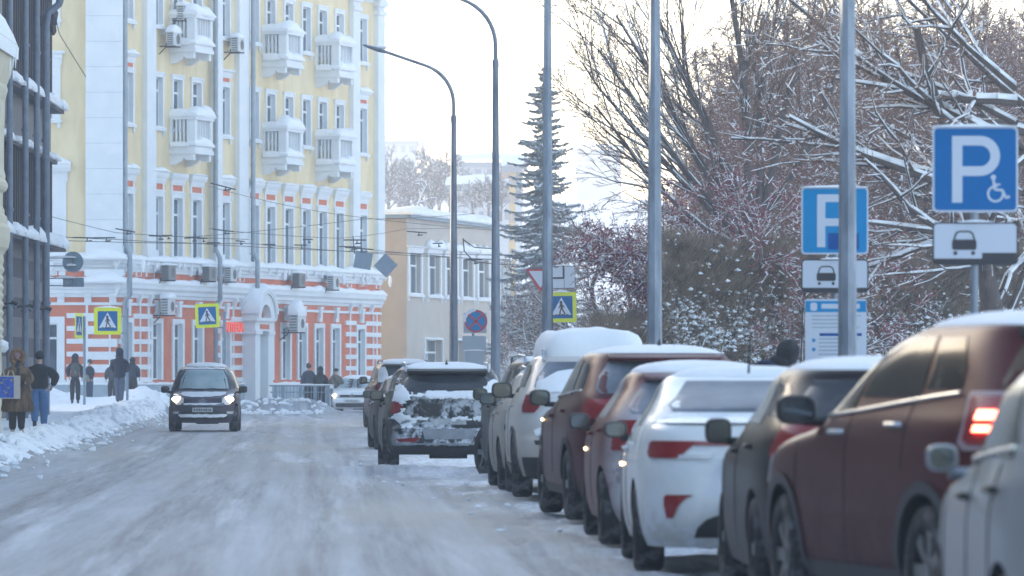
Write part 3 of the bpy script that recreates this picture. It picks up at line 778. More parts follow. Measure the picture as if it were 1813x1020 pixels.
# white panelled building behind with a black and red fascia
S2=32.5
wb=empty('panelled_building',(PX(850,S2),D(S2),0),label='pale panelled building with a black and red band behind the beige one',cat='building')
x0,x1=PX(845,S2),PX(905,S2); y=D(S2)
w=MB(); w.box(x0,x1,y,y+16,PZ(572,S2),PZ(462,S2)); part(w,'panel_wall',M['greywall'],wb)
w=MB()
for xx in (PX(869,S2),PX(889,S2)): w.box(xx-.02,xx+.02,y-.02,y-.001,PZ(572,S2)+.01,PZ(462,S2)-.01)
for zz in (PZ(500,S2),PZ(536,S2)): w.box(x0,x1,y-.018,y-.002,zz-.02,zz+.02)
part(w,'panel_joint',M['pipe'],wb)
w=MB(); w.box(x0-.1,x1+.05,y-.25,y+.3,PZ(588,S2),PZ(571,S2)-.003); part(w,'black_fascia',M['dkband'],wb)
w=MB(); w.box(x0-.1,x1+.06,y-.26,y+.3,PZ(602,S2),PZ(588,S2)-.003); part(w,'red_fascia',M['redband'],wb)
w=MB(); w.box(x0,x1-.1,y+.1,y+16,-.2,PZ(602,S2)-.004); part(w,'ground_floor',M['greywall'],wb)
s=MB(); Face((x0,y,0),(1,0,0),(0,-1,0)).snow(s,0,x1-x0,-3,.1,PZ(462,S2),.5,5,.1,.5); part(s,'snow',M['snow_clean'],wb,True)
w=MB(); w.box(PX(873,S2),PX(888,S2),y-.03,y+.02,.1,PZ(612,S2)); part(w,'door',M['pane'],wb)
# low tan building with white railing left of the spruce foot
S3=30.; y=D(S3)
tb=empty('low_building',(PX(930,S3),y,0),label='low sandy coloured building behind the lamp posts under the spruce',cat='building')
M['sandy']=mat('sandy_render',(.50,.33,.16),.9,(.56,.38,.2),1.0)
w=MB(); w.box(PX(884,S3),PX(1100,S3),y,y+8,-.3,PZ(598,S3)); part(w,'wall',M['sandy'],tb)
s=MB(); Face((PX(884,S3),y,0),(1,0,0),(0,-1,0)).snow(s,0,PX(1100,S3)-PX(884,S3),-4,.1,PZ(598,S3),.3,8,.1,.6); part(s,'snow',M['snow_clean'],tb,True)
w=MB(); y-=1.5
for k in range(9): xx=PX(899+k*2.8,31); w.box(xx-.025,xx+.025,y-.02,y+.02,PZ(626,31),PZ(613,31))
w.box(PX(897,31),PX(924,31),y-.03,y+.03,PZ(615,31),PZ(614,31)); w.box(PX(897,31),PX(924,31),y-.03,y+.03,PZ(625,31),PZ(624,31))
o=w.build('white_railing',M['frame']); tag(o,'short white railing in front of the sandy low building','railing')
w=MB(); w.box(PX(897,31),PX(924,31),y+.1,y+.6,-.3,PZ(627,31)); tag(w.build('low_wall',M['tan']),'low tan wall below the short white railing','wall')

# ================================================================ LEFT STREET SIDE
M['brown_panel']=mat('brown_cladding',(.052,.045,.055),.7,(.075,.062,.072),2.0,stretch=(1,1,.2))
M['brown_lt']=mat('brown_mid_panel',(.135,.125,.135),.7,(.165,.155,.16),2.0)
M['brick_dk']=mat('dark_brick',(.075,.062,.07),.85,(.10,.085,.09),3.0); M['brick_lt']=mat('grey_brown_brick',(.19,.175,.17),.85,(.23,.21,.205),3.0)
XW=-13.75; YE=151.0; YN=104.5
bw=empty('brown_building',(XW,YE,0),label='dark brown clad building with grey drainpipes at the left edge',cat='building')
FL=Face((XW,YN,0),(0,1,0),(1,0,0)); LL=YE-YN; ZH=20.
def LUZ(py,S): return PZ(py,S)
SL=9000/145.
z1,z2,z3=9.35,7.85,5.25
hb=[]; 
for k in range(8):
    a=LL-2.7-k*3.7; hb+= [(a,a+1.5,z1+.25,z1+3.0),(a,a+1.5,z3+.25,z2-.25)]
w=MB(); FL.wall(w,0,LL,z3,ZH,hb,.25,0,0)
part(w,'clad_wall',[M['brown_panel']],bw)
w=MB()
for k in range(60):
    z=-.2+k*.55
    if z>=z3: break
    FL.box(w,0,LL,z,min(z+.55,z3)-.0,-.3,0.0+(.004 if k%2 else 0),k%2)
part(w,'brick_base',[M['brick_dk'],M['brick_lt']],bw)
w=MB(); FL.box(w,0,LL,z2,z1,0,.05); part(w,'spandrel',M['brown_lt'],bw)
w=MB()
for a,b,c,d in hb:
    w.add([FL.p(a,-.2,c),FL.p(b,-.2,c),FL.p(b,-.2,d),FL.p(a,-.2,d)],[(0,1,2,3)])
part(w,'glazing',M['pane'],bw)
w=MB()
k=0.2
while k<LL:
    FL.box(w,k,k+.10,z3+.1,z2-.02,0,.12); FL.box(w,k,k+.10,z1+.05,ZH,0,.12); k+=.62
part(w,'fin',M['brown_panel'],bw)
s=MB()
for z,h,dd in ((z1,.30,.55),(z2,.20,.35),(z3,.34,.60)):
    lw=MB(); FL.box(lw,0,LL,z-.10,z,0,dd-.1); o=part(lw,'ledge',M['brown_panel'],bw)
    u=LL-.1; q=0
    s=MB()
    while u>2:
        wd=random.Random(q*7+int(z)).uniform(.9,2.2); FL.snow(s,u-wd,u,0,dd,z,h,q,.05,.2); u-=wd+random.Random(q).uniform(.1,1.3); q+=1
    part(s,'snow',M['snow_clean'],o,True)
w=MB(); w.box(XW-12,XW,YE-.01,YE+.02,-.2,ZH); part(w,'end_wall',M['brown_panel'],bw)
w=MB(); w.box(XW-12,XW+.4,YN,YE+.3,ZH,ZH+.4); part(w,'roof',M['snow'],bw)
for px,r in ((17,.085),(45,.085),(65,.085),(81.5,.105)):
    # X/Y known: pipe at x = XW+.35 -> depth
    xx=XW+.55; yy=(xx)/((px-CX)/FPX); yy=min(yy,YE+.25)
    w=MB(); pts=[(xx,yy,-.1),(xx,yy,ZH-8.2 if px>80 else ZH)]
    if px>80: pts=[(xx,yy,-.1),(xx,yy,11.4),(xx+.06,yy,11.75),(xx+.35,yy+.1,12.0),(xx+.55,yy+.1,12.6)]
    w.tube(pts,r,10)
    for z in np.arange(1.2,12,2.3): w.tube([(xx,yy,z),(xx,yy,z+.07)],r+.03,10)
    part(w,'drainpipe',M['pipe_blue'],bw,True)
w=MB(); w.box(XW,XW+.55,YE-5.3,YE-5.0,11.5,11.8); w.blob((XW+.55,YE-5.1,11.7),(.15,.15,.34),4,.4,nu=10,nv=8); part(w,'gutter_bracket',M['brown_panel'],bw)
for px,py in ((28,537),(58,542),(88,547)):     # wall lamps
    yy=(XW+.8)/((px-CX)/FPX); z=PZ(py,FPX/yy)
    t=empty('wall_lamp',(XW,yy,z),label={28:'nearest of three small wall lamps on the striped base of the brown building',58:'middle wall lamp on the striped base of the brown building',88:'wall lamp sticking out past the far corner of the brown building'}[px],cat='wall lamp',group='wall lamps on the brown building')
    w=MB(); w.tube([(XW+.0,yy,z-.05),(XW+.7,yy,z)],.03,6); w.tube([(XW+.68,yy,z+.03),(XW+.84,yy,z-.04)],[.05,.08],8)
    part(w,'lamp_arm',M['black'],t); w=MB(); w.tube([(XW+.69,yy,z-.02),(XW+.82,yy,z-.09)],[.04,.07],8); part(w,'lamp_head',M['sign_back'],t)
# cream ornate building
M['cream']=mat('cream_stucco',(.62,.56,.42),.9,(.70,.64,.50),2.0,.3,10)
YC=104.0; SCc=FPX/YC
M['cream_dimmed']=mat('cream_stucco_dimmed',(.20,.19,.175),.9,(.26,.245,.225),2.0)  # darkened copy for the unseen stretch, to dim its reflection in the cars
cb=empty('ornate_building',(-11,YC,0),label='cream stucco building with mouldings and an icicled snow cap at the left edge',cat='building')
prof=[(790,3),(600,3),(598,7),(592,3.5),(584,7),(577,3.5),(569,7),(562,3.5),(554,7),(547,3.5),(539,7),(532,3.5),(524,7),(517,3.5),(509,7),(502,3.5),(494,7),(487,3.5),(478,8),(470,5),(462,7),(452,6),(446,9),(440,15),(425,18),(405,18),(398,13),(385,13),(380,8),(372,8),(366,5),(342,5),(338,11),(332,14),(326,14),(318,9),(312,10),(300,7),(250,7),(180,9),(168,12),(160,14),(152,12),(130,20),(112,24),(98,28),(92,31),(80,32)]
w=MB()
rowsN=[]; 
for yy,dy in ((YC,0),(YC-1.0,0),(YC-1.0001,-.03)): pass
pts=[(PX(px,SCc),PZ(py,SCc)) for py,px in prof]
far_=[(x,YC,z) for x,z in pts]; near_=[(x,YC-290,z) for x,z in pts]
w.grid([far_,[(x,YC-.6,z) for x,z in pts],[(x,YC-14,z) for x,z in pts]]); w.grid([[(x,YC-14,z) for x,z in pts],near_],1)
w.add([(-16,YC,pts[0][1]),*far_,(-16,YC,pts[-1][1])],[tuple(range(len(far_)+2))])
part(w,'ornate_wall',[M['cream'],M['cream_dimmed']],cb)
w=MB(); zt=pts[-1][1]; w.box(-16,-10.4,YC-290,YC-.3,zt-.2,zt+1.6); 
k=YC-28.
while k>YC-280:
    for zz in (zt-3.6,1.6): w.box(-10.5,-10.34 if zz>zt else -10.0,k-1.5,k,zz,zz+2.4,1)  # window boxes added out of view to streak the car reflections
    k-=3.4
part(w,'upper_wall',[M['cream_dimmed'],M['pane']],cb)
w=MB(); w.box(-16,PX(30,SCc)-.02,YC-4,YC-.02,zt,zt+.06); part(w,'cornice',M['cream'],cb)
s=MB(); rows=[]
for yy,k in ((YC+.05,.25),(YC-.05,.85),(YC-.6,1),(YC-2,1.1),(YC-3.6,.9),(YC-3.9,.1)):
    rows.append([(PX(-40,SCc),yy,zt+1.0*k),(PX(0,SCc),yy,zt+.66*k),(PX(14,SCc),yy,zt+.50*k),(PX(25,SCc),yy,zt+.22*k),(PX(33,SCc),yy,zt-.05),(PX(32,SCc),yy,zt-.30),(PX(27,SCc),yy,zt-.2)])
s.grid(rows)
rr=random.Random(3)
for i in range(9):
    px=rr.uniform(12,32); l=rr.uniform(.2,.75); x=PX(px,SCc); s.tube([(x,YC-.02-i*.1,zt-.05),(x,YC-.02-i*.1,zt-.05-l)],[.045,.004],5)
s.blob((PX(2,SCc),YC-.1,PZ(612,SCc)),(.18,.2,.13),2,.2)
part(s,'snow',M['snow_clean'],cb,True)

# ================================================================ FAR HILLSIDE TOWN
M['far_wall']=mat('far_wall_pale',(.55,.56,.58),.9); M['far_roof']=mat('far_roof_grey',(.30,.31,.34),.9); M['far_brown']=mat('far_wall_brown',(.40,.36,.36),.9); M['far_yellow']=mat('far_wall_sunlit',(.62,.42,.18),.9)
def far_block(name,label,px0,px1,ytop,ybot,S,wall,floors,colsn,depth=14,roof=True,lit=None):
    x0,x1=PX(px0,S),PX(px1,S); y=D(S); z0,z1=PZ(ybot,S),PZ(ytop,S)
    t=empty(name,((x0+x1)/2,y,z0),label=label,cat='building')
    f=Face((x0,y,0),(1,0,0),(0,-1,0)); L=x1-x0
    w=MB(); w.box(x0,x1,y,y+depth,z0-15,z1); part(w,'wall',wall,t)
    fh=(z1-z0)/floors
    for i in range(floors):
        w=MB()
        for j in range(colsn):
            u=L*(j+.5)/colsn; f.box(w,u-L/colsn*.27,u+L/colsn*.27,z0+fh*(i+.3),z0+fh*(i+.8),-.1,.03)
        part(w,'window_row',M['far_roof'],t)
    w=MB(); w.box(x0-.6,x1+.6,y-.6,y+depth+.6,z1,z1+.5); o=part(w,'roof',M['far_roof'],t)
    s=MB(); w2=(x1-x0); s.grid([[(x0-.7,yy,z1+.5),(x0-.5,yy,z1+.5+h),((x0+x1)/2,yy,z1+.8+h),(x1+.5,yy,z1+.5+h),(x1+.7,yy,z1+.5)] for yy,h in ((y-.7,.0),(y-.5,.8),(y+depth,.8))]); part(s,'snow',M['snow'],o,True)
    return t
far_block('apartment_block','pale low block with wide dark windows on the hill between the two curved lamp posts',812,925,295,345,15.5,M['far_wall'],2,5)
far_block('factory_hall','faint grey factory hall on the hill left of the chimney',677,736,254,300,9.5,M['far_wall'],2,4)
far_block('terraced_block','long white block lower on the hill, right behind the beige building',800,905,338,398,18.5,M['far_wall'],2,7)
far_block('town_block','faint grey block far behind the treetops right of the spruce',1020,1100,268,300,8,M['far_wall'],3,6)
far_block('sunlit_block','narrow sunlit yellow block behind the left side of the spruce',901,913,305,470,20.5,M['far_yellow'],5,3,roof=True)
w=MB(); S=9.; y=D(S); x=PX(748.5,S); w.tube([(x,y,PZ(330,S)),(x,y,PZ(250,S))],[.5,.32],12); tag(w.build('chimney',M['far_roof'],smooth=True),'thin dark factory chimney on the far hill','chimney')
# ================================================================ LAMP POSTS
def lamp_post(px,s,base_w,joint_y,arm,label):
    x=PX(px,s); y=D(s); gz=ground_z(x,y)
    t=empty('street_lamp',(x,y,gz),label=label,cat='street lamp',group='tall street lamps along the right side of the road')
    r0=base_w/s/2; zj=joint_y
    w=MB(); w.tube([(x,y,gz-.3),(x,y,gz+.0),(x,y,zj)],[r0*1.03,r0*1.03,r0*.55],8); part(w,'pole',M['pole'],t,False)
    w=MB(); w.tube([(x,y,zj-.06),(x,y,zj+.12)],[r0*.66,r0*.6],10); part(w,'collar',M['pole'],t,True)
    w=MB(); ra=r0*.40
    pts=[(x,y,zj)]
    # arm: rises, bends left over the road
    h1,rad,reach,drop=arm
    pts.append((x,y,zj+h1))
    for a in np.linspace(0,1,9)[1:]:
        th=a*R(72); pts.append((x-rad*(1-math.cos(th)),y,zj+h1+rad*math.sin(th)))
    lx,_,lz=pts[-1]; pts.append((lx-reach,y,lz+drop))
    w.tube(pts,[ra]*(len(pts)-3)+[ra*.8]*3,8); part(w,'arm',M['pole'],t,True)
    ex,ez=pts[-1][0],pts[-1][2]; dx,dz=-1,drop/reach*.9; n=math.hypot(dx,dz); dx/=n; dz/=n
    Mh=Matrix(((dx,0,-dz,ex),(0,1,0,y),(dz,0,dx,ez),(0,0,0,1)))
    w=MB(); 
    rows=[]
    for u,hw,hh in ((-.12,.04,.04),(0,.07,.06),(.12,.13,.075),(.35,.15,.06),(.52,.12,.04),(.60,.05,.02)):
        rows.append([Mh@Vector((u,hw*math.cos(a),-hh*math.sin(a)*(1 if math.sin(a)<0 else .8))) for a in np.linspace(0,2*math.pi,11)[:-1]])
    w.grid(rows,closed=True); w.add(rows[0],[tuple(range(10))]); w.add(rows[-1],[tuple(range(10))]); part(w,'lamp_head',M['pole'],t,True)
    s_=MB(); s_.blob(Mh@Vector((.1,0,-.075)),(.2,.09,.05),3,.2); part(s_,'snow',M['snow_clean'],t,True)
G1='tall street lamps along the right side of the road'
lamp_post(803,62,17,PZ(212,62),(.45,1.15,1.22,.42),'farthest street lamp, its whole curved arm and lamp head in view beside the yellow building')
lamp_post(877.5,75,18,PZ(115,75),(.45,1.15,1.22,.42),'second farthest street lamp, its curved arm cut by the top of the photo')
def ztopj(s): return 8.9
lamp_post(969.5,95,22,8.8,(.45,1.15,1.22,.42),'middle street lamp, its pole crossing the spruce tree')
lamp_post(1159,125,29,8.8,(.45,1.15,1.22,.42),'second nearest street lamp pole, in front of the red berried tree')
lamp_post(1500.5,176.5,36,8.8,(.45,1.15,1.22,.42),'nearest and thickest street lamp pole, hiding part of a parking sign')

# ================================================================ SIGNS
def SF(px,py,s,rot=0.0,yaw=0.0):
    """frame at the sign centre: local x right, z up, -y to the camera"""
    return Matrix.Translation((PX(px,s),D(s),PZ(py,s)))@Matrix.Rotation(yaw,4,'Z')@Matrix.Rotation(rot,4,'Y')
def rrect(w,h,r,n=4,cx=0,cz=0):
    p=[]
    for sx,sz,a0 in ((1,1,0),(-1,1,90),(-1,-1,180),(1,-1,270)):
        for k in range(n+1):
            a=R(a0+90*k/n); p.append((cx+sx*(w/2-r)+r*math.cos(a),cz+sz*(h/2-r)+r*math.sin(a)))
    return p
def circ(r,n=28,cx=0,cz=0): return [(cx+r*math.cos(2*math.pi*k/n),cz+r*math.sin(2*math.pi*k/n)) for k in range(n)]
def layer(w,poly,Mx,d,t,m): w.prism(poly,Mx@Matrix.Translation((0,-d,0)),t,m)
def ringseg(w,Mx,cx,cz,r0,r1,a0,a1,d,t,m,n=14):
    for k in range(n):
        a,b=R(a0+(a1-a0)*k/n),R(a0+(a1-a0)*(k+1)/n)
        layer(w,[(cx+r0*math.cos(a),cz+r0*math.sin(a)),(cx+r1*math.cos(a),cz+r1*math.sin(a)),(cx+r1*math.cos(b),cz+r1*math.sin(b)),(cx+r0*math.cos(b),cz+r0*math.sin(b))],Mx,d,t,m)
def stroke(w,Mx,pts,wd,d,t,m):
    for (ax,az),(bx,bz) in zip(pts[:-1],pts[1:]):
        l=math.hypot(bx-ax,bz-az); nx_,nz_=-(bz-az)/l*wd/2,(bx-ax)/l*wd/2
        layer(w,[(ax+nx_,az+nz_),(ax-nx_,az-nz_),(bx-nx_,bz-nz_),(bx+nx_,bz+nz_)],Mx,d,t,m)
def spost(px,s,ztop,r=.035,lean=0,parent=None,mt='pole'):
    x=PX(px,s); y=D(s)+.06; g=ground_z(x,y); w=MB(); w.tube([(x-lean,y,g-.2),(x,y,ztop)],r,10); return part(w,'post',M[mt],parent,True)
def snowcap(Mx,wd,z,h,parent,k=1,dd=.05):
    s=MB(); pts=[]
    rows=[]
    for i in range(9):
        u=-wd/2*k+wd*k*i/8; hh=h*(1-(2*i/8-1)**2*.8)*(1+.4*mnoise.noise(Vector((i*.7,wd*9,h*50))))
        rows.append([Mx@Vector((u,-dd,z-.002)),Mx@Vector((u,-dd*.7,z+hh*.8)),Mx@Vector((u,.0,z+hh)),Mx@Vector((u,dd*.6,z+hh*.8)),Mx@Vector((u,dd,z-.002))])
    s.grid(rows,closed=True); part(s,'snow',M['snow_clean'],parent,True)
def p_letter(w,Mx,x,z,h,d,m):
    st=h*.155; layer(w,[(x,z),(x+st,z),(x+st,z+h),(x,z+h)],Mx,d,.003,m)
    ro=h*.30; ri=ro-st*.93; cz=z+h-ro; bx=x+h*.42
    for a,b in ((cz+ri,cz+ro),(cz-ro,cz-ri)): layer(w,[(x+st,a),(bx,a),(bx,b),(x+st,b)],Mx,d,.003,m)
    ringseg(w,Mx,bx,cz,ri,ro,-90,90,d,.003,m)
def parking_sign(px,py,s,kind,label):
    Mx=SF(px,py,s)
    t=empty('parking_sign',(PX(px,s),D(s),0),label=label,cat='road sign')
    w=MB(); layer(w,rrect(.70,.70,.04),Mx,0,.012,0); layer(w,rrect(.665,.665,.03),Mx,.012,.003,1)
    if kind=='disabled': p_letter(w,Mx,-.190,-.272,.545,.015,2)
    else: p_letter(w,Mx,-.185,-.275,.55,.015,2)
    if kind=='disabled':
        cx,cz=.165,-.20
        ringseg(w,Mx,cx,cz,.052,.070,75,400,.015,.003,2,22)
        layer(w,circ(.022,12,cx-.018,cz+.135),Mx,.015,.003,2)
        stroke(w,Mx,[(cx-.018,cz+.125),(cx-.008,cz+.035),(cx+.055,cz+.030),(cx+.085,cz-.035),(cx+.115,cz-.02)],.020,.015,.0035,2)
        stroke(w,Mx,[(cx-.012,cz+.08),(cx+.04,cz+.075)],.014,.015,.0037,2)
    else:
        layer(w,[(-.07,-.30),(.25,-.30),(.25,-.13),(-.07,-.13)],Mx,.015,.0022,3)
    part(w,'sign_face',[M['sign_white'],M['sign_blue' if kind=='disabled' else 'sign_ltblue'],M['sign_white'],M['sign_dkblue']],t)
    zc=-.605 if kind=='disabled' else -.575
    w=MB(); layer(w,rrect(.70,.35,.04,cz=zc),Mx,0,.011,1); layer(w,rrect(.672,.322,.03,cz=zc),Mx,.011,.003,0)
    cx=-.09; cz=zc
    layer(w,rrect(.20,.085,.02,cx=cx,cz=cz-.01),Mx,.014,.003,1)
    stroke(w,Mx,[(cx-.085,cz+.03),(cx-.065,cz+.085),(cx-.04,cz+.098),(cx+.04,cz+.098),(cx+.065,cz+.085),(cx+.085,cz+.03)],.014,.014,.0034,1)
    for sx in (-1,1): layer(w,circ(.017,10,cx+sx*.072,cz-.078),Mx,.014,.003,1)
    yb=zc-.161
    layer(w,[(-.335,yb),(.335,yb),(.335,yb+.038),(-.335,yb+.038)],Mx,.014,.0025,1)
    if kind=='disabled': layer(w,[(.055,yb+.03),(.335,yb+.03),(.335,yb+.085),(.055,yb+.085)],Mx,.014,.0028,1)
    part(w,'plate',[M['sign_white'],M['sign_black']],t)
    if kind!='disabled':
        zt=-.815; h=1.25
        w=MB(); layer(w,rrect(.64,h,.02,cz=zt-h/2,cx=.01),Mx,0,.011,0); layer(w,[(-.305,zt-.02),(.325,zt-.02),(.325,zt-.135),(-.305,zt-.135)],Mx,.011,.003,1)
        layer(w,rrect(.07,.085,.02,cx=-.22,cz=zt-.08),Mx,.014,.003,0); layer(w,[(-.14,zt-.05),(.26,zt-.05),(.26,zt-.10),(-.14,zt-.10)],Mx,.014,.002,2)
        for k in range(26):
            z=zt-.17-k*.04; 
            if k in (4,5): continue
            layer(w,[(-.24 if k<5 else -.17,z),(.27-(k*37%11)*.012,z),(.27-(k*37%11)*.012,z-.010),(-.24 if k<5 else -.17,z-.010)],Mx,.011,.002,3)
        layer(w,[(-.16,zt-.355),(.28,zt-.355),(.28,zt-.385),(-.16,zt-.385)],Mx,.011,.003,4)
        for z in (zt-.43,zt-.525,zt-.745,zt-.95): layer(w,circ(.02,10,-.22,z),Mx,.011,.003,1)
        part(w,'info_board',[M['sign_white'],M['sign_ltblue'],M['sign_white'],M['sign_back'],M['sign_dkblue']],t)
    spost(px,s,PZ(py,s)+.3,.032,0,t); snowcap(Mx,.70,.35,.02,t); snowcap(Mx,.3,zc+.175,.02,t)
    return t
parking_sign(1726.5,300,217,'disabled','large blue parking sign with a white P and wheelchair symbol')
parking_sign(1478,391,170,'plain','blue parking sign half hidden behind the nearest lamp pole, info board below it')
def pedestrian(w,Mx,k,d):
    # dark walking figure with crossing stripes
    def S_(pts,wd): stroke(w,Mx,[(x*k,z*k) for x,z in pts],wd*k,d,.003,4)
    layer(w,circ(.052*k,10,-.015*k,.17*k),Mx,d,.003,4)
    S_([(-.012,.12),(.01,-.04)],.085); S_([(.0,-.02),(.06,-.13),(.13,-.25)],.045); S_([(.0,-.02),(-.045,-.14),(-.06,-.26)],.045)
    S_([(-.01,.09),(-.075,.02),(-.085,-.04)],.032); S_([(.0,.09),(.075,.04),(.095,-.02)],.032)
    for cx in (-.20,-.10,.0,.06,.18): layer(w,[((cx-.035)*k,-.29*k),((cx+.03)*k,-.29*k),((cx+.05)*k,-.24*k),((cx-.0)*k,-.24*k)],Mx,d,.0028,4)
def crossing_face(t,Mx,yellow=.90,blue=.66,name='sign_face'):
    w=MB(); layer(w,rrect(yellow,yellow,.04),Mx,0,.012,0); layer(w,rrect(blue,blue,.03),Mx,.012,.003,1)
    h=blue*.84; layer(w,[(-blue*.44,-blue*.34),(blue*.44,-blue*.34),(0,blue*.44)],Mx,.015,.003,2)
    pedestrian(w,Mx@Matrix.Translation((0,0,.0)),blue/.78,.018)
    return part(w,name,[M['sign_yellow'],M['sign_blue'],M['sign_brightwhite'],M['sign_back'],M['sign_black']],t)
def bracket_pole(t,px,s,y0,ytop,arms,r=.045):
    x=PX(px,s); y=D(s)+.08; w=MB(); w.tube([(x,y,ground_z(x,y)-.2),(x,y,PZ(ytop,s))],r,8)
    part(w,'post',M['sign_back'],t,True)
    w=MB()
    for (xa,ya) in arms: w.tube([(x,y,PZ(ya,s)),(PX(xa,s),y-.05,PZ(ya,s))],.025,6)
    if arms: part(w,'sign_bracket',M['sign_back'],t,True)
t=empty('crossing_sign',(PX(226,53),D(53),0),label='yellow bordered crossing sign, largest of the left ones, above the tall dark walker',cat='road sign')
Mx=SF(190.5,568.5,53); crossing_face(t,Mx,.905,.66); bracket_pole(t,225,53,0,545,[(205,560),(205,590)]); snowcap(Mx,.8,.45,.05,t)
t=empty('crossing_sign',(PX(397,49),D(49),0),label='slightly tilted pedestrian crossing sign above the oncoming dark car',cat='road sign')
Mx=SF(367,559,49,R(-2.5)); crossing_face(t,Mx,.865,.64); bracket_pole(t,397,49,0,552,[(385,556),(385,580)],.055)
t=empty('crossing_sign',(PX(149,52),D(52),0),label='pedestrian crossing sign seen almost edge on at the left',cat='road sign')
Mx=SF(139.5,577,52,R(1),R(77)); crossing_face(t,Mx,.86,.64); bracket_pole(t,149,52,0,560,[])
# yield, main road plate and crossing sign behind the middle lamp post
t=empty('priority_sign_post',(PX(974,62),D(62)+.2,0),label='sign post behind the middle lamp with yield triangle, main road plate and crossing sign',cat='road sign')
Mx=SF(957,495,62); w=MB(); h=.62
layer(w,[(0,-.36),(.44,.30),(-.44,.30)],Mx,0,.012,0); layer(w,[(0,-.24),(.34,.245),(-.34,.245)],Mx,.012,.003,1); part(w,'yield_sign',[M['sign_red'],M['sign_brightwhite']],t)
Mx=SF(998,491,62,R(-1)); w=MB(); layer(w,rrect(.66,.64,.03),Mx,0,.012,1); layer(w,rrect(.63,.61,.02),Mx,.012,.003,0)
stroke(w,Mx,[(-.31,-.02),(.0,-.02),(.0,.30)],.055,.015,.003,1); stroke(w,Mx,[(.01,-.02),(.01,-.31)],.012,.015,.003,1); part(w,'main_road_plate',[M['sign_brightwhite'],M['sign_black']],t); snowcap(Mx,.5,.32,.05,t)
Mx=SF(994,544,62,R(-1)); crossing_face(t,Mx,.86,.64,'crossing_sign'); snowcap(Mx,.5,.43,.06,t); 
x=PX(976,62); w=MB(); w.tube([(x,D(62)+.1,0),(x,D(62)+.1,PZ(478,62))],.04,8); part(w,'post',M['pole'],t,True)
# no stopping sign
s=60; t=empty('no_stopping_sign',(PX(837,s),D(s),0),label='round blue and red no stopping sign with snow on its rim, over two plates',cat='road sign')
Mx=SF(842.5,569,s); w=MB(); layer(w,circ(.35,32),Mx,0,.012,0); layer(w,circ(.335,32),Mx,.012,.002,1); layer(w,circ(.28,32),Mx,.014,.002,2)
for a in (45,135): c_,s_=math.cos(R(a)),math.sin(R(a)); stroke(w,Mx,[(-.30*c_,-.30*s_),(.30*c_,.30*s_)],.055,.016,.003,1)
part(w,'sign_face',[M['sign_white'],M['sign_red'],M['sign_ltblue']],t)
w=MB(); Mb=SF(841,572,s); layer(w,rrect(.68,.60,.03),Mb@Matrix.Translation((0,.03,0)),0,.01,0); Mb2=SF(839.5,608,s); layer(w,rrect(.70,.44,.03),Mb2@Matrix.Translation((0,.03,0)),0,.01,0)
Mb3=SF(839,640,s); layer(w,rrect(.55,.62,.02),Mb3@Matrix.Translation((0,.028,0)),0,.01,0); part(w,'back_plate',[mat('plate_pale',(.38,.45,.52),.5)],t)
s_=MB()
for a0 in np.linspace(100,175,8): s_.blob(Mx@Vector((.34*math.cos(R(a0)),-.02,.34*math.sin(R(a0)))),(.06,.03,.055),a0,.3,nu=6,nv=5)
part(s_,'snow',M['snow_clean'],t,True); snowcap(Mb2,.66,-.22,.05,t); spost(839,s,PZ(552,s),.04,.12,t)
# signs seen from the back
t=empty('round_sign_back',(PX(86,62),D(62),0),label='grey backs of a round sign and a plate held out from the brown building',cat='road sign')
s=62; Mx=SF(129,464,s); w=MB(); layer(w,circ(.30,28),Mx,0,.012,0); part(w,'sign_disc',M['sign_back'],t)
w=MB(); Mp=SF(130,500,s); layer(w,rrect(.60,.26,.02),Mp,0,.012,0); part(w,'plate',M['sign_back'],t)
w=MB()
for py in (457,471,493,506): w.tube([(PX(84,s),D(s)-.05,PZ(py,s)),(PX(136,s),D(s)-.05,PZ(py,s))],.018,6)
w.tube([(PX(130,s),D(s)-.05,PZ(471,s)),(PX(130,s),D(s)-.05,PZ(457,s))],.02,6); w.tube([(PX(130,s),D(s)-.05,PZ(506,s)),(PX(130,s),D(s)-.05,PZ(493,s))],.02,6)
part(w,'sign_bracket',M['pole'],t,True)
s_=MB()
for py,px0,px1 in ((456,86,135),(470,118,135),(492,100,135)):
    f=Face((PX(px0,s),D(s)-.05,0),(1,0,0),(0,-1,0)); f.snow(s_,0,PX(px1,s)-PX(px0,s),-.03,.03,PZ(py,s),.05,py,.0,.1)
part(s_,'snow',M['snow_clean'],t,True)
s=50
Mx=SF(643,461,s,R(10)); w=MB(); layer(w,rrect(.62,.60,.02),Mx,0,.012,0); o=w.build('hanging_square_sign',M['sign_back']); tag(o,'grey back of a tilted square sign hanging on the overhead wires','road sign',group='sign backs hanging over the road')
Mx=SF(683,470,s,R(43)); w=MB(); layer(w,rrect(.61,.61,.02),Mx,0,.012,0); o=w.build('hanging_diamond_sign',M['sign_back']); tag(o,'grey back of a diamond shaped sign hanging on the overhead wires','road sign',group='sign backs hanging over the road')

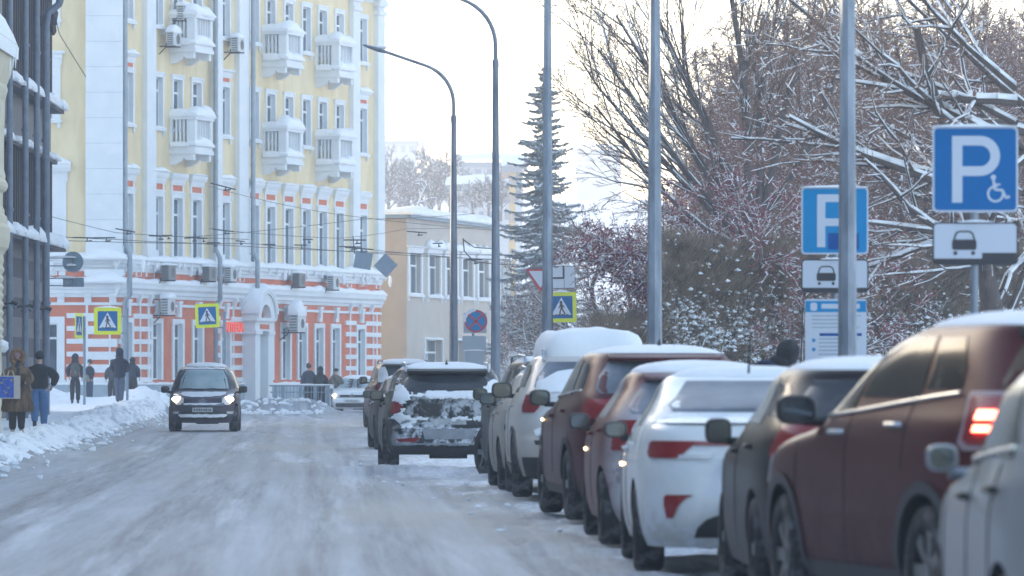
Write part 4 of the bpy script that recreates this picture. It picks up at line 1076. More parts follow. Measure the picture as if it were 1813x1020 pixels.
# ================================================================ OVERHEAD WIRES
def wire(pts,label,r=.012,fit=()):
    """pts: (px,py,s)"""
    P=[Vector((PX(a,s),D(s),PZ(b,s))) for a,b,s in pts]
    w=MB(); Q=[]
    for a,b in zip(P[:-1],P[1:]):
        for k in range(8):
            f=k/8; q=a.lerp(b,f); q.z-=.10*4*f*(1-f)*(a-b).length/20; Q.append(q)
    Q.append(P[-1]); w.tube(Q,r,5,cap=False)
    for px,py,s,l,an in fit:
        x,y,z=PX(px,s),D(s),PZ(py,s); w.tube([(x-l/2,y,z-l/2*math.tan(an)),(x+l/2,y,z+l/2*math.tan(an))],.026,6); w.tube([(x+l*.1,y,z),(x+l*.1,y,z-.13)],.022,5); w.tube([(x+l*.02,y,z-.13),(x+l*.3,y,z-.11)],.025,5)
    o=w.build('overhead_wire',M['wire']); tag(o,label,'wire',group='trolley wires over the crossing'); return o
wire([(85,382,50),(205,412,50),(440,424,50)],'thin wire starting at the wall left of the corner pilaster',.010,[(222,408,50,.7,-.18)])
wire([(85,418,48),(210,424,48),(330,430,47),(905,452,44)],'trolley wire with several dark hangers crossing the yellow front',.013,[(150,421,48,.9,-.02),(185,421,48,.8,0),(280,418,47,.7,-.03),(358,422,47,.4,0),(296,417,47,.4,0),(425,427,46,.35,-.1),(476,433,46,.5,0)])
wire([(85,425,47),(440,431,46),(905,460,43)],'lowest trolley wire crossing the yellow front above the ledge',.013,[(378,430,47,.5,0),(532,434,45,.5,0),(620,437,45,.9,-.02),(545,424,45,.4,0)])
wire([(330,420,47),(640,388,45),(840,378,43)],'wire rising to the right across the yellow front',.010,[(340,421,47,.6,.05)])
wire([(370,330,50),(600,380,46),(905,410,44)],'wire falling to the right from the drainpipe',.010,[(395,330,50,.9,-.25)])
wire([(370,405,48),(600,422,46),(720,405,44),(905,398,42)],'upper wire between the tall front and the beige building',.010,[(395,408,48,.8,-.12),(738,411,44,.8,-.08),(775,431,44,.4,0)])
wire([(620,438,45),(905,462,43)],'wire running from the hanging signs to the right edge of the beige building',.012,[(628,425,50,.8,0),(636,440,50,1.0,-.08)])
wire([(625,418,50),(628,450,50)],'short vertical hanger above the square sign back',.02)
wire([(820,422,52),(822,445,52),(838,462,52),(905,468,50)],'drooping loop of cable beside the farthest street lamp',.02,[(838,460,52,.6,0)])
wire([(820,424,52),(840,438,52),(870,440,52)],'short kinked cable beside the farthest street lamp',.018)
wire([(670,300,14),(905,306,14)],'faint power line far behind over the hillside',.05)
wire([(95,15,52),(105,60,50),(152,136,50)],'black cable hanging from the top left down to the corner pilaster',.016)
# ================================================================ RAILING WITH PEDESTRIAN GUARD
s=44.5; x0,x1=PX(478,s),PX(592,s); y=D(s); g=ground_z(x0,y)
rl=empty('guard_railing',(x0,y,g),label='grey metal guard railing in front of the orange wall',cat='railing')
zt=PZ(682,s); zb=zt-.95
w=MB(); w.box(x0,x1,y-.03,y+.03,zt-.05,zt); w.box(x0,x1,y-.02,y+.02,zt-.30,zt-.26); w.box(x0,x1,y-.02,y+.02,zb+.1,zb+.14); part(w,'rail',M['sign_back'],rl)
w=MB()
for px in (487,501,532,558,580): xx=PX(px,s); w.box(xx-.07,xx+.07,y-.04,y+.04,zb-.4,zt-.02)
w.box(x0-.03,x0+.03,y,y+1.2,zt-.05,zt)
part(w,'post',M['sign_back'],rl)
w=MB(); xx=x0+.1
while xx<x1: w.box(xx-.012,xx+.012,y-.012,y+.012,zb+.14,zt-.05); xx+=.14
part(w,'bar',M['sign_back'],rl)
f=Face((x0,y,0),(1,0,0),(0,-1,0)); s_=MB(); f.snow(s_,0,x1-x0,-.03,.03,zt,.05,4,0,.15); part(s_,'snow',M['snow_clean'],rl,True)
# ================================================================ CARS
def interp(x, pts):
    """piecewise smooth-ish interpolation (catmull) of (x,y) list"""
    xs_=[p[0] for p in pts]; ys_=[p[1] for p in pts]
    if x<=xs_[0]: return ys_[0]
    if x>=xs_[-1]: return ys_[-1]
    i=max(k for k in range(len(xs_)-1) if xs_[k]<=x)
    x0,x1=xs_[i],xs_[i+1]; t=(x-x0)/(x1-x0)
    m0=(ys_[min(i+1,len(xs_)-1)]-ys_[max(i-1,0)])/(xs_[min(i+1,len(xs_)-1)]-xs_[max(i-1,0)])
    m1=(ys_[min(i+2,len(xs_)-1)]-ys_[i])/(xs_[min(i+2,len(xs_)-1)]-xs_[i])
    d=(ys_[i+1]-ys_[i])/(x1-x0)
    if d==0: m0=m1=0
    else:                                    # keep it monotone
        if m0/d<0: m0=0
        if m1/d<0: m1=0
        m0=math.copysign(min(abs(m0),3*abs(d)),d) if m0 else 0; m1=math.copysign(min(abs(m1),3*abs(d)),d) if m1 else 0
    h=x1-x0; t2=t*t; t3=t2*t
    return (2*t3-3*t2+1)*ys_[i]+(t3-2*t2+t)*h*m0+(-2*t3+3*t2)*ys_[i+1]+(t3-t2)*h*m1
class CarShape:
    """the body is a stack of rounded plan outlines: front x, rear x and half width as functions of height.
       x=0 is mid wheelbase, x grows forward"""
    def __init__(c, front, rear, half, H, nlow=5.5, ntop=4.0, zbelt=1.0):
        c.fr,c.re,c.hw,c.H,c.nl,c.nt,c.zb=front,rear,half,H,nlow,ntop,zbelt
    def sl(c,z):
        xf,xr,b=interp(z,c.fr),interp(z,c.re),interp(z,c.hw)
        k=smoothstep(c.zb-.15,c.zb+.2,z); n=c.nl*(1-k)+c.nt*k
        return (xf+xr)/2,(xf-xr)/2,b,n
    def ring(c,z,N=72,grow=0.0):
        xc,a,b,n=c.sl(z); a+=grow; b+=grow; r=[]
        for i in range(N):
            t=2*math.pi*i/N; ct,st=math.cos(t),math.sin(t)
            r.append(Vector((xc+a*math.copysign(abs(ct)**(2/n),ct), b*math.copysign(abs(st)**(2/n),st), z)))
        return r
    def front(c,z,y,off=0.0,sgn=1):
        xc,a,b,n=c.sl(z); q=min(.9999,abs(y)/b); return Vector((xc+sgn*(a*(1-q**n)**(1/n)+off),y,z))
    def rear(c,z,y,off=0.0): return c.front(z,y,off,-1)
    def side(c,z,x,off=0.0,sgn=1):
        xc,a,b,n=c.sl(z); q=min(.9999,abs(x-xc)/a); return Vector((x,sgn*(b*(1-q**n)**(1/n)+off),z))
    def polar(c,z,t,off=0.0):
        """t in degrees of the superellipse parameter; 0 front, 90 left, 180 rear"""
        xc,a,b,n=c.sl(z); a+=off; b+=off; ct,st=math.cos(R(t)),math.sin(R(t))
        return Vector((xc+a*math.copysign(abs(ct)**(2/n),ct), b*math.copysign(abs(st)**(2/n),st), z))
def patch(mb,fn,rows,nu=8,off=.006,skirt=.02,m=0,sub=5):
    """rows: (v, u0, u1) ; fn(v,u,off) -> point"""
    rr=[]
    for (v0,a0,b0),(v1,a1,b1) in zip(rows[:-1],rows[1:]):
        for k in range(sub):
            t=k/sub; rr.append((v0+(v1-v0)*t,a0+(a1-a0)*t,b0+(b1-b0)*t))
    rr.append(rows[-1])
    g=[[fn(v,a+(b-a)*i/nu,off) for i in range(nu+1)] for v,a,b in rr]
    mb.grid(g,m)
    per=[(0,i) for i in range(nu+1)]+[(j,nu) for j in range(1,len(rr))]+[(len(rr)-1,i) for i in range(nu-1,-1,-1)]+[(j,0) for j in range(len(rr)-2,0,-1)]
    P=[]
    for j,i in per:
        v,a,b=rr[j]; P.append(fn(v,a+(b-a)*i/nu,-skirt))
    Q=[g[j][i] for j,i in per]; n=len(per)
    mb.add(P+Q,[(k,(k+1)%n,(k+1)%n+n,k+n) for k in range(n)],m)
def local(mb,name,mats,parent,smooth=True,sharp=40,fix=True): return mb.build(name,mats,parent,smooth,fix,sharp)
def boolean_cut(o,cutter):
    md=o.modifiers.new('b','BOOLEAN'); md.operation='DIFFERENCE'; md.solver='EXACT'; md.object=cutter
    try: md.material_mode='TRANSFER'
    except Exception: pass
    dg=bpy.context.evaluated_depsgraph_get(); me=bpy.data.meshes.new_from_object(o.evaluated_get(dg)); o.modifiers.clear()
    old=o.data; o.data=me; bpy.data.meshes.remove(old); bpy.data.objects.remove(cutter)
    me.polygons.foreach_set('use_smooth',[True]*len(me.polygons)); me.set_sharp_from_angle(angle=R(38))
def make_wheel(r,w,spokes,parent,loc,turn=0.0,side=1):
    mb=MB(); prof=[(r*.62,-w*.42),(r*.70,-w*.49),(r*.90,-w*.5),(r*.975,-w*.42),(r,-w*.30),(r,w*.30),(r*.975,w*.42),(r*.90,w*.5),(r*.70,w*.49),(r*.62,w*.42),(r*.60,0)]
    N=32; mb.grid([[ (p*math.cos(2*math.pi*k/N), q, p*math.sin(2*math.pi*k/N)) for k in range(N)] for p,q in prof+[prof[0]]],0,closed=True)
    ty=local(mb,'wheel',[M['rubber']],parent); ty.location=loc; ty.rotation_euler=(0,0,turn)
    rb=MB(); y0=side*w*.34
    N=24
    rb.grid([[(q*math.cos(2*math.pi*k/N),yy,q*math.sin(2*math.pi*k/N)) for k in range(N)] for q,yy in ((r*.655,side*w*.44),(r*.60,side*w*.40),(r*.585,side*w*.1),(r*.20,side*w*.05),(.01,side*w*.05))],0,closed=True)
    for k in range(spokes):
        a=2*math.pi*k/spokes
        c_,s_=math.cos(a),math.sin(a)
        def q(rad,lat,yy): return (rad*c_-lat*s_,yy,rad*s_+lat*c_)
        ww=r*.085
        vs=[q(r*.08,-ww,y0*1.05),q(r*.08,ww,y0*1.05),q(r*.62,ww*1.3,y0*1.2),q(r*.62,-ww*1.3,y0*1.2)]
        vs+= [(x,yy-side*.035,z) for x,yy,z in vs]
        rb.add(vs,[(0,1,2,3),(7,6,5,4),(0,4,5,1),(1,5,6,2),(2,6,7,3),(3,7,4,0)],1)
    rb.tube([(0,y0*.9,0),(0,y0*1.22,0)],r*.14,12,1)
    ro=local(rb,'rim',[M['black'],M['rim']],ty,True); return ty
def build_car(name,label,spec,group='cars parked along the right side of the road'):
    c=spec['shape']; wb=spec['wb']; r=spec['r']; W=max(p[1] for p in c.hw)*2; H=c.H; zlo=c.fr[0][0]
    paint=spec['paint']; t=empty(name,(0,0,0),label=label,cat=spec.get('cat','car'),group=group)
    # ---- body
    zs=[]; z=zlo
    while z<H-.10: zs.append(z); z+=.032
    zs+= [H-.10+.10*(1-(1-k/9)**2.2) for k in range(10)]
    b=MB(); rings=[c.ring(zz) for zz in zs]; b.grid(rings,closed=True); N=len(rings[0])
    b.add(rings[0],[tuple(range(N-1,-1,-1))]); b.add(rings[-1],[tuple(range(N))])
    body=b.build('body',[paint,M['black']],None,True,True,38)
    cu=MB()
    for xx in (wb/2,-wb/2):
        R_=r*spec.get('arch',1.16); n=28
        cu.tube([(xx,-2,r),(xx,2,r)],R_,n)
        cu.box(xx-R_*.96,xx+R_*.96,-1.99,1.99,-.5,r*.6) if False else None
    co=cu.build('cut',[M['black']],None,False); boolean_cut(body,co); body.parent=t
    # ---- underbody
    ub=MB(); x0,x1=interp(.4,c.re)+.25,interp(.4,c.fr)-.25
    ub.box(x0,x1,-W*.33,W*.33,zlo+.02,.62); ub.box(x0,x0+.12,-.28,.28,zlo-.06,zlo+.05)
    ub.tube([(-wb/2,-W*.42,r),(-wb/2,W*.42,r)],.05,8); ub.tube([(wb/2,-W*.42,r),(wb/2,W*.42,r)],.05,8)
    local(ub,'underbody',[M['black']],t,False)
    # ---- lower cladding / bumpers
    if spec.get('clad'):
        cl_=MB(); hz=spec['clad']
        for t0,t1 in ((-46,46),(134,226)):
            patch(cl_,lambda v,u,o:c.polar(v,u,o),[(zlo+.0,t0,t1),(zlo+.06,t0,t1),(hz,t0,t1)],24,.010,.02)
        for sg in (1,-1):
            patch(cl_,lambda v,u,o:c.side(v,u,o,sg),[(zlo,-wb/2+r*1.15,wb/2-r*1.15),(hz-.08,-wb/2+r*1.15,wb/2-r*1.15)],10,.010,.02)
            for xx in (wb/2,-wb/2):
                A=[]
                for k in range(19):
                    a=R(-8+196*k/18); A.append([c.side(max(zlo,r+q*math.sin(a)),xx+q*math.cos(a),.012,sg) for q in (r*1.15,r*1.33)])
                cl_.grid(A)
        local(cl_,'cladding',[spec.get('cladmat',M['black'])],t,True,30,False)
    # ---- glass
    gm=spec.get('glassmat',M['glass']); zr=H-.115; zbf=spec['zcowl']; zbr=spec['zrear']
    def wfrac(z,f): return interp(z,c.hw)*f
    g=MB(); zt=spec.get('zfront_top',zr)
    patch(g,lambda v,u,o:c.front(v,u,o),[(zbf,-wfrac(zbf,.86),wfrac(zbf,.86)),((zbf+zt)/2,-wfrac((zbf+zt)/2,.88),wfrac((zbf+zt)/2,.88)),(zt,-wfrac(zt,.80),wfrac(zt,.80))],12,.007,.03)
    local(g,'windscreen',[spec.get('windmat',gm)],t)
    g=MB(); zt=spec.get('zrear_top',zr)
    rf=spec.get('rearfrac',(.82,.84,.76))
    patch(g,lambda v,u,o:c.rear(v,u,o),[(zbr,-wfrac(zbr,rf[0]*.95),wfrac(zbr,rf[0]*.95)),(zbr+.05,-wfrac(zbr,rf[0]),wfrac(zbr,rf[0])),((zbr+zt)/2,-wfrac((zbr+zt)/2,rf[1]),wfrac((zbr+zt)/2,rf[1])),(zt,-wfrac(zt,rf[2]),wfrac(zt,rf[2]))],12,.007,.03)
    rw=local(g,'rear_window',[spec.get('rearmat',gm)],t)
    # side windows: rows of (z, xrear, xfront)
    for sg in (1,-1):
        for wi in spec['sidewin']:
            g=MB(); patch(g,lambda v,u,o:c.side(v,u,o,sg),wi,8,.006,.03); local(g,'side_window',[spec.get('sidemat',gm)],t)
        if spec.get('beltchrome'):
            g=MB(); w0=spec['sidewin'][-1]; wl=spec['sidewin'][0]
            xr_=min(q[0][1] for q in spec['sidewin']); xf_=max(q[0][2] for q in spec['sidewin'])
            zz=[q for q in spec['belt']]
            pts=[c.side(interp(x,zz),x,.012,sg) for x in np.linspace(xr_-.02,xf_+.02,12)]; g.tube(pts,.011,6); local(g,'belt_trim',[spec['beltchrome']],t)
        # door seams
        for xd,z0_,z1_ in spec.get('seams',[]): g=MB(); g.tube([c.side(z,xd+ (z-.6)*.03,-.001,sg) for z in np.linspace(z0_,z1_,9)],.0055,4); local(g,'door_seam',[M['black']],t)
        for xh,zh in spec.get('handles',[]):
            g=MB(); a=c.side(zh,xh-.09,.03,sg); b_=c.side(zh,xh+.09,.03,sg); g.tube([c.side(zh,xh-.10,.0,sg),a,b_,c.side(zh,xh+.10,.0,sg)],.016,6); local(g,'door_handle',[spec.get('handlemat',paint)],t)
        # mirror
        xm,zm=spec['mirror']; bp=Vector((xm,sg*interp(zm,c.hw)*.95,zm))
        g=MB(); ms=spec.get('msize',(.10,.12,.085)); ms=(ms[0],ms[1]*.82,ms[2]*.86)
        cy=bp.y+sg*(.05+ms[1]); rows=[]
        for u,k in ((-.07,.80),(-.068,.93),(-.05,1.0),(.0,.97),(.06,.75),(.09,.35),(.095,.05)):
            rows.append([(xm+u,cy+ms[1]*k*math.copysign(abs(math.cos(a))**.6,math.cos(a)),zm+.02+ms[2]*k*math.copysign(abs(math.sin(a))**.6,math.sin(a))) for a in np.linspace(0,2*math.pi,21)[:-1]])
        g.grid(rows,closed=True); g.tube([(xm+.02,bp.y-sg*.03,zm-.05),(xm+.01,cy-sg*ms[1]*.5,zm-.045)],.03,6)
        mo=local(g,'mirror',[spec.get('mirmat',M['black'])],t)
        g=MB(); yaw=R(8)*sg; rim=[(xm-.0655,cy+ms[1]*.84*math.copysign(abs(math.cos(a))**.6,math.cos(a)),zm+.02+ms[2]*.84*math.copysign(abs(math.sin(a))**.6,math.sin(a))) for a in np.linspace(0,2*math.pi,21)[:-1]]; g.add(rim,[tuple(range(20))])
        local(g,'mirror_glass',[M['mirror']],mo,False)
        # wheels
        for xx in (wb/2,-wb/2):
            make_wheel(r,spec.get('tw',.215),spec.get('spokes',5),t,(xx,sg*(W/2-spec.get('tw',.215)/2-.015),r),spec.get('turn',0) if xx>0 else 0,sg)
    # rear lamps (polar patches on both corners)
    for name_,rows,mm in spec.get('rlamps',[]):
        for sg in (1,-1):
            if mm is M['lamp_dim'] and sg<0: continue
            g=MB(); patch(g,lambda v,u,o:c.polar(v,180-sg*u,o),rows,12,.014,.03,0,4); local(g,name_,[mm],t)
    for name_,rows,mm in spec.get('flamps',[]):
        for sg in (1,-1):
            g=MB(); patch(g,lambda v,u,o:c.polar(v,sg*u,o),rows,12,.014,.03,0,4); local(g,name_,[mm],t)
    # patches given directly on rear / front: (name, rows, mat, off)
    for name_,rows,mm,off in spec.get('rear',[]):
        g=MB(); patch(g,lambda v,u,o:c.rear(v,u,o),rows,12,off,.03,0,4); local(g,name_,[mm],t)
    for name_,rows,mm,off in spec.get('front',[]):
        g=MB(); patch(g,lambda v,u,o:c.front(v,u,o),rows,12,off,.03,0,4); local(g,name_,[mm],t)
    # rails, spoiler, antenna
    xr0,xr1=spec['roofx']
    def roofpt(x,yf,up):
        return Vector((x,wfrac(H-.09,yf),H-.06+up))
    if spec.get('rails'):
        for sg in (1,-1):
            g=MB(); L_=xr1-xr0; yb=sg*wfrac(H-.08,.86)
            g.tube([(xr0+.0,yb,H-.11),(xr0+.08,yb,H+.015),(xr0+L_*.5,yb,H+.035),(xr1-.1,yb,H+.015),(xr1,yb,H-.09)],.018,8); local(g,'roof_rail',[spec['rails']],t)
    if spec.get('spoiler'):
        zs_,dp_,mm=spec['spoiler']; g=MB()
        wv=wfrac(zs_,.80); rows=[]
        for i in range(13):
            y=-wv+2*wv*i/12; p=c.rear(zs_,y,0); e_=dp_*(1-.35*(abs(y)/wv)**3)
            rows.append([p+Vector((.12,0,.045)),p+Vector((-e_*.6,0,.035)),p+Vector((-e_,0,.008)),p+Vector((-e_*.95,0,-.018)),p+Vector((.03,0,-.03))])
        g.grid(rows,closed=True); g.add(rows[0],[tuple(range(5))]); g.add(rows[-1],[tuple(range(5))]); local(g,'spoiler',[mm],t)
    if spec.get('antenna'):
        kind,xa=spec['antenna']; g=MB()
        if kind=='fin': g.add([(xa+.09,-.03,H-.03),(xa+.09,.03,H-.03),(xa-.08,.035,H-.03),(xa-.08,-.035,H-.03),(xa-.06,0,H+.09)],[(0,1,2,3),(0,4,1),(1,4,2),(2,4,3),(3,4,0)])
        else: g.tube([(xa,0,H-.03),(xa-.10,0,H+.22)],[.010,.005],6)
        local(g,'antenna',[M['black']],t,False)
    # snow on the roof
    if spec.get('snow'):
        h,seed,fr_=spec['snow']; g=MB(); zb0=H-.06; rows=[]
        xc,a,b_,n=c.sl(zb0); x0_,x1_=(xc-a,xc+a) if not fr_ else fr_
        for kk,sc0 in enumerate((1.0,.995,.97,.93,.86,.75,.6,.4,.05)):
            f=kk/8; sc=sc0
            zz=H-.066*sc**3+.008+h*max(0,1-sc**9)**.45*(.8+.35*mnoise.noise(Vector((seed,sc*3,1))))
            base=c.ring(zb0,56); rr_=[]
            for p in base:
                xx=p.x; 
                q=Vector((xc+(p.x-xc)*sc*.985,p.y*sc*.985,zz)); nz=mnoise.noise(Vector((p.x*1.4,p.y*1.9,seed+f*1.3)))
                q.x+= .05*nz*(h/.15); q.y+=.03*nz*(h/.15); q.z+=.20*h*nz*math.sin(f*math.pi/2); rr_.append(q)
            rows.append(rr_)
        g.grid(rows,closed=True); g.add(rows[-1],[tuple(range(56))]); local(g,'roof_snow',[M['snow_clean']],t,True,60)
    for fn in spec.get('extra',[]): fn(t,c)
    return t
def place_car(t,spec,px,s,slope,rear=True,zoff=0.0,scale=1.0):
    """px,s: outer edge of the rear left tyre seen from behind (rear=True)"""
    P=Vector((PX(px,s),D(s),0)); h=Vector((slope,1,0)).normalized(); rt=Vector((h.y,-h.x,0))
    W=max(p[1] for p in spec['shape'].hw)*2
    o=P+h*(spec['wb']/2*scale)+rt*(W/2-.015)*scale
    t.location=(o.x,o.y,ground_z(o.x,o.y)+zoff); t.rotation_euler=(0,0,math.atan2(h.y,h.x)); t.scale=(scale,)*3
# ---- generic shape generators -------------------------------------------------
def shape(L,W,H,wb,fo,kind='hatch',zlo=.20,zb=.95,hood=.95,hoodlen=1.0,ws=.55,rear_slope=.35,deck=0,cowl=None,roofw=.60,noselow=.62,tail=None,bump=.06,zbt=None):
    xf=wb/2+fo; xr=xf-L
    cowl=cowl or hood+.06; zn=hood-.22
    fr=[(zlo,xf-.10),(zlo+.12,xf-.02),(.50,xf),(noselow,xf-.02),(zn,xf-.10),(hood-.06,xf-.26),(hood,xf-.26-.35*hoodlen),(cowl,xf-.22-hoodlen),(H-.12,xf-.22-hoodlen-ws-.25),(H-.05,xf-.22-hoodlen-ws-.45),(H,xf-.22-hoodlen-ws-.75)]
    if kind=='sedan':
        dz=deck
        re=[(zlo,xr+.12),(zlo+.12,xr+.03),(.48,xr),(.66,xr+.02),(dz-.06,xr+.06),(dz,xr+.12),(dz+.03,xr+.48),(dz+.10,xr+.62),(H-.12,xr+.62+rear_slope+.32),(H-.05,xr+.62+rear_slope+.55),(H,xr+.62+rear_slope+.9)]
    else:
        re=[(zlo,xr+.12),(zlo+.12,xr+.02),(.50,xr),(.66,xr+.01),(.70,xr+bump),(zb,xr+bump+.03),(zb+.12,xr+bump+.08),(H-.13,xr+bump+.08+rear_slope),(H-.05,xr+bump+.12+rear_slope*1.15),(H,xr+bump+.5+rear_slope*1.3)]
    hw=[(zlo,W/2*.93),(zlo+.10,W/2*.97),(.45,W/2*.995),(.62,W/2),(zb-.18,W/2*.995),(zb-.05,W/2*.965),(zb+.05,W/2*.925),(H-.22,W/2*(roofw+.155)),(H-.12,W/2*(roofw+.10)),(H-.045,W/2*(roofw)),(H,W/2*(roofw-.22))]
    return CarShape(fr,re,hw,H,5.2,4.2,zb)
def sides(c,wb,zb,zt,xr,xm,xf,rk=.10,fk=.62,drop=0.0,quarter=None):
    """two door windows (and a quarter light) between belt zb (at front) / zb+drop (rear) and zt"""
    h=zt-zb
    A=[(zb+drop*.5,xr+.0,xm-.04),(zb+drop+h*.1,xr+.0,xm-.04),(zb+h*.55,xr+rk*.5,xm-.05),(zt,xr+rk+.06,xm-.08)]
    B=[(zb,xm+.04,xf),(zb+h*.5,xm+.03,xf-fk*.42),(zt,xm+.0,xf-fk)]
    o=[A,B]
    if quarter: o.append([(zb+drop+.02,quarter,xr-.07),(zb+drop+h*.5,quarter+.10,xr-.03),(zt-.03,quarter+.24,xr+.02)])
    return o
def paintm(name,col,rough=.32,rear=None,rearamt=0,amt=.8,z0=.95,z1=.25,metal=.0,dirt=(.30,.30,.30),rz=None,rscale=2.4,coat=.22):
    if max(col)<.2: rough,coat=.36,.04
    f=dict(z0=z0,z1=z1,amt=amt,dirt=dirt,rscale=rscale)
    if rearamt: f.update(rear=rear,rearamt=rearamt,rz=rz)
    return mat(name,col,rough,metal=metal*.4,coat=coat,frost=f,ior=1.33 if max(col)<.2 else 1.45)
def badge_ring(t,c,zc,y=0,r=.05,rear=True,k=1.0):
    g=MB(); P=[(c.rear if rear else c.front)(zc+r*math.sin(a)*k,y+r*math.cos(a),.012) for a in np.linspace(0,2*math.pi,21)]; g.tube(P,.009,5,cap=False); local(g,'badge',[M['chrome']],t)
def wiper(t,c,z0,y0,y1,zt):
    g=MB(); P=[c.rear(z0+(zt-z0)*k/6,y0+(y1-y0)*k/6,.03) for k in range(7)]; g.tube(P,.012,5); local(g,'wiper',[M['black']],t)
def patch_snow(name,rows,off=.03,rear=True,seed=1,nu=18,sub=7,amp=.02,m=None):
    def fn(t,c):
        g=MB()
        def f(v,u,o):
            k=1 if o>0 else 0
            nn=mnoise.noise(Vector((v*9,u*6,seed))); 
            return (c.rear if rear else c.front)(v+ (.015*mnoise.noise(Vector((u*8,seed,v*3)))),u,(max(.006,off+amp*nn) if o>0 else -.02))
        patch(g,f,rows,nu,off,.02,0,sub); local(g,name,[m or M['snow_clean']],t,True,60)
    return fn
# ================================================================ THE CARS OF THE RIGHT ROW
# 1 silver hatch, nearest, cut by the right edge
P1=paintm('paint_silver',(.27,.29,.32),.30,metal=.35,amt=.55)
s1=shape(4.15,1.72,1.50,2.58,.84,'hatch',zb=1.0,hood=.93,hoodlen=.95,ws=.70,cowl=1.0,rear_slope=.3,roofw=.70)
sp=dict(shape=s1,wb=2.58,r=.31,paint=P1,zcowl=1.03,zrear=1.12,sidewin=sides(s1,2.58,1.03,1.37,-1.28,-.12,.98,.15,.62,.10),belt=[(-1.4,1.13),(1,1.02)],beltchrome=M['chrome'],
 mirror=(.80,1.03),msize=(.09,.085,.07),mirmat=mat('mirror_silver',(.28,.30,.33),.35,metal=.3),seams=[(-.15,.25,1.02),(.93,.3,.98),(-1.02,.5,1.05)],handles=[(.02,.90),(-1.02,.95)],handlemat=M['black'],roofx=(-1.4,.4),snow=(.03,3,None),
 rlamps=[('tail_light',[(.78,18,40),(1.05,18,38)],M['red_lens'])],flamps=[('headlight',[(.66,12,44),(.84,14,48)],M['clear_lens'])],rear=[('number_plate',[(.62,-.26,.26),(.73,-.26,.26)],M['plate'],.02)])
c1=build_car('silver_hatchback','silver hatchback nearest the camera, cut off by the right edge of the photo',sp); place_car(c1,sp,1764,443,-.004)
# 2 burgundy SUV pulling out, brake lamps on
P2=paintm('paint_maroon',(.075,.007,.009),.20,metal=.25,amt=.6,z0=.95,dirt=(.040,.036,.044))
H2=1.74
x2f=1.35+.92; x2r=x2f-4.60
s2=CarShape([(.26,x2f-.12),(.38,x2f-.02),(.55,x2f),(.72,x2f-.03),(.86,x2f-.10),(.98,x2f-.22),(1.05,x2f-.55),(1.12,x2f-1.12),(1.20,x2f-1.27),(1.42,x2f-1.66),(1.60,x2f-2.15),(1.68,x2f-2.55),(H2,x2f-3.2)],
 [(.26,x2r+.15),(.38,x2r+.03),(.55,x2r),(.70,x2r+.02),(.74,x2r+.09),(1.05,x2r+.11),(1.30,x2r+.16),(1.60,x2r+.42),(1.69,x2r+.50),(H2,x2r+.95)],
 [(.26,.87),(.38,.92),(.55,.94),(.75,.945),(1.0,.935),(1.15,.905),(1.25,.86),(1.52,.745),(1.63,.68),(1.70,.60),(H2,.40)],H2,5.2,4.6,1.2)
def tail2(t,c):
    g=MB(); 
    for rows in ([(1.185,30,53),(1.235,30,53)],[(1.12,32,52),(1.155,32,52)]): patch(g,lambda v,u,o:c.polar(v,180-u,o),rows,8,.022,.03,0,3)
    local(g,'brake_light',[M['brake_on']],t)
    g=MB(); patch(g,lambda v,u,o:c.polar(v,180-u,o),[(1.02,28,54),(1.06,20,59),(1.30,14,63),(1.335,16,62)],10,.010,.03,0,3); local(g,'tail_light_surround',[mat('lamp_rim',(.35,.26,.28),.3)],t)
sp=dict(shape=s2,wb=2.70,r=.365,tw=.235,paint=P2,clad=.44,cladmat=mat('cladding_grey',(.055,.058,.066),.7),zcowl=1.22,zrear=1.20,zrear_top=1.58,sidewin=[[(1.30,-1.02,.02),(1.36,-1.04,.0),(1.50,-.98,-.02),(1.635,-.88,-.06)],[(1.20,.10,1.06),(1.30,.08,.80),(1.45,.05,.46),(1.635,.02,.02)],[(1.345,-1.62,-1.10),(1.46,-1.58,-1.10),(1.625,-1.38,-.97)]],
 belt=[(-1.65,1.325),(-1.0,1.285),(0,1.22),(1.1,1.165)],beltchrome=M['chrome'],mirror=(.82,1.20),msize=(.1,.14,.10),seams=[(.04,.45,1.24),(1.02,.5,1.1),(-1.00,.9,1.3)],handles=[(.24,1.10),(-.80,1.15)],handlemat=M['chrome'],roofx=(-1.9,.35),rails=None,snow=(.035,5,None),
 spokes=7,turn=R(-6),glassmat=mat('glass_reflection_streaks',(.010,.009,.008),.16,(.12,.085,.06),2.6,ior=1.25,lo=.50,hi=.60),extra=[tail2],  # warm streaks painted into the glass stand in for reflections
 rlamps=[('tail_light',[(1.05,30,52),(1.08,22,57),(1.28,16,61),(1.31,18,60)],M['red_lens'])],flamps=[('headlight',[(.78,16,44),(.95,18,50)],M['clear_lens'])],spoiler=(1.64,.16,M['black']),
 rear=[('number_plate',[(.85,-.26,.26),(.96,-.26,.26)],M['plate'],.02)])
c2=build_car('burgundy_suv','burgundy SUV with glowing brake lights pulling out beside the silver hatchback',sp); place_car(c2,sp,1633,331,-.235)
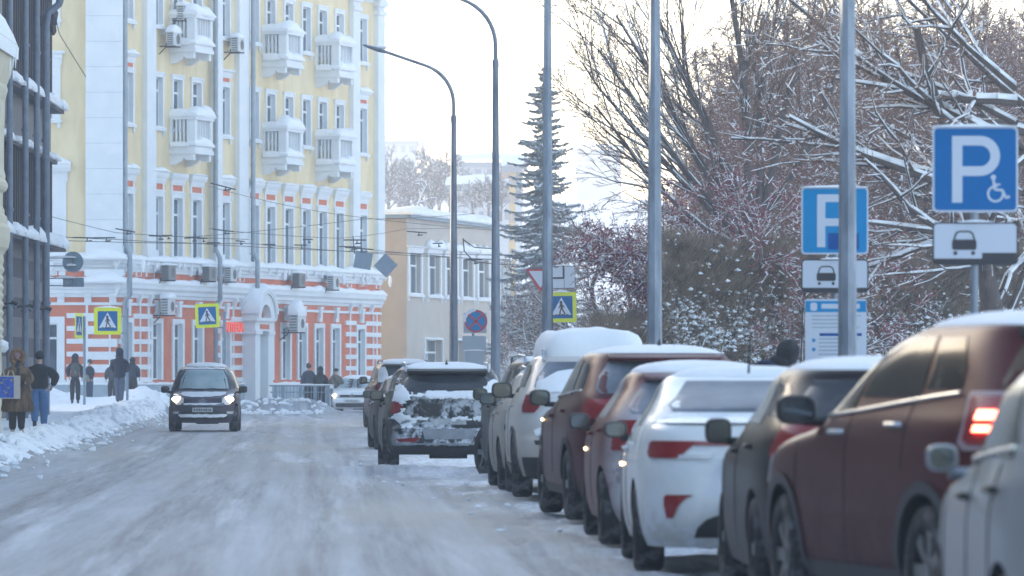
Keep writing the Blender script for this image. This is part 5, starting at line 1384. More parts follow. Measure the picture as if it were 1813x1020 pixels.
# 3 dark brown hatch with white roof
P3=paintm('paint_brown',(.018,.013,.013),.14,metal=.3,amt=.6,z0=.75,dirt=(.20,.21,.23))
s3=shape(4.35,1.80,1.51,2.62,.85,'hatch',zb=1.02,hood=.95,hoodlen=1.0,ws=.62,rear_slope=.42,roofw=.64)
sp=dict(shape=s3,wb=2.62,r=.33,paint=P3,zcowl=1.06,zrear=1.14,sidewin=sides(s3,2.62,1.08,1.40,-1.10,-.10,.98,.12,.62,.07,-1.62),belt=[(-1.6,1.16),(1,1.06)],mirror=(.78,1.03),msize=(.1,.11,.10),
 seams=[(-.12,.3,1.04),(.95,.3,.98)],handles=[(.08,.93),(-.98,.97)],roofx=(-1.5,.4),snow=(.035,9,None),rlamps=[('tail_light',[(.90,24,50),(.96,20,54),(1.12,22,50)],M['red_lens'])],
 rear=[('number_plate',[(.84,-.26,.26),(.95,-.26,.26)],M['plate'],.02),('bumper_insert',[(.28,-.62,.62),(.42,-.66,.66)],M['black'],.012)],flamps=[('headlight',[(.66,14,44),(.82,16,48)],M['clear_lens'])])
c3=build_car('brown_hatchback','glossy dark brown hatchback with a white snowy roof, behind the burgundy SUV',sp); place_car(c3,sp,1330,283,-.03)
# 4 white sedan
P4=paintm('paint_white',(.80,.83,.85),.25,amt=.62,z0=.85,dirt=(.33,.28,.23),rear=(-1.9,-1.2),rearamt=.35)
s4=shape(4.42,1.74,1.47,2.60,.84,'sedan',zb=.98,hood=.93,hoodlen=1.0,ws=.66,rear_slope=.30,deck=1.09,roofw=.62)
def white_extra(t,c):
    g=MB(); patch(g,lambda v,u,o:c.rear(v,u,o),[(1.085,-.74,.74),(1.10,-.72,.72)],14,.05,.03,0,2); local(g,'boot_lip',[P4],t)
    for sg in (1,-1):
        g=MB(); patch(g,lambda v,u,o:c.rear(v,u*sg,o),[(.41,.61,.655),(.50,.575,.675),(.555,.52,.675),(.575,.47,.66)],8,.014,.03,0,3); local(g,'reflector',[M['red_lens']],t)
    badge_ring(t,c,.99,0,.05)
sp=dict(shape=s4,wb=2.60,r=.315,paint=P4,zcowl=1.02,zrear=1.16,zrear_top=1.385,rearfrac=(.84,.82,.76),rearmat=M['glass_frost'],sidewin=sides(s4,2.6,1.02,1.36,-.98,-.10,.98,.26,.62,.05),belt=[(-1.3,1.06),(1,1.0)],
 mirror=(.78,.99),mirmat=M['black'],msize=(.1,.11,.075),seams=[(-.12,.3,1.0),(.93,.3,.95)],handles=[(.06,.88),(-.92,.92)],roofx=(-1.1,.4),snow=(.022,12,None),antenna=('whip',-.95),
 rlamps=[('tail_light',[(.835,20,46),(.87,17,50),(.94,12,51),(.957,12,48)],M['red_lens'])],
 rear=[('tail_light_bar',[(.925,-.56,.56),(.955,-.56,.56)],M['red_lens'],.013),('reversing_lamp',[(.83,-.60,-.36),(.86,-.62,-.32)],M['clear_lens'],.018),('reversing_lamp',[(.83,.36,.60),(.86,.32,.62)],M['clear_lens'],.018),
  ('number_plate',[(.72,-.26,.26),(.83,-.26,.26)],M['plate'],.02),('bumper_insert',[(.27,-.46,.46),(.34,-.44,.44),(.40,-.38,.38),(.43,-.30,.30)],M['black'],.012)],
 flamps=[('headlight',[(.62,14,44),(.78,16,50)],M['clear_lens'])],extra=[white_extra])
c4=build_car('white_sedan','white sedan with wide red tail lights and a frosted rear window',sp); place_car(c4,sp,1122,244,-.012)
def repeater(car,c,z,x):
    g=MB(); p=c.side(z,x,.012,1); g.blob((p.x,p.y,p.z),(.035,.012,.014),1,.02); local(g,'side_repeater',[M['lamp_dim']],car)
repeater(c4,s4,.75,.62)
# 5 red hatch, snow smeared
P5=paintm('paint_red',(.11,.008,.010),.25,amt=.38,z0=.9,z1=.3,dirt=(.40,.38,.40),rear=(-2.1,-1.3),rearamt=.8)
s5=shape(4.05,1.72,1.50,2.55,.82,'hatch',zb=1.0,hood=.95,hoodlen=.92,ws=.62,rear_slope=.40,roofw=.60)
sp=dict(shape=s5,wb=2.55,r=.31,paint=P5,zcowl=1.05,zrear=1.10,sidewin=sides(s5,2.55,1.04,1.39,-1.15,-.12,.96,.20,.6,.06),belt=[(-1.3,1.1),(1,1.02)],mirror=(.76,1.0),msize=(.1,.11,.085),
 seams=[(-.12,.3,1.02)],handles=[(.05,.92),(-.95,.96)],roofx=(-1.3,.4),snow=(.05,15,None),rearmat=M['glass_frost'],sidemat=M['glass_frost'],rlamps=[('tail_light',[(.80,28,46),(1.05,26,48)],M['red_lens'])],spoiler=(1.40,.14,P5),
 flamps=[('headlight',[(.62,14,44),(.8,16,50)],M['clear_lens'])],extra=[patch_snow('rear_snow',[(.70,-.62,.60),(.80,-.60,.62),(1.0,-.62,.60),(1.12,-.56,.50)],.02,True,4)])
c5=build_car('red_hatchback','small red hatchback smeared with snow, between the white sedan and the tall dark red SUV',sp); place_car(c5,sp,1061,211,-.035)
repeater(c5,s5,.78,.6)
# 6 dark red SUV
P6=paintm('paint_wine',(.075,.008,.011),.22,metal=.2,amt=.35,z0=.8,dirt=(.20,.17,.18))
s6=shape(4.55,1.85,1.66,2.66,.90,'hatch',zlo=.24,zb=1.10,hood=1.03,hoodlen=1.0,ws=.6,rear_slope=.36,roofw=.64)
sp=dict(shape=s6,wb=2.66,r=.345,tw=.225,paint=P6,clad=.40,zcowl=1.14,zrear=1.22,sidewin=sides(s6,2.66,1.16,1.54,-1.12,-.12,1.0,.12,.62,.08,-1.66),belt=[(-1.6,1.25),(1,1.15)],beltchrome=M['chrome'],
 mirror=(.80,1.15),msize=(.1,.13,.095),seams=[(-.12,.45,1.12),(.98,.45,1.05)],handles=[(.1,1.0),(-.95,1.05)],roofx=(-1.6,.4),snow=(.028,18,None),antenna=('fin',-1.25),spoiler=(1.55,.18,P6),rearmat=M['glass_frost'],
 rlamps=[('tail_light',[(.98,24,50),(1.12,18,53),(1.17,20,50)],M['red_lens'])],flamps=[('headlight',[(.75,14,44),(.9,16,50)],M['clear_lens'])],rear=[('number_plate',[(.85,-.26,.26),(.96,-.26,.26)],M['plate'],.02)])
c6=build_car('wine_red_suv','wine red SUV with a thin even layer of snow on its long roof',sp); place_car(c6,sp,1001,184,-.085)
repeater(c6,s6,.95,1.0)
# 7 beige SUV with a thick snow cap
P7=paintm('paint_beige',(.60,.57,.54),.3,metal=.1,amt=.75,z0=.85,z1=.3,dirt=(.26,.19,.13),rear=(-2.2,-1.7),rearamt=.75,rz=(.75,1.1))
s7=shape(4.45,1.82,1.64,2.65,.88,'hatch',zlo=.24,zb=1.08,hood=1.02,hoodlen=1.0,ws=.6,rear_slope=.40,roofw=.64)
sp=dict(shape=s7,wb=2.65,r=.345,tw=.225,paint=P7,clad=.46,zcowl=1.12,zrear=1.20,sidewin=sides(s7,2.65,1.14,1.52,-1.10,-.12,1.0,.14,.62,.08,-1.6),belt=[(-1.6,1.24),(1,1.13)],mirror=(.80,1.18),msize=(.1,.15,.11),
 seams=[(-.12,.45,1.1)],handles=[(.1,.98),(-.95,1.03)],roofx=(-1.6,.4),snow=(.30,21,None),rails=M['chrome'],rearmat=M['glass_frost'],
 rlamps=[('tail_light',[(.96,28,47),(1.02,24,50),(1.16,28,52)],M['red_lens'])],flamps=[('headlight',[(.75,14,44),(.9,16,50)],M['clear_lens'])],rear=[('number_plate',[(.80,-.26,.26),(.91,-.26,.26)],M['plate'],.02),('bumper_lamp',[(.60,.42,.66),(.65,.40,.68)],M['black'],.016)],
 extra=[patch_snow('rear_snow',[(1.18,-.66,.66),(1.30,-.64,.64),(1.42,-.62,.40),(1.49,-.58,-.1)],.018,True,8),patch_snow('rear_snow',[(.70,-.5,.66),(.76,-.5,.68),(.84,-.2,.5)],.02,True,9)])
c7=build_car('beige_suv','pearly beige SUV carrying a very thick domed cap of snow on its roof',sp); place_car(c7,sp,907,157,-.03)
# 8 pale sedan ahead of it, mostly hidden
P8=paintm('paint_pale',(.36,.34,.31),.35,amt=.9,z0=1.0,z1=.4,dirt=(.33,.29,.25))
s8=shape(4.4,1.75,1.49,2.6,.85,'hatch',zb=1.0,hood=.95,hoodlen=1.0,ws=.62,rear_slope=.5,roofw=.62)
sp=dict(shape=s8,wb=2.6,r=.315,paint=P8,zcowl=1.05,zrear=1.1,sidewin=sides(s8,2.6,1.04,1.38,-1.1,-.1,.98,.2,.6,.05),belt=[(-1.3,1.1),(1,1.02)],beltchrome=M['chrome'],mirror=(.78,1.10),msize=(.1,.13,.09),seams=[(-.12,.3,1.02)],handles=[(.05,.92),(-.95,.95)],roofx=(-1.3,.4),snow=(.04,24,None),rails=M['chrome'],
 rlamps=[('tail_light',[(.8,14,38),(.98,14,40)],M['red_lens'])])
c8=build_car('pale_hatchback','dirty pale hatchback almost hidden behind the beige SUV, its black mirror sticking out',sp); place_car(c8,sp,882,143.5,-.05)
# 9 dark SUV ahead with a big visible wheel
P9=paintm('paint_dark9',(.025,.026,.028),.22,amt=.5,z0=.9,dirt=(.2,.195,.2))
s9=shape(4.5,1.84,1.68,2.66,.88,'hatch',zlo=.24,zb=1.10,hood=1.03,hoodlen=1.0,ws=.6,rear_slope=.36,roofw=.64)
sp=dict(shape=s9,wb=2.66,r=.345,paint=P9,clad=.45,zcowl=1.14,zrear=1.2,sidewin=sides(s9,2.66,1.16,1.54,-1.1,-.12,1.0,.12,.62,.08,-1.62),belt=[(-1.6,1.24),(1,1.14)],mirror=(.80,1.15),msize=(.1,.13,.1),seams=[(-.12,.45,1.1)],handles=[(.1,1.0),(-.95,1.04)],roofx=(-1.6,.4),snow=(.04,27,None),rails=M['chrome'],
 rlamps=[('tail_light',[(.96,14,40),(1.12,13,42)],M['red_lens'])],turn=R(14))
c9=build_car('dark_suv','dark SUV peeking out left of the beige one, front wheel standing free',sp); place_car(c9,sp,883,129,-.10)
# 10 black crossover in the middle, rear plastered with snow
P10=paintm('paint_charcoal',(.026,.029,.032),.26,metal=.2,amt=.4,z0=.7,z1=.25,dirt=(.20,.22,.25),rear=(-2.15,-1.85),rearamt=.48,rscale=3.2)
H10=1.60
s10=shape(4.45,1.92,H10,2.68,.92,'hatch',zlo=.27,zb=1.04,hood=1.0,hoodlen=1.0,ws=.62,rear_slope=.48,roofw=.68,bump=.11)
def x10(t,c):
    wiper(t,c,1.21,.02,-.40,1.245)
    for sg in (1,-1):
        g=MB(); patch(g,lambda v,u,o:c.rear(v,u*sg,o),[(.46,.50,.74),(.50,.44,.78),(.52,.44,.60)],8,.014,.03,0,3); local(g,'reflector',[M['red_lens']],t)
    # dust of snow with ragged holes over the tailgate
    rr=random.Random(6); g=MB()
    def cell(v0,v1,u0,u1,th):
        pass
    NU,NV=190,120; zA,zB=.66,1.46
    def h(u,v):
        e=mnoise.fractal(Vector((u*2.3,v*4.2,3.3)),1.0,2.0,6)+.45*mnoise.fractal(Vector((u*13,v*19,9.3)),1.0,2.0,4)
        k=-.13
        k+= .62*math.exp(-((v-1.16)/.085)**2)*(1-.15*abs(u))                 # below the window
        k+= .55*math.exp(-((abs(u)-.70)/.13)**2)*smoothstep(.74,.86,v)*(1-smoothstep(1.34,1.46,v)) # sides
        k+= .55*math.exp(-((v-.81)/.055)**2)
        k+= .22*smoothstep(-.05,.3,-u)*0
        if v>1.22 and abs(u)<.52: k-=.9
        if v>1.30 and u>.36: k-=.3
        k-= .30*math.exp(-((abs(u)-.36)/.24)**2-((v-.96)/.085)**2)
        return e*.55+k
    pt={}
    for j in range(NV+1):
        for i in range(NU+1):
            v=zA+(zB-zA)*j/NV; u=(-1+2*i/NU)*wf(v)
            hh=h(u,v); pt[i,j]=(hh,c.rear(v,u,.004+max(0,min(.03,hh*.05))))
    for j in range(NV):
        for i in range(NU):
            q=[pt[i,j],pt[i+1,j],pt[i+1,j+1],pt[i,j+1]]
            if sum(x[0]>.25 for x in q)>=3: g.add([x[1] for x in q],[(0,1,2,3)])
    local(g,'tailgate_snow',[M['snow_clean']],t,True,60)
def wf(v): return interp(v,s10.hw)*.93
sp10=dict(shape=s10,wb=2.68,r=.345,tw=.225,paint=P10,clad=.40,zcowl=1.12,zrear=1.205,zrear_top=1.46,rearfrac=(.86,.84,.74),sidewin=sides(s10,2.68,1.12,1.48,-1.15,-.12,1.0,.16,.62,.08,-1.62),belt=[(-1.6,1.23),(1,1.11)],beltchrome=M['chrome'],
 mirror=(.80,1.12),msize=(.1,.13,.09),seams=[(-.12,.45,1.08)],handles=[(.1,.98),(-.95,1.02)],roofx=(-1.5,.4),snow=(.045,30,None),rails=M['chrome'],antenna=('fin',-1.2),spoiler=(1.50,.17,M['black']),
 rlamps=[('tail_light',[(.88,32,48),(.98,28,51),(1.05,30,51)],M['red_lens'])],flamps=[('headlight',[(.75,14,44),(.9,16,50)],M['clear_lens'])],
 rear=[('number_plate',[(.70,-.26,.26),(.80,-.26,.26)],M['plate'],.0),('bumper_recess',[(.50,-.36,.36),(.655,-.40,.40)],mat('dusty_bumper',(.33,.35,.38),.8,(.20,.21,.23),3.0),.010),
  ('bumper_lip',[(.415,-.80,.80),(.44,-.80,.80)],mat('lip_dusty',(.42,.45,.50),.8,(.25,.26,.28),4.0),.03),('bumper_insert',[(.28,-.66,.66),(.40,-.70,.70)],M['black'],.014)],extra=[x10])
c10=build_car('black_crossover','black crossover in mid picture, its tailgate half covered with blown snow',sp10); place_car(c10,sp10,679,118.5,-.055)
# 11 dark sedan ahead of it
P11=paintm('paint_dark11',(.035,.029,.028),.2,metal=.2,amt=.6,z0=.9,dirt=(.17,.165,.17))
s11=shape(4.5,1.78,1.46,2.65,.88,'sedan',zb=.98,hood=.93,hoodlen=1.0,ws=.68,rear_slope=.35,deck=1.05,roofw=.62)
sp=dict(shape=s11,wb=2.65,r=.32,paint=P11,zcowl=1.02,zrear=1.12,zrear_top=1.36,sidewin=sides(s11,2.65,1.02,1.35,-1.0,-.1,.98,.26,.62,.05),belt=[(-1.3,1.06),(1,1.0)],beltchrome=M['chrome'],mirror=(.78,1.06),msize=(.1,.12,.085),seams=[(-.12,.3,1.0)],handles=[(.06,.9),(-.9,.93)],handlemat=M['chrome'],roofx=(-1.1,.4),snow=(.04,33,None),rearmat=M['glass_frost'],
 rlamps=[('tail_light',[(.85,12,40),(1.0,10,42)],M['red_lens'])])
c11=build_car('dark_sedan','low dark sedan with chrome window trim directly ahead of the black crossover',sp); place_car(c11,sp,663,90,-.075)
# 12 big black SUV ahead
P12=paintm('paint_black12',(.022,.025,.03),.22,amt=.5,z0=.9,z1=.3,dirt=(.16,.18,.21),rear=(-2.45,-2.1),rearamt=.35)
s12=shape(4.75,1.88,1.80,2.75,.88,'hatch',zlo=.30,zb=1.18,hood=1.10,hoodlen=1.05,ws=.55,rear_slope=.26,roofw=.68)
sp=dict(shape=s12,wb=2.75,r=.37,tw=.25,paint=P12,zcowl=1.22,zrear=1.28,sidewin=sides(s12,2.75,1.24,1.67,-1.15,-.12,1.0,.08,.55,.05,-1.75),belt=[(-1.7,1.3),(1,1.22)],beltchrome=M['chrome'],mirror=(.80,1.28),msize=(.12,.14,.12),seams=[(-.12,.45,1.2)],handles=[(.1,1.08),(-.95,1.1)],roofx=(-1.7,.4),snow=(.09,36,None),rails=M['black'],
 rlamps=[('tail_light',[(.95,34,48),(1.2,34,50)],M['red_lens'])],spoiler=(1.70,.15,M['black']),extra=[patch_snow('rear_snow',[(1.25,-.76,-.45),(1.5,-.74,-.5),(1.66,-.7,-.55)],.02,True,3,8),patch_snow('rear_snow',[(1.25,.45,.76),(1.5,.5,.74),(1.66,.55,.7)],.02,True,5,8)])
c12=build_car('black_suv','big black SUV with a snowy roof, farthest of the parked cars',sp); place_car(c12,sp,655,65.5,-.09)
# 13 far white van
P13=paintm('paint_van',(.55,.57,.60),.4,amt=.7)
s13=shape(5.2,2.0,2.25,3.2,.95,'hatch',zlo=.3,zb=1.3,hood=1.2,hoodlen=.8,ws=.8,rear_slope=.10,roofw=.76)
sp=dict(shape=s13,wb=3.2,r=.36,paint=P13,zcowl=1.32,zrear=1.4,sidewin=[[(1.35,.3,1.2),(1.6,.3,1.1),(2.0,.3,.8)]],belt=[(0,1.3),(1,1.3)],mirror=(1.2,1.45),msize=(.1,.1,.18),roofx=(-2,.5),snow=(.22,40,None),rlamps=[('tail_light',[(.95,24,40),(1.4,24,40)],M['red_lens'])],seams=[(.2,.4,1.9)],handles=[(.4,1.1)])
c13=build_car('white_van','white van with a snowy roof glimpsed far behind between the lamp posts',sp); sp['_']=0
c13.location=(PX(924,47),D(47),-.0); c13.rotation_euler=(0,0,R(97)); 
# 14 oncoming dark people carrier
P14=paintm('paint_mpv',(.055,.047,.068),.25,metal=.2,amt=.6,z0=.7,z1=.2,dirt=(.14,.13,.15))
xf14=1.27+.82; xr14=xf14-4.1
s14=CarShape([(.22,xf14-.08),(.34,xf14),(.50,xf14+.0),(.64,xf14-.03),(.76,xf14-.09),(.85,xf14-.20),(.92,xf14-.44),(.99,xf14-.72),(1.05,xf14-.86),(1.30,xf14-1.12),(1.52,xf14-1.42),(1.60,xf14-1.75),(1.66,xf14-2.4)],
 [(.22,xr14+.12),(.34,xr14+.02),(.50,xr14),(.70,xr14+.05),(1.0,xr14+.08),(1.5,xr14+.35),(1.60,xr14+.5),(1.66,xr14+1.0)],
 [(.22,.81),(.34,.85),(.50,.865),(.80,.865),(.98,.855),(1.08,.83),(1.30,.755),(1.50,.665),(1.59,.56),(1.66,.34)],1.66,3.5,3.4,1.0)
M['windscreen_dirty']=mat('dusty_windscreen',(.26,.36,.40),.4,(.40,.48,.50),2.2,spec=.3)
def x14(t,c):
    fr=c.front
    g=MB()   # chevron badge
    for dz in (0,.05): stroke_pts=[fr(.70+dz,-.09,.03),fr(.75+dz,0,.03),fr(.70+dz,.09,.03)]; g.tube(stroke_pts,.012,5)
    local(g,'badge',[M['chrome']],t)
    g=MB()
    for z in (.655,.70): g.tube([fr(z,u,.02) for u in np.linspace(-.52,.52,15)],.011,5)
    local(g,'grille_bar',[M['chrome']],t)
    g=MB(); patch(g,lambda v,u,o:fr(v,u,o),[(.485,-.25,.25),(.595,-.25,.25)],8,.03,.03); pl=local(g,'number_plate',[M['plate']],t)
    g=MB()
    for k,(u0,u1) in enumerate(((-.22,-.18),(-.155,-.115),(-.10,-.06),(-.045,-.005),(.02,.06),(.075,.115),(.145,.17),(.18,.21))): patch(g,lambda v,u,o:fr(v,u,o),[(.515,u0,u1),(.565,u0,u1)],1,.034,.002,0,1)
    local(g,'plate_characters',[M['plate_ink']],pl)
    for nm,rows,off,sd in (('bonnet_snow',[(.86,-.30,.22),(.89,-.48,.44),(.93,-.56,.55),(.985,-.52,.56)],.016,2),('grille_snow',[(.665,-.45,.30),(.70,-.48,.48)],.03,5),('bumper_snow',[(.355,-.55,.52),(.40,-.60,.60),(.435,-.58,.58)],.05,7)):
        patch_snow(nm,rows,off,False,sd,22,5,.014)(t,c)
    g=MB(); 
    for y0,y1 in ((-.55,.0),(.05,.58)): g.tube([fr(1.045+.015*math.sin(k),y0+(y1-y0)*k/5,.02) for k in range(6)],.010,5)
    local(g,'wiper',[M['black']],t)
    for sg in (1,-1):
        g=MB(); patch(g,lambda v,u,o:fr(v,u*sg,o),[(.44,.60,.74),(.50,.58,.76)],5,.02,.03); local(g,'fog_lamp',[M['clear_lens']],t)
    # frost film along the windscreen's upper edge
    patch_snow('windscreen_frost',[(1.555,-.50,.50),(1.58,-.50,.50)],.01,False,3,16,2,.004)(t,c)
    g=MB()
    for yy in (.28,-.30): g.blob(c.front(1.22,yy,-.10),(.07,.11,.14),3,.1)
sp=dict(shape=s14,wb=2.54,r=.325,paint=P14,zcowl=1.06,zfront_top=1.555,zrear=1.1,sidewin=sides(s14,2.54,1.06,1.50,-1.3,-.1,1.0,.1,.55,.04),belt=[(-1.3,1.12),(1,1.08)],mirror=(.95,1.02),msize=(.09,.13,.10),seams=[(-.12,.3,1.04)],handles=[(.1,.95)],roofx=(-1.4,.2),snow=(.05,44,None),windmat=M['windscreen_dirty'],
 flamps=[('headlight',[(.66,27,36),(.71,20,42),(.82,20,47),(.93,36,50)],M['clear_lens'])],rlamps=[('tail_light',[(.8,16,40),(1.2,20,40)],M['red_lens'])],
 front=[('upper_grille',[(.615,-.48,.48),(.65,-.50,.50)],M['black'],.01),('lower_grille',[(.30,-.56,.56),(.36,-.62,.62),(.46,-.62,.62),(.54,-.28,.28)],M['black'],.012)],extra=[x14])
c14=build_car('dark_people_carrier','dark oncoming people carrier with lit headlights and snow on its bonnet',sp,None)
for sg in (1,-1):
    g=MB(); p=s14.polar(.80,sg*34,.03); g.blob(p,(.05,.12,.07),2,.03,nu=14,nv=8); local(g,'headlamp_bulb',[M['lamp_on']],c14)
c14.location=(PX(355.5,70),D(70)+1.9,ground_z(PX(355.5,70),D(70))+.0); c14.rotation_euler=(0,0,R(-90+1.6)); c14.scale=(1.03,)*3
# 15 far white hatch
P15=paintm('paint_white15',(.72,.75,.78),.3,amt=.5,z0=.6)
s15=shape(4.35,1.74,1.50,2.6,.85,'hatch',zb=.98,hood=.96,hoodlen=.95,ws=.7,cowl=1.0,rear_slope=.4,roofw=.62)
def x15(t,c):
    fr=c.front; g=MB(); zc=.72; g.tube([fr(zc+a,b,.03) for a,b in ((.075,0),(0,.055),(-.075,0),(0,-.055),(.075,0))],.014,5); local(g,'badge',[M['chrome']],t)
    patch_snow('bumper_snow',[(.46,.30,.72),(.56,.40,.76),(.60,.50,.74)],.02,False,2,10)(t,c); patch_snow('bumper_snow',[(.46,-.72,-.30),(.56,-.76,-.40),(.60,-.74,-.50)],.02,False,7,10)(t,c)
    g=MB(); patch(g,lambda v,u,o:fr(v,u,o),[(.46,-.25,.25),(.56,-.25,.25)],6,.03,.03); local(g,'number_plate',[M['plate']],t)
sp=dict(shape=s15,wb=2.6,r=.315,paint=P15,zcowl=1.03,zrear=1.1,sidewin=sides(s15,2.6,1.02,1.38,-1.1,-.1,.98,.2,.6,.05),belt=[(-1.3,1.08),(1,1.0)],mirror=(.80,1.02),mirmat=P15,msize=(.09,.11,.08),seams=[(-.12,.3,1.0)],handles=[(.06,.9)],roofx=(-1.2,.3),snow=(.035,48,None),windmat=M['windscreen_dirty'],
 flamps=[('headlight',[(.66,15,40),(.70,10,44),(.78,18,48)],M['clear_lens'])],front=[('upper_grille',[(.645,-.52,.52),(.70,-.60,.60),(.75,-.5,.5)],M['black'],.010),('lower_grille',[(.27,-.62,.62),(.33,-.66,.66),(.42,-.62,.62)],M['black'],.012)],extra=[x15])
c15=build_car('white_hatchback','white oncoming hatchback with a diamond badge and one lit headlight, far away at the bend',sp,None)
g=MB(); g.blob(s15.polar(.72,-30,.03),(.05,.10,.055),2,.03,nu=12,nv=8); local(g,'headlamp_bulb',[M['lamp_on']],c15)
c15.location=(PX(628,44.8),D(44.8)+1.9,-.0); c15.rotation_euler=(0,0,R(-90-3))
# ================================================================ PEOPLE
SKIN=mat('skin',(.50,.30,.22),.6,(.55,.34,.26),8)
def skinmesh(name,verts,edges,mats,parent,sub=2,flat=1.0,root=0,disp=0.0,seed=0,k=1.0):
    me=bpy.data.meshes.new(name); me.from_pydata([v[0] for v in verts],edges,[])
    o=bpy.data.objects.new(name,me); COL.objects.link(o)
    md=o.modifiers.new('s','SKIN'); md.use_smooth_shade=True; md.branch_smoothing=.6
    for i,v in enumerate(verts):
        r=v[1]; sv=me.skin_vertices[0].data[i]; sv.radius=(r*k,r*k) if not hasattr(r,'__len__') else (r[0]*k,r[1]*k); sv.use_root=(i==root)
    ms=o.modifiers.new('u','SUBSURF'); ms.levels=sub; ms.render_levels=sub
    dg=bpy.context.evaluated_depsgraph_get(); m2=bpy.data.meshes.new_from_object(o.evaluated_get(dg)); bpy.data.objects.remove(o)
    if disp:
        for v in m2.vertices:
            n=mnoise.fractal(Vector(v.co)*5+Vector((seed,0,0)),1,2,3); v.co+=v.normal*disp*n
    m2.name=name; m2.materials.clear()
    for q in (mats if isinstance(mats,(list,tuple)) else [mats]): m2.materials.append(q)
    m2.polygons.foreach_set('use_smooth',[True]*len(m2.polygons))
    o=bpy.data.objects.new(name,m2); COL.objects.link(o); o.parent=parent; return o
def person(label,px,s,height,facing,coat,trouser,hairm,pose,group=None,zoff=None,gear=None,headgear='hat',shoe=None,coatlen=.0,fat=1.0,depth=0,glove=None,coat_disp=.006):
    """local frame: the figure looks along +y before turning; facing = rotation about z (0 looks away from the camera)"""
    x=PX(px,s); y=D(s)+depth; z=ground_z(x,y) if zoff is None else zoff
    t=empty('person',(x,y,z),facing,label=label,cat='person',group=group)
    k=height/1.75; K=lambda *p:Vector(p)*k
    P=dict(hip=K(0,0,.93),waist=K(0,0,1.06),chest=K(0,.0,1.27),neck=K(0,0,1.46),chin=K(0,.02,1.53),head=K(0,.015,1.62),top=K(0,.0,1.70))
    P.update(hL=K(-.095,0,.90),hR=K(.095,0,.90),kL=K(-.10,.02,.49),kR=K(.10,.02,.49),aL=K(-.10,0,.09),aR=K(.10,0,.09),tL=K(-.11,.13,.03),tR=K(.11,.13,.03),
             sL=K(-.175,0,1.36),sR=K(.175,0,1.36),eL=K(-.25,-.02,1.13),eR=K(.25,-.02,1.13),wL=K(-.25,.10,.90),wR=K(.25,.10,.90))
    for a,b in pose.items(): P[a]=K(*b)
    f=fat*k
    # continuous body
    names=['hip','waist','chest','neck','chin','head','top','sL','eL','wL','sR','eR','wR','hL','kL','aL','tL','hR','kR','aR','tR']
    rad=dict(hip=.115*f,waist=.10*f,chest=.12*f,neck=.05*k,chin=.062*k,head=.082*k,top=.05*k,sL=.055*f,eL=.038*f,wL=.026*k,sR=.055*f,eR=.038*f,wR=.026*k,hL=.085*f,kL=.055*f,aL=.036*k,tL=.028*k,hR=.085*f,kR=.055*f,aR=.036*k,tR=.028*k)
    V=[(P[n],rad[n]) for n in names]; ix={n:i for i,n in enumerate(names)}
    E=[(ix[a],ix[b]) for a,b in (('hip','waist'),('waist','chest'),('chest','neck'),('neck','chin'),('chin','head'),('head','top'),('chest','sL'),('sL','eL'),('eL','wL'),('chest','sR'),('sR','eR'),('eR','wR'),('hip','hL'),('hL','kL'),('kL','aL'),('aL','tL'),('hip','hR'),('hR','kR'),('kR','aR'),('aR','tR'))]
    body=skinmesh('body',V,E,SKIN,t,2)
    # face details
    fm=MB(); hd=P['head']
    fm.blob(hd+K(0,.085,-.025),(.013*k,.02*k,.022*k),1,.05,nu=8,nv=6)
    local(fm,'nose',[SKIN],body)
    fm=MB()
    for sg in (-1,1): fm.blob(hd+K(sg*.03,.074,.005),(.011*k,.008*k,.007*k),1,.0,nu=8,nv=6)
    local(fm,'eyes',[M['black']],body)
    # hands: palm, four fingers and thumb
    gm=glove or SKIN
    for w_,e_,sg in (('wL','eL',-1),('wR','eR',1)):
        w0=P[w_]; d=(w0-P[e_]).normalized(); up=Vector((0,0,1)) if abs(d.z)<.8 else Vector((0,1,0)); sd=d.cross(up).normalized(); nn=sd.cross(d)
        V=[(w0,.026*k),(w0+d*.05*k,.030*k),(w0+d*.085*k,.028*k)]; E=[(0,1),(1,2)]
        for i in range(4):
            b=w0+d*.085*k+nn*(i-1.5)*.019*k; ln=(.06,.075,.07,.055)[i]*k; c0=len(V)
            V+=[(b,.0105*k),(b+d*ln*.5-sd*sg*.008*k,.0095*k),(b+d*ln*.85-sd*sg*.028*k,.008*k)]; E+=[(2,c0),(c0,c0+1),(c0+1,c0+2)]
        c0=len(V); V+=[(w0+d*.04*k+nn*.035*k,.012*k),(w0+d*.08*k+nn*.055*k,.0095*k)]; E+=[(1,c0),(c0,c0+1)]
        skinmesh('hand',V,E,gm,body if gm is SKIN else t,1)
    # trousers
    V=[(P['hip']+K(0,0,.14),(.14*f,.12*f)),(P['hip'],(.15*f,.135*f))]+[(P[n],r_) for n,r_ in (('hL',.105*f),('kL',.078*f),('aL',.062*k),('hR',.105*f),('kR',.078*f),('aR',.062*k))]
    skinmesh('trousers',V,[(0,1),(1,2),(2,3),(3,4),(1,5),(5,6),(6,7)],trouser,t,2,disp=.006,seed=px,k=1.18)
    # shoes
    for a,b in (('aL','tL'),('aR','tR')):
        d=(P[b]-P[a]); V=[(P[a]+K(0,-.02,.05),.05*k),(P[a]+K(0,-.03,-.035),.048*k),(P[a]+d*.6+K(0,0,-.012),.046*k),(P[b]+d*.15,.036*k)]
        skinmesh('shoe',V,[(0,1),(1,2),(2,3)],shoe or M['black'],t,1)
    # coat: torso and sleeves in one
    cl_=coatlen
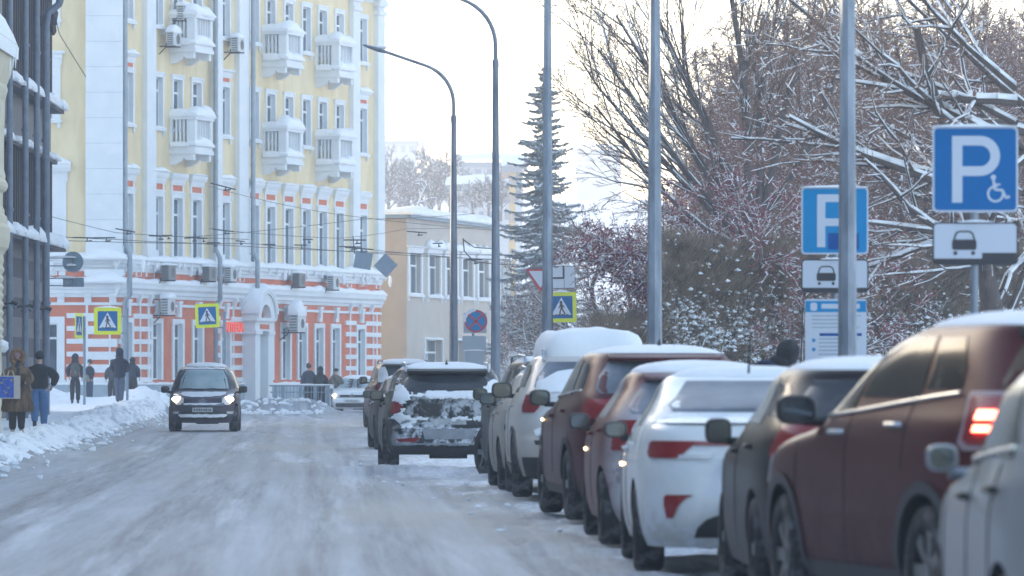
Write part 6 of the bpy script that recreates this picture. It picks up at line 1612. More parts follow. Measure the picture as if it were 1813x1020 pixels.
    V=[(P['hip']+K(0,0,-.09-cl_),((.165+cl_*.16)*f,(.15+cl_*.14)*f)),(P['waist']+K(0,0,-.02),(.155*f,.14*f)),(P['chest'],(.165*f,.145*f)),(P['chest']+K(0,0,.12),(.14*f,.12*f)),(P['neck']+K(0,0,.01),.075*k),
       (P['sL'],.092*f),(P['eL'],.075*f),(P['wL'],.052*k),(P['sR'],.092*f),(P['eR'],.075*f),(P['wR'],.052*k)]
    skinmesh('coat',V,[(0,1),(1,2),(2,3),(3,4),(2,5),(5,6),(6,7),(2,8),(8,9),(9,10)],coat,t,2,disp=coat_disp,seed=px,root=2,k=1.22)
    if headgear=='hat':
        g=MB(); g.blob(P['head']+K(0,-.012,.035),(.098*k,.105*k,.105*k),px,.05,nu=16,nv=10); g.tube([P['head']+K(0,-.01,-.0),P['head']+K(0,-.012,.05)],[.100*k,.103*k],16); local(g,'hat',[hairm],t)
    elif headgear=='hood':
        g=MB(); g.blob(P['head']+K(0,-.03,.0),(.125*k,.125*k,.145*k),px,.06,nu=16,nv=10); g.blob(P['neck']+K(0,-.03,.03),(.13*k,.12*k,.08*k),px,.06,nu=14,nv=8); local(g,'hood',[hairm],t)
    elif headgear=='hair':
        g=MB(); g.blob(P['head']+K(0,-.02,.02),(.095*k,.105*k,.11*k),px,.05,nu=16,nv=10); local(g,'hair',[hairm],t)
    elif headgear=='cap':
        g=MB(); g.blob(P['head']+K(0,-.005,.045),(.105*k,.11*k,.075*k),px,.03,nu=16,nv=10); g.tube([P['head']+K(0,0,.02),P['head']+K(0,0,.05)],[.112*k,.110*k],16); local(g,'hat',[hairm],t)
    if gear: gear(t,P,k)
    return t
C=lambda n,c,r=.85,c2=None: mat(n,c,r,c2 or tuple(min(1,x*1.5+.004) for x in c),9,.4,40)
CLK=C('cloth_black',(.010,.011,.014)); CLN=C('cloth_navy',(.014,.019,.035)); JEANS=C('denim_blue',(.045,.12,.27),.85,(.07,.17,.34)); DJ=C('denim_dark',(.03,.045,.08)); GJ=C('denim_grey',(.07,.09,.13))
# fur coat
FUR=mat('brown_fur',(.10,.062,.038),.95,(.22,.15,.095),14,1.0,45,stretch=(1,1,.25)); FURL=mat('light_fur',(.19,.10,.055),.95,(.30,.18,.10),20,1.0,60)
KNIT=mat('knit_hat',(.27,.17,.22),.9,(.33,.22,.27),30)
BAGW=mat('bag_edge',(.45,.40,.38),.7); BAGB=mat('bag_pattern',(.012,.05,.33),.6,(.02,.10,.48),22,lo=.45,hi=.55); BAGY=mat('bag_motif',(.35,.30,.12),.6)
def fur_gear(t,P,k):
    rows=[]                                      # coat skirt flaring below the waist
    for z,rx,ry in ((1.12,.21,.17),(.95,.25,.20),(.78,.285,.225),(.62,.315,.245),(.50,.335,.26),(.47,.30,.23)):
        rows.append([Vector((rx*k*math.cos(a)*(1+.05*math.sin(9*a)),ry*k*math.sin(a)*(1+.05*math.sin(9*a)),z*k+.008*math.sin(7*a))) for a in np.linspace(0,2*math.pi,37)[:-1]])
    g=MB(); g.grid(rows,closed=True); g.add(rows[-1],[tuple(range(36))]); local(g,'coat_skirt',[FUR],t)
    # fur tufts for an uneven outline
    rr=random.Random(4); g=MB()
    hd=P['head']
    g2=MB(); N=26
    for j in range(5):
        ro=.155+.012*j if j<3 else .16-.03*(j-2); 
    ringr=[]
    for i in range(26):
        a=2*math.pi*i/26; c0=hd+Vector((.128*k*math.cos(a),.035*k,.142*k*math.sin(a)-.015*k)); g2.blob(c0,(.050*k,.075*k,.050*k),i,.3,nu=8,nv=6)
    g2.blob(hd+Vector((0,-.07*k,-.01*k)),(.165*k,.14*k,.18*k),3,.12,nu=16,nv=10)
    local(g2,'fur_hood',[FURL],t)
    for i in range(1500):
        a=rr.uniform(0,2*math.pi); z=rr.uniform(.48,1.3); rx=.335-(z-.5)*.17 if z<1.1 else .235; ry=rx*.78
        p=Vector((rx*k*math.cos(a),ry*k*math.sin(a),z*k)); n=Vector((math.cos(a),math.sin(a),-.9)).normalized()
        s_=Vector((-math.sin(a),math.cos(a),0))*.010
        g.add([p-s_,p+s_,p+n*.045],[(0,1,2)])
    local(g,'fur_tufts',[FUR],t,False,fix=False)
    g=MB(); g.blob(hd+K3(0,.0,.04,k),(.098*k,.098*k,.09*k),2,.03,nu=14,nv=8); local(g,'knit_hat',[KNIT],t)
    g=MB(); g.blob(P['neck']+K3(0,.09,-.02,k),(.06*k,.05*k,.10*k),2,.2,nu=10,nv=6); g.tube([P['neck']+K3(-.03,.11,-.08,k),P['neck']+K3(-.01,.15,-.22,k)],[.03,.045],8); local(g,'scarf',[CLN],t)
def K3(x,y,z,k): return Vector((x,y,z))*k
fur=person('woman in a brown fur coat and fur trimmed hood walking towards the camera',31,93,1.60,math.pi+.05,FUR,CLK,FURL,
  dict(eL=(-.27,.06,1.13),wL=(-.16,.24,1.06),eR=(.28,.08,1.12),wR=(.22,.22,1.03),aL=(-.08,-.02,.09),aR=(.10,.03,.09),kL=(-.08,.03,.49),kR=(.10,.06,.49),tL=(-.08,.11,.03),tR=(.10,.16,.03)),None,None,fur_gear,'none',M['black'],.12,1.12,glove=CLN,coat_disp=.02)
s=93; bx,by=PX(11,s),D(s)-.42; z0,z1=PZ(704,s),PZ(668,s)
bt=empty('patterned_bag',(bx,by,z0),label='blue patterned bag carried in front of the fur coat',cat='bag')
g=MB(); g.box(bx-.27,bx+.30,by-.05,by+.12,z0-.02,z1+.03); part(g,'bag_body',BAGW,bt)
g=MB(); g.box(bx-.25,bx+.19,by-.058,by-.0505,z0+.0,z1+.01); part(g,'bag_panel',BAGB,bt)
g=MB(); rr=random.Random(3)
for i in range(26): a,b=rr.uniform(bx-.24,bx+.17),rr.uniform(z0+.03,z1-.01); q=rr.uniform(.006,.018); g.box(a-q,a+q,by-.064,by-.0585,b-q,b+q)
part(g,'bag_motif',BAGY,bt)
g=MB()
for dx in (-.05,.13): g.tube([(bx+dx-.07,by+.03,z1),(bx+dx-.04,by+.03,z1+.12),(bx+dx+.03,by+.03,z1+.12),(bx+dx+.06,by+.03,z1)],.012,6)
part(g,'handle',BAGW,bt,True)
person('person in a black jumper and bright blue jeans walking away on the left pavement',70,79,1.76,.0,CLK,JEANS,CLK,
  dict(sL=(-.20,0,1.36),sR=(.20,0,1.36),eL=(-.36,.02,1.15),wL=(-.27,.15,.98),eR=(.37,.0,1.15),wR=(.28,.12,.98),kL=(-.10,-.02,.50),aL=(-.09,-.20,.16),tL=(-.09,-.17,.03),kR=(.10,.03,.50),aR=(.09,.06,.09),tR=(.09,.19,.03)),fat=1.22,headgear='hat')
def backpack(t,P,k):
    g=MB(); g.blob(K3(0,-.22,1.20,k),(.165*k,.12*k,.24*k),3,.08,nu=16,nv=10); g.blob(K3(0,-.30,1.10,k),(.12*k,.06*k,.12*k),4,.05,nu=14,nv=8); pk=local(g,'backpack',[C('canvas_grey',(.06,.065,.06),.8,(.10,.105,.095))],t)
    g=MB()
    for sg in (-1,1): g.tube([K3(sg*.12,-.14,1.42,k),K3(sg*.13,.02,1.47,k),K3(sg*.13,.14,1.32,k)],.02,6)
    local(g,'strap',[M['black']],pk)
    g=MB(); g.tube([K3(-.01,-.362,1.16,k),K3(.01,-.362,1.04,k)],.008,5); local(g,'zip',[BAGW],pk)
person('man with a grey backpack, his back to the camera, under the edge-on crossing sign',133,50.5,1.75,.1,CLN,CLK,CLN,dict(eL=(-.27,.0,1.15),wL=(-.22,.10,.95)),gear=backpack,headgear='hood')
def satchel(t,P,k):
    g=MB(); g.blob(K3(-.06,.20,.98,k),(.17*k,.07*k,.14*k),3,.05,nu=14,nv=8); b=local(g,'shoulder_bag',[C('canvas_olive',(.19,.18,.12),.85,(.25,.24,.17))],t)
    g=MB(); g.tube([K3(.14,.05,1.44,k),K3(.04,.17,1.25,k),K3(-.04,.22,1.08,k)],.014,6); local(g,'strap',[CLN],b)
    g=MB(); g.blob(P['head']+K3(0,.07,-.035,k),(.05*k,.035*k,.045*k),1,.05,nu=10,nv=8); local(g,'face_mask',[mat('mask_blue',(.45,.55,.66),.8)],t)
person('short haired person with a face mask and an olive shoulder bag turning towards the camera',159,47,1.62,math.pi-.9,CLN,DJ,C('hair_dark',(.03,.022,.018)),dict(eL=(-.24,.02,1.14),wL=(-.2,.13,.95)),gear=satchel,headgear='hair')
person('tall man in a dark hooded coat and grey jeans walking away from the camera',212,54.5,1.84,-.05,CLN,GJ,CLN,dict(eL=(-.25,.06,1.14),wL=(-.16,.2,1.0),eR=(.25,.06,1.14),wR=(.16,.2,1.0),aR=(.05,-.06,.10),tR=(.05,.07,.04),kL=(-.07,.03,.49),kR=(.06,.0,.49),aL=(-.06,.02,.09),tL=(-.06,.15,.03)),headgear='hood',coatlen=.10,fat=1.05)
person('person half hidden behind the tall dark man, on his left, brown flash on the sleeve',199,45,1.66,.2,C('cloth_grey',(.035,.038,.045)),CLK,C('hair_grey',(.07,.055,.05)),{},headgear='hair',coatlen=.05,fat=1.1)
person('person in a dark jacket half hidden behind the tall dark man, on his right',235,46,1.62,-.3,CLN,CLK,CLK,{},headgear='hood',coatlen=.08,fat=1.15)
person('leftmost of the three people behind the railing, dark jacket, looking sideways',542,45,1.82,.5,C('cloth_slate',(.03,.037,.06)),CLN,C('hair_brown',(.05,.035,.03)),{},headgear='hair',fat=1.2,zoff=.20,depth=2.5)
person('middle one of the three people behind the railing, in a black hooded coat',563,45,1.74,-.1,CLK,CLK,CLK,{},headgear='hood',fat=1.15,zoff=.14,depth=2.5,coatlen=.1)
def strap1(t,P,k):
    g=MB(); g.tube([K3(-.15,-.02,1.47,k),K3(-.08,-.165,1.36,k),K3(.10,-.18,1.12,k),K3(.17,-.10,.98,k)],.014,6); local(g,'strap',[M['black']],t)
person('person in olive brown coat and dark round hat, rightmost behind the railing',591,45,1.70,-.1,C('cloth_olive',(.13,.115,.10),.9,(.17,.15,.13)),CLK,CLK,{},headgear='cap',fat=1.2,zoff=.12,depth=2.5,gear=strap1,coatlen=.1)
person('person in dark blue jacket and cap behind the roof of the brown hatchback',1352,170,1.78,-.6,C('cloth_blue',(.010,.018,.05)),CLK,C('hat_dark',(.014,.014,.017)),
  dict(neck=(.12,.16,1.44),chin=(.16,.19,1.49),head=(.18,.20,1.555),top=(.19,.21,1.64),chest=(.02,.05,1.27)),headgear='hood',fat=1.15,zoff=.08)
# ================================================================ TREES
M['bark']=mat('bark_grey_brown',(.075,.060,.055),.95,(.13,.105,.095),12,.6,30,stretch=(1,1,.3))
M['twig']=mat('twig_brown',(.16,.098,.074),.95,(.26,.165,.125),2.5)
M['twig_red']=mat('twig_reddish',(.17,.088,.070),.95,(.27,.155,.12),2.0)
M['berry']=mat('dry_red_berries',(.19,.045,.055),.8,(.30,.08,.09),6)
M['hedge_twig']=mat('hedge_twig',(.13,.098,.075),.95,(.34,.255,.18),3.5,lo=.38,hi=.62)
M['needle']=mat('spruce_needles',(.11,.13,.13),.9,(.40,.42,.43),5,lo=.40,hi=.62)
class Fast:
    """many thin prisms, numpy-backed"""
    def __init__(s): s.v=[]; s.f=[]; s.n=0
    def seg(s,a,b,ra,rb,k=3,base=None):
        d=b-a; L=d.length
        if L<1e-6: return
        d/=L; u=d.orthogonal().normalized(); w=d.cross(u); n=s.n
        for c,r in ((a,ra),(b,rb)):
            for i in range(k):
                t=2*math.pi*i/k; q=c+(u*math.cos(t)+w*math.sin(t))*r; s.v.append((q.x,q.y,q.z))
        for i in range(k): j=(i+1)%k; s.f.append((n+i,n+j,n+k+j,n+k+i))
        s.n+=2*k
    def ridge(s,a,b,ra,rb,h):
        """a strip of snow on top of a branch: 5-sided loaf"""
        d=b-a; L=d.length
        if L<1e-6: return
        side=Vector((d.y,-d.x,0)); 
        if side.length<1e-6: return
        side.normalize(); n=s.n; up=Vector((0,0,1))
        for c,r in ((a,ra),(b,rb)):
            for su,sv in ((-1.05,.0),(-.85,.75),(0,1.0),(.85,.75),(1.05,.0)):
                q=c+side*su*(r+.006)+up*(r*.55+sv*h*min(1,.35+r/.06)); s.v.append((q.x,q.y,q.z))
        for i in range(5): j=(i+1)%5; s.f.append((n+i,n+j,n+5+j,n+5+i))
        s.f.append((n,n+1,n+2,n+3,n+4)); s.f.append((n+9,n+8,n+7,n+6,n+5)); s.n+=10
    def leaf(s,c,r,rnd):
        a=Vector((rnd.gauss(0,1),rnd.gauss(0,1),rnd.gauss(0,1))).normalized(); b=a.orthogonal().normalized(); n=s.n
        for q in (c+a*r,c+b*r*.7,c-a*r,c-b*r*.7): s.v.append((q.x,q.y,q.z))
        s.f.append((n,n+1,n+2,n+3)); s.n+=4
    def clump(s,c,r,rnd):
        n=s.n; k=5
        s.v.append((c.x,c.y,c.z+r*.7))
        for i in range(k):
            t=2*math.pi*i/k+rnd.random(); q=r*rnd.uniform(.7,1.2); s.v.append((c.x+q*math.cos(t),c.y+q*math.sin(t),c.z+rnd.uniform(-.1,.15)*r))
        s.v.append((c.x,c.y,c.z-r*.35))
        for i in range(k): j=(i+1)%k; s.f.append((n,n+1+i,n+1+j)); s.f.append((n+k+1,n+1+j,n+1+i))
        s.n+=k+2
    def build(s,name,m,parent,smooth=False):
        me=bpy.data.meshes.new(name); me.from_pydata(s.v,[],s.f); me.materials.append(m)
        if smooth: me.polygons.foreach_set('use_smooth',[True]*len(me.polygons))
        me.update(); o=bpy.data.objects.new(name,me); COL.objects.link(o); o.parent=parent; return o
def branch(T,TW,SN,rnd,p,d,L,r,depth,maxd,opt):
    """recursive branch of bent segments"""
    nseg=max(3,int(L/opt.get('seg',.45))); nseg=min(nseg,9); sl=L/nseg; pts=[p.copy()]; dirs=[d.copy()]
    q=p.copy(); dd=d.copy(); rr=r
    for i in range(nseg):
        w=opt.get('wander',.16) if depth else opt.get('w0',opt.get('wander',.16)); dd=(dd+Vector((rnd.gauss(0,w),rnd.gauss(0,w),rnd.gauss(0,w)+opt.get('lift',.03)*(1 if depth<2 else .4)-(opt.get('droop',0) if depth>=2 else 0)))).normalized()
        nq=q+dd*sl; r2=r*(1-(i+1)/nseg*.72)
        tgt=T if rr>.012 else TW
        tgt.seg(q,nq,rr,max(r2,opt.get('rmin',.0035)),6 if rr>.05 else (4 if rr>.014 else 3))
        hz=math.hypot(dd.x,dd.y)
        if SN is not None and hz>.35 and rr>opt.get('snowr',.006) and rnd.random()<opt.get('snowp',.9):
            SN.ridge(q,nq,rr,r2,opt.get('snowh',.05)*(.6+.8*rnd.random())*hz*min(1.3,.35+rr*14))
        elif SN is not None and hz>.45 and rnd.random()<opt.get('twigsnow',.25): SN.ridge(q,nq,max(rr,.006),max(r2,.006),opt.get('snowh',.05)*.45)
        q=nq; rr=r2; pts.append(q.copy()); dirs.append(dd.copy())
    if depth<maxd:
        nb=opt['nb'][min(depth,len(opt['nb'])-1)]
        for i in range(nb):
            t=opt.get('t0',.22)+(1-opt.get('t0',.22))*(i+rnd.random())/nb; k=min(int(t*nseg),nseg-1); f=t*nseg-k
            c=pts[k].lerp(pts[k+1],f); dv=dirs[k+1]
            ang=R(rnd.uniform(*opt.get('ang',(25,60)))); ax=dv.orthogonal().normalized(); ax.rotate(Matrix.Rotation(rnd.uniform(0,2*math.pi),3,dv)); nd=dv.copy(); nd.rotate(Matrix.Rotation(ang,3,ax))
            nd.z=nd.z*opt.get('zk',1.0)
            branch(T,TW,SN,rnd,c,nd.normalized(),L*rnd.uniform(*opt.get('lk',(.45,.72)))*(1-.35*t),max(r*(1-t*.7)*opt.get('rk',.55),opt.get('rmin',.0035)),depth+1,maxd,opt)
def bare_tree(name,label,x,y,trunks,seed,maxd,opt,group=None,leaves=None,tw='twig',zoff=0):
    """trunks: list of (direction, length, radius, start offset)"""
    rnd=random.Random(seed); T,TW,SN=Fast(),Fast(),Fast()
    for d,L,r,o in trunks: branch(T,TW,SN,rnd,Vector(o),Vector(d).normalized(),L,r,0,maxd,opt)
    t=empty(name,(x,y,ground_z(x,y)+zoff),label=label,cat='tree',group=group)
    T.build('trunk',M['bark'],t,True); TW.build('crown',M[tw],t); SN.build('branch_snow',M['snow_clean'],t,True)
    if leaves:
        n,r,mm=leaves; LF=Fast(); vs=TW.v
        for i in range(n):
            q=Vector(vs[rnd.randrange(len(vs))])+Vector((rnd.gauss(0,.05),rnd.gauss(0,.05),rnd.gauss(0,.05)))
            LF.leaf(q,r*rnd.uniform(.6,1.4),rnd)
        LF.build('berries',M[mm],t)
    return t
# big spreading tree behind the second lamp pole; fans up and to the left
bare_tree('spreading_tree','big bare tree fanning long branches against the white sky, right of the spruce',PX(1372,78),D(78),
 [((-.10,0,1),5.2,.24,(0,0,0)),((-.62,.1,.9),6.2,.13,(-.35,0,4.3)),((-.85,-.1,.62),5.6,.11,(-.45,0,4.5)),((-.42,.2,1.0),6.4,.13,(-.4,0,4.6)),((-.2,-.1,1.05),6.2,.12,(-.45,0,4.9)),((.15,.2,1.0),5.5,.11,(-.4,0,4.9)),((.5,0,.9),5,.11,(-.4,0,4.6)),((-.95,.1,.36),5.2,.10,(-.35,0,4.1)),((-.72,.3,.75),6.0,.10,(-.4,0,4.2)),((-1,.0,.16),3.8,.07,(-.3,0,3.9)),((.0,.1,1.0),5.6,.11,(-.2,0,4.9))],
 11,4,dict(nb=(10,7,4,2),seg=.6,wander=.06,lift=.03,ang=(12,36),lk=(.38,.62),rk=.5,snowh=.045,snowp=.55,twigsnow=.06,rmin=.0055,t0=.2))
# heavy snow-laden tree at the right edge
S=125.
bare_tree('snowy_tree','dark tree at the right edge with long branches thickly loaded with snow',PX(1800,S),D(S),
 [((-.03,0,1),6.2,.19,(0,0,0)),((-1,.05,.42),3.2,.075,(0,0,4.3)),((-1,-.1,.30),3.6,.085,(0,0,3.4)),((-1,.1,-.02),3.4,.07,(0,0,3.75)),((-1,0,.22),2.6,.06,(0,0,4.9)),((-.9,.1,.75),2.8,.06,(0,0,5.1)),((-.8,-.3,.1),3.0,.06,(0,0,2.9)),((-.8,.3,.5),3.2,.06,(0,0,4.6)),((.8,0,.6),2,.05,(0,0,4)),((-.9,-.2,.6),3.4,.07,(0,0,3.9)),((-.9,.3,-.12),3.2,.055,(0,0,3.2))],
 5,3,dict(nb=(9,6,5),seg=.28,w0=.06,wander=.15,lift=.02,ang=(22,60),lk=(.32,.58),rk=.50,snowh=.065,snowp=.92,twigsnow=.13,rmin=.0055,snowr=.010,t0=.18,zk=.85))
S=118.
bare_tree('snowy_tree','snow laden boughs reaching left above the wheelchair sign, their trunk outside the photo',PX(1850,112),D(112),
 [((-.0,0,1),6.5,.16,(0,0,0)),((-1,0,.30),5.6,.075,(0,0,4.6)),((-1,.1,.10),5.0,.07,(0,0,4.4)),((-1,.0,.55),5.0,.06,(0,0,4.9)),((-1,.0,.35),3.6,.055,(0,0,3.6)),((-1,.2,.12),3.6,.06,(0,0,3.2)),((-.9,-.2,.6),3.4,.05,(0,0,4.2)),((-1,.1,.05),3.2,.045,(0,0,2.6)),((-.6,.1,.9),3.4,.05,(0,0,4.6)),((.7,.1,.5),2.4,.045,(0,0,3.6))],
 23,3,dict(nb=(9,6,5),seg=.3,w0=.06,wander=.15,lift=.02,ang=(22,60),lk=(.34,.6),rk=.5,snowh=.050,snowp=.75,twigsnow=.10,rmin=.0055,snowr=.010,t0=.2,zk=.85))
# rowan with dry red berries
ro=dict(nb=(7,6,5,4),seg=.3,wander=.14,lift=.02,ang=(25,62),lk=(.42,.66),rk=.5,snowh=.05,snowp=.85,twigsnow=.55,rmin=.0050,snowr=.005,t0=.15,droop=.03)
bare_tree('rowan_tree','bushy tree full of dry red berries and snow, behind the second nearest lamp pole',PX(1236,88),D(88),
 [((-.35,0,1),4.3,.07,(0,0,0)),((.1,.1,1),4.5,.07,(.1,0,0)),((.45,0,1),4.3,.06,(.2,0,0)),((-.7,.1,.8),3.7,.05,(-.1,0,.2)),((-1,0,.7),2.2,.04,(-.1,0,.3)),((-.5,.2,.9),3.8,.05,(-.1,0,.6))],31,4,ro,leaves=(24000,.028,'berry'),tw='twig_red')
bare_tree('rowan_tree','taller red berried tree with arching snowy boughs, between two lamp poles and behind the hedge',PX(1350,92),D(92),
 [((-.25,0,1),4.4,.08,(0,0,0)),((.15,.1,1),4.6,.08,(.1,0,0)),((.5,0,1),4.2,.07,(.2,0,0)),((-.75,.1,.8),3.6,.06,(-.1,0,.2)),((-.5,-.1,1),4.2,.06,(0,0,.2))],37,4,ro,leaves=(19000,.028,'berry'),tw='twig_red')
# mid trees left of the rowan, hazier
mt=dict(nb=(8,6,5,3),seg=.45,wander=.14,lift=.02,ang=(28,65),lk=(.42,.66),rk=.5,snowh=.06,snowp=.8,twigsnow=.3,rmin=.008,snowr=.008,t0=.2)
for px,s_,seed,L,lab in ((1062,54,41,6.0,'small snowy tree right of the spruce, behind the yellow bordered crossing sign'),(1125,58,43,5.6,'hazy bare tree left of the second nearest lamp pole, above the snow capped SUV'),(1010,50,47,5.2,'faint bare tree touching the right side of the spruce')):
    bare_tree('bare_tree',lab,PX(px,s_),D(s_),[((-.05,0,1),L*.55,.13,(0,0,0)),((-.7,.1,.8),L*.55,.08,(0,0,L*.3)),((.7,0,.8),L*.5,.07,(0,0,L*.35)),((-.9,0,.3),L*.5,.06,(0,0,L*.3)),((.9,0,.3),L*.45,.06,(0,0,L*.3)),((-.1,.2,1),L*.6,.08,(0,0,L*.5))],seed,4,mt,'bare trees beside the spruce')
# woodland behind: two prototypes copied
wo=dict(w0=.04,nb=(10,7,5,4),seg=.5,wander=.13,lift=.03,ang=(22,58),lk=(.40,.64),rk=.5,snowh=.06,snowp=.28,twigsnow=.08,rmin=.010,snowr=.008,t0=.2)
protos=[]
for k,(seed,L) in enumerate(((61,9.5),(67,8.5),(71,10.5))):
    protos.append((seed,L))
spots=[(1360,60,2,1.0),(1420,57,1,1.2),(1450,66,0,.95),(1500,56,0,1.2),(1530,58,1,1.3),(1570,68,2,.9),(1600,57,2,1.2),(1640,55,1,1.3),(1665,67,0,1.0),(1710,59,2,1.2),(1745,66,1,1.0),(1785,56,0,1.3),(1810,66,2,1.0),(1375,50,0,1.2),(1480,48,1,1.4),(1395,62,0,1.1),(1470,60,1,1.15),(1545,64,2,1.0),(1620,61,0,1.1),(1690,63,1,1.2),(1765,60,2,1.05),(1835,63,0,1.0),(1430,52,2,1.2),(1580,53,1,1.4),(1730,52,0,1.3),(1345,56,1,1.0),(1510,70,0,.85),(1655,72,2,.85),(1290,54,0,.85)]
made={}
wl=['bare brown tree of the dense wood behind the parking signs']*3
for i,(px,s_,k,sc) in enumerate(spots):
    x,y=PX(px,s_),D(s_)
    if k not in made:
        seed,L=protos[k]
        t=bare_tree('woodland_tree',wl[k],x,y,[((.03,0,1),L*.75,.14,(0,0,0))]+[((math.cos(a),math.sin(a),.75+.5*b),L*.42,.06,(0,0,L*(.18+.5*b))) for a,b in zip(np.linspace(0,11,9),np.linspace(0,.9,9))],seed,4,wo,'bare trees of the wood behind the parking signs',tw='twig_red' if k!=1 else 'twig')
        made[k]=t
    else:
        t=copy_tree(made[k]); t.location=(x,y,ground_z(x,y))
    t.rotation_euler=(0,0,i*1.9); t.scale=(sc,sc,sc)
# spruce
def spruce(label,px,s_,ytop,seed,rb=2.65):
    x,y=PX(px,s_),D(s_); H=PZ(ytop,s_); rnd=random.Random(seed); T,N_,SN=Fast(),Fast(),Fast()
    T.seg(Vector((0,0,0)),Vector((0,0,H)),.16,.015,8)
    z=H-.25
    while z>1.6:
        f=(H-z)/(H-1.5); L=rb*(f**.72)*rnd.uniform(.65,1.2)+.12; nb=6+int(f*5)
        a0=rnd.random()*6.28
        for i in range(nb):
            a=a0+6.28*i/nb+rnd.uniform(-.3,.3); l=L*rnd.uniform(.55,1.2); p=Vector((0,0,z+rnd.uniform(-.5,.4))); d=Vector((math.cos(a),math.sin(a),rnd.uniform(-.05,.1)-.15-.35*f*rnd.uniform(.4,1.5))).normalized(); n=6; q=p; sl=l/n
            for j in range(n):
                dd=(d+Vector((rnd.gauss(0,.06),rnd.gauss(0,.06),(.16*(j-2) if j>2 else -.05)))).normalized(); nq=q+dd*sl; T.seg(q,nq,.02*(1-j/n)+.006,.02*(1-(j+1)/n)+.005,3)
                sd=Vector((-dd.y,dd.x,0)).normalized()
                for m_ in range(7):
                    c=q.lerp(nq,m_/7); w_=(.08+.13*f)*(1-j/n*.6)*rnd.uniform(.5,1.1)
                    for sg in (-1,1): N_.seg(c,c+sd*sg*w_+dd*w_*.55+Vector((0,0,-w_*rnd.uniform(.3,1.9))),.036,.012,3)
                if rnd.random()<.58: SN.ridge(q,q.lerp(nq,rnd.uniform(.4,1)),.025+.05*f,.02+.035*f,.03+.05*f)
                q=nq
        z-=(.17+.10*f)*rnd.uniform(.6,1.3)
    t=empty('spruce_tree',(x,y,0),label=label,cat='tree'); T.build('trunk',M['bark'],t,True); N_.build('crown',M['needle'],t); SN.build('branch_snow',M['snow_clean'],t,True)
spruce('tall narrow snow dusted spruce behind the middle lamp post',962,43,122,3)
# faint trees on the far hillside
fo=dict(nb=(9,6,4),seg=1.2,wander=.12,lift=.05,ang=(18,48),lk=(.4,.62),rk=.5,snowh=.2,snowp=.3,twigsnow=.1,rmin=.035,snowr=.03,t0=.2)
fp=None; fs=[(690,17,0),(712,16.2,0),(735,17.4,0),(757,16,0),(778,17,0),(799,16.5,0),(838,19,1),(864,19.5,1),(886,19,1),(675,16.8,0),(724,18.5,1),(765,18.8,1)]
for i,(px,s_,k) in enumerate(fs):
    x,y=PX(px,s_),D(s_); z=PZ(392,s_)
    if fp is None:
        rnd=random.Random(9); T,TW,SN=Fast(),Fast(),Fast()
        branch(T,TW,SN,rnd,Vector((0,0,0)),Vector((0,0,1)),5.2,.2,0,3,fo)
        for a in range(6): branch(T,TW,SN,rnd,Vector((0,0,1.2+a*.4)),Vector((math.cos(a*2.1),math.sin(a*2.1),1.1)).normalized(),3.2,.10,0,3,fo)
        fp=empty('hillside_tree',(x,y,z),label='small pale bare tree on the hazy far hillside above the beige building',cat='tree',group='hazy trees on the far hillside'); T.build('trunk',M['bark'],fp); TW.build('crown',M['twig'],fp); SN.build('branch_snow',M['snow_clean'],fp); t=fp
    else: t=copy_tree(fp); t.location=(x,y,z)
    t.rotation_euler=(0,0,i*1.3); sc=(1.15,1,.9,1.05)[i%4]*(.62 if k else 1.0); t.scale=(sc,)*3
# little snowy twig tip above the beige roof
T,TW,SN=Fast(),Fast(),Fast(); branch(T,TW,SN,random.Random(8),Vector((0,0,0)),Vector((.35,0,1)).normalized(),1.6,.04,0,2,dict(nb=(6,4),seg=.3,wander=.15,snowh=.16,snowp=1,twigsnow=.9,rmin=.02,snowr=.0,ang=(25,60)))
t=empty('bare_tree',(PX(736,34),D(34),PZ(372,34)),label='snow covered tip of a small tree showing over the beige roof',cat='tree'); T.build('trunk',M['bark'],t); TW.build('crown',M['twig'],t); SN.build('branch_snow',M['snow_clean'],t)
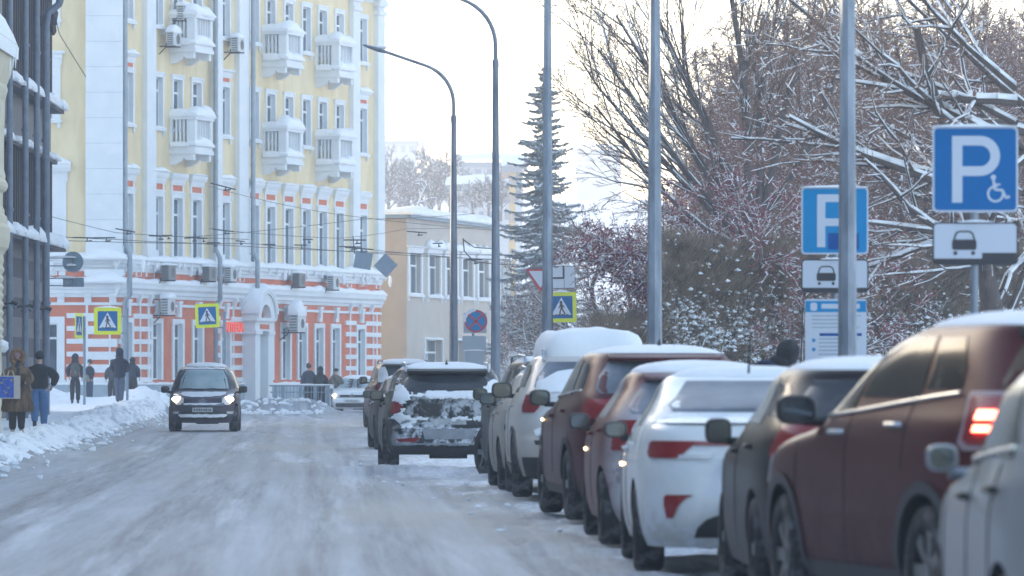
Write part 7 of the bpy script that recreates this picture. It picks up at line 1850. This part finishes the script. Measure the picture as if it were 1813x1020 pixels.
# ---------------------------------------------------------------- hedges
def hedge(label,px0,px1,s0,s1,ztop,seed,n,dens_snow=1.0):
    x0,x1=PX(px0,s0),PX(px1,s1); y0,y1=D(s0),D(s1); rnd=random.Random(seed); TW,SN=Fast(),Fast(); dp=2.6
    L=math.hypot(x1-x0,y1-y0); ux,uy=(x1-x0)/L,(y1-y0)/L
    def pos(u,v): return x0+ux*u, y0+uy*u+v
    for i in range(n):
        u=rnd.uniform(0,L); v=rnd.uniform(0,dp); x,y=pos(u,v)
        top=ztop*(1+.10*mnoise.noise(Vector((u*.55,v,seed)))+.05*mnoise.noise(Vector((u*2.2,v,seed))))
        if mnoise.noise(Vector((x*1.1,y*.6,seed)))+mnoise.noise(Vector((x*3.1,y,seed+4)))*.6<-.42 and v<dp*.5: continue
        zz=rnd.uniform(.12,1)**.6*top; l=rnd.uniform(.18,.55); d=Vector((rnd.gauss(0,.45),rnd.gauss(0,.45),rnd.uniform(.35,1.2))).normalized()
        a=Vector((x,y,zz-.3)); b=a+d*l
        if b.z>top+.12: b.z=top+.12*rnd.random()
        r=rnd.uniform(.0030,.0065); TW.seg(a,b,r*1.3,r*.7,3)
        if rnd.random()<.35: TW.seg(a.lerp(b,.5),a.lerp(b,.5)+Vector((rnd.gauss(0,.12),rnd.gauss(0,.12),rnd.uniform(0,.16))),r*.8,r*.5,3)
        h=zz/top
        if v<dp*.6 and mnoise.noise(Vector((x*1.9,y,zz*2.3)))+.7*mnoise.noise(Vector((x*5,y*2,zz*6)))>-.12 and rnd.random()<1.35*dens_snow*(.72*(1-smoothstep(.58,.82,h))+.035):
            if rnd.random()<.12: SN.ridge(a,a.lerp(b,.5),.010,.008,.03)
            else: SN.clump(a.lerp(b,.6),rnd.uniform(.02,.075),rnd)
    t=empty('hedge',(0,0,0),label=label,cat='hedge',group='brown hedges behind the parked cars')
    mx,my=pos(L/2,dp/2); t.location=(mx,my,0)
    for F_,nm,mm in ((TW,'twigs','hedge_twig'),(SN,'hedge_snow','snow_clean')):
        F_.v=[(a-mx,b-my,c) for a,b,c in F_.v]; F_.build(nm,M[mm],t)
hedge('left and farther part of the brown hedge, beside the second nearest lamp pole',1172,1400,96,92,4.0,3,52000)
hedge('right and nearer part of the brown hedge, behind both parking signs',1385,1830,90,84,4.15,5,90000)
hedge('low snow filled shrubbery behind the thick snow cap, under the red berried tree',1060,1180,98,96,2.6,9,16000,.8)
# ================================================================ HAZE
hz=bpy.data.materials.new('winter_haze'); hz.use_nodes=True; nt=hz.node_tree; nt.nodes.remove(nt.nodes['Principled BSDF'])
pv=nt.nodes.new('ShaderNodeVolumePrincipled'); pv.inputs['Color'].default_value=(.93,.95,1,1); pv.inputs['Density'].default_value=.00092; pv.inputs['Anisotropy'].default_value=.0
nt.links.new(pv.outputs[0],nt.nodes['Material Output'].inputs['Volume'])
w=MB(); w.box(-1000,1000,-310,1310,-8,120); o=w.build('haze',hz); tag(o,kind='stuff')
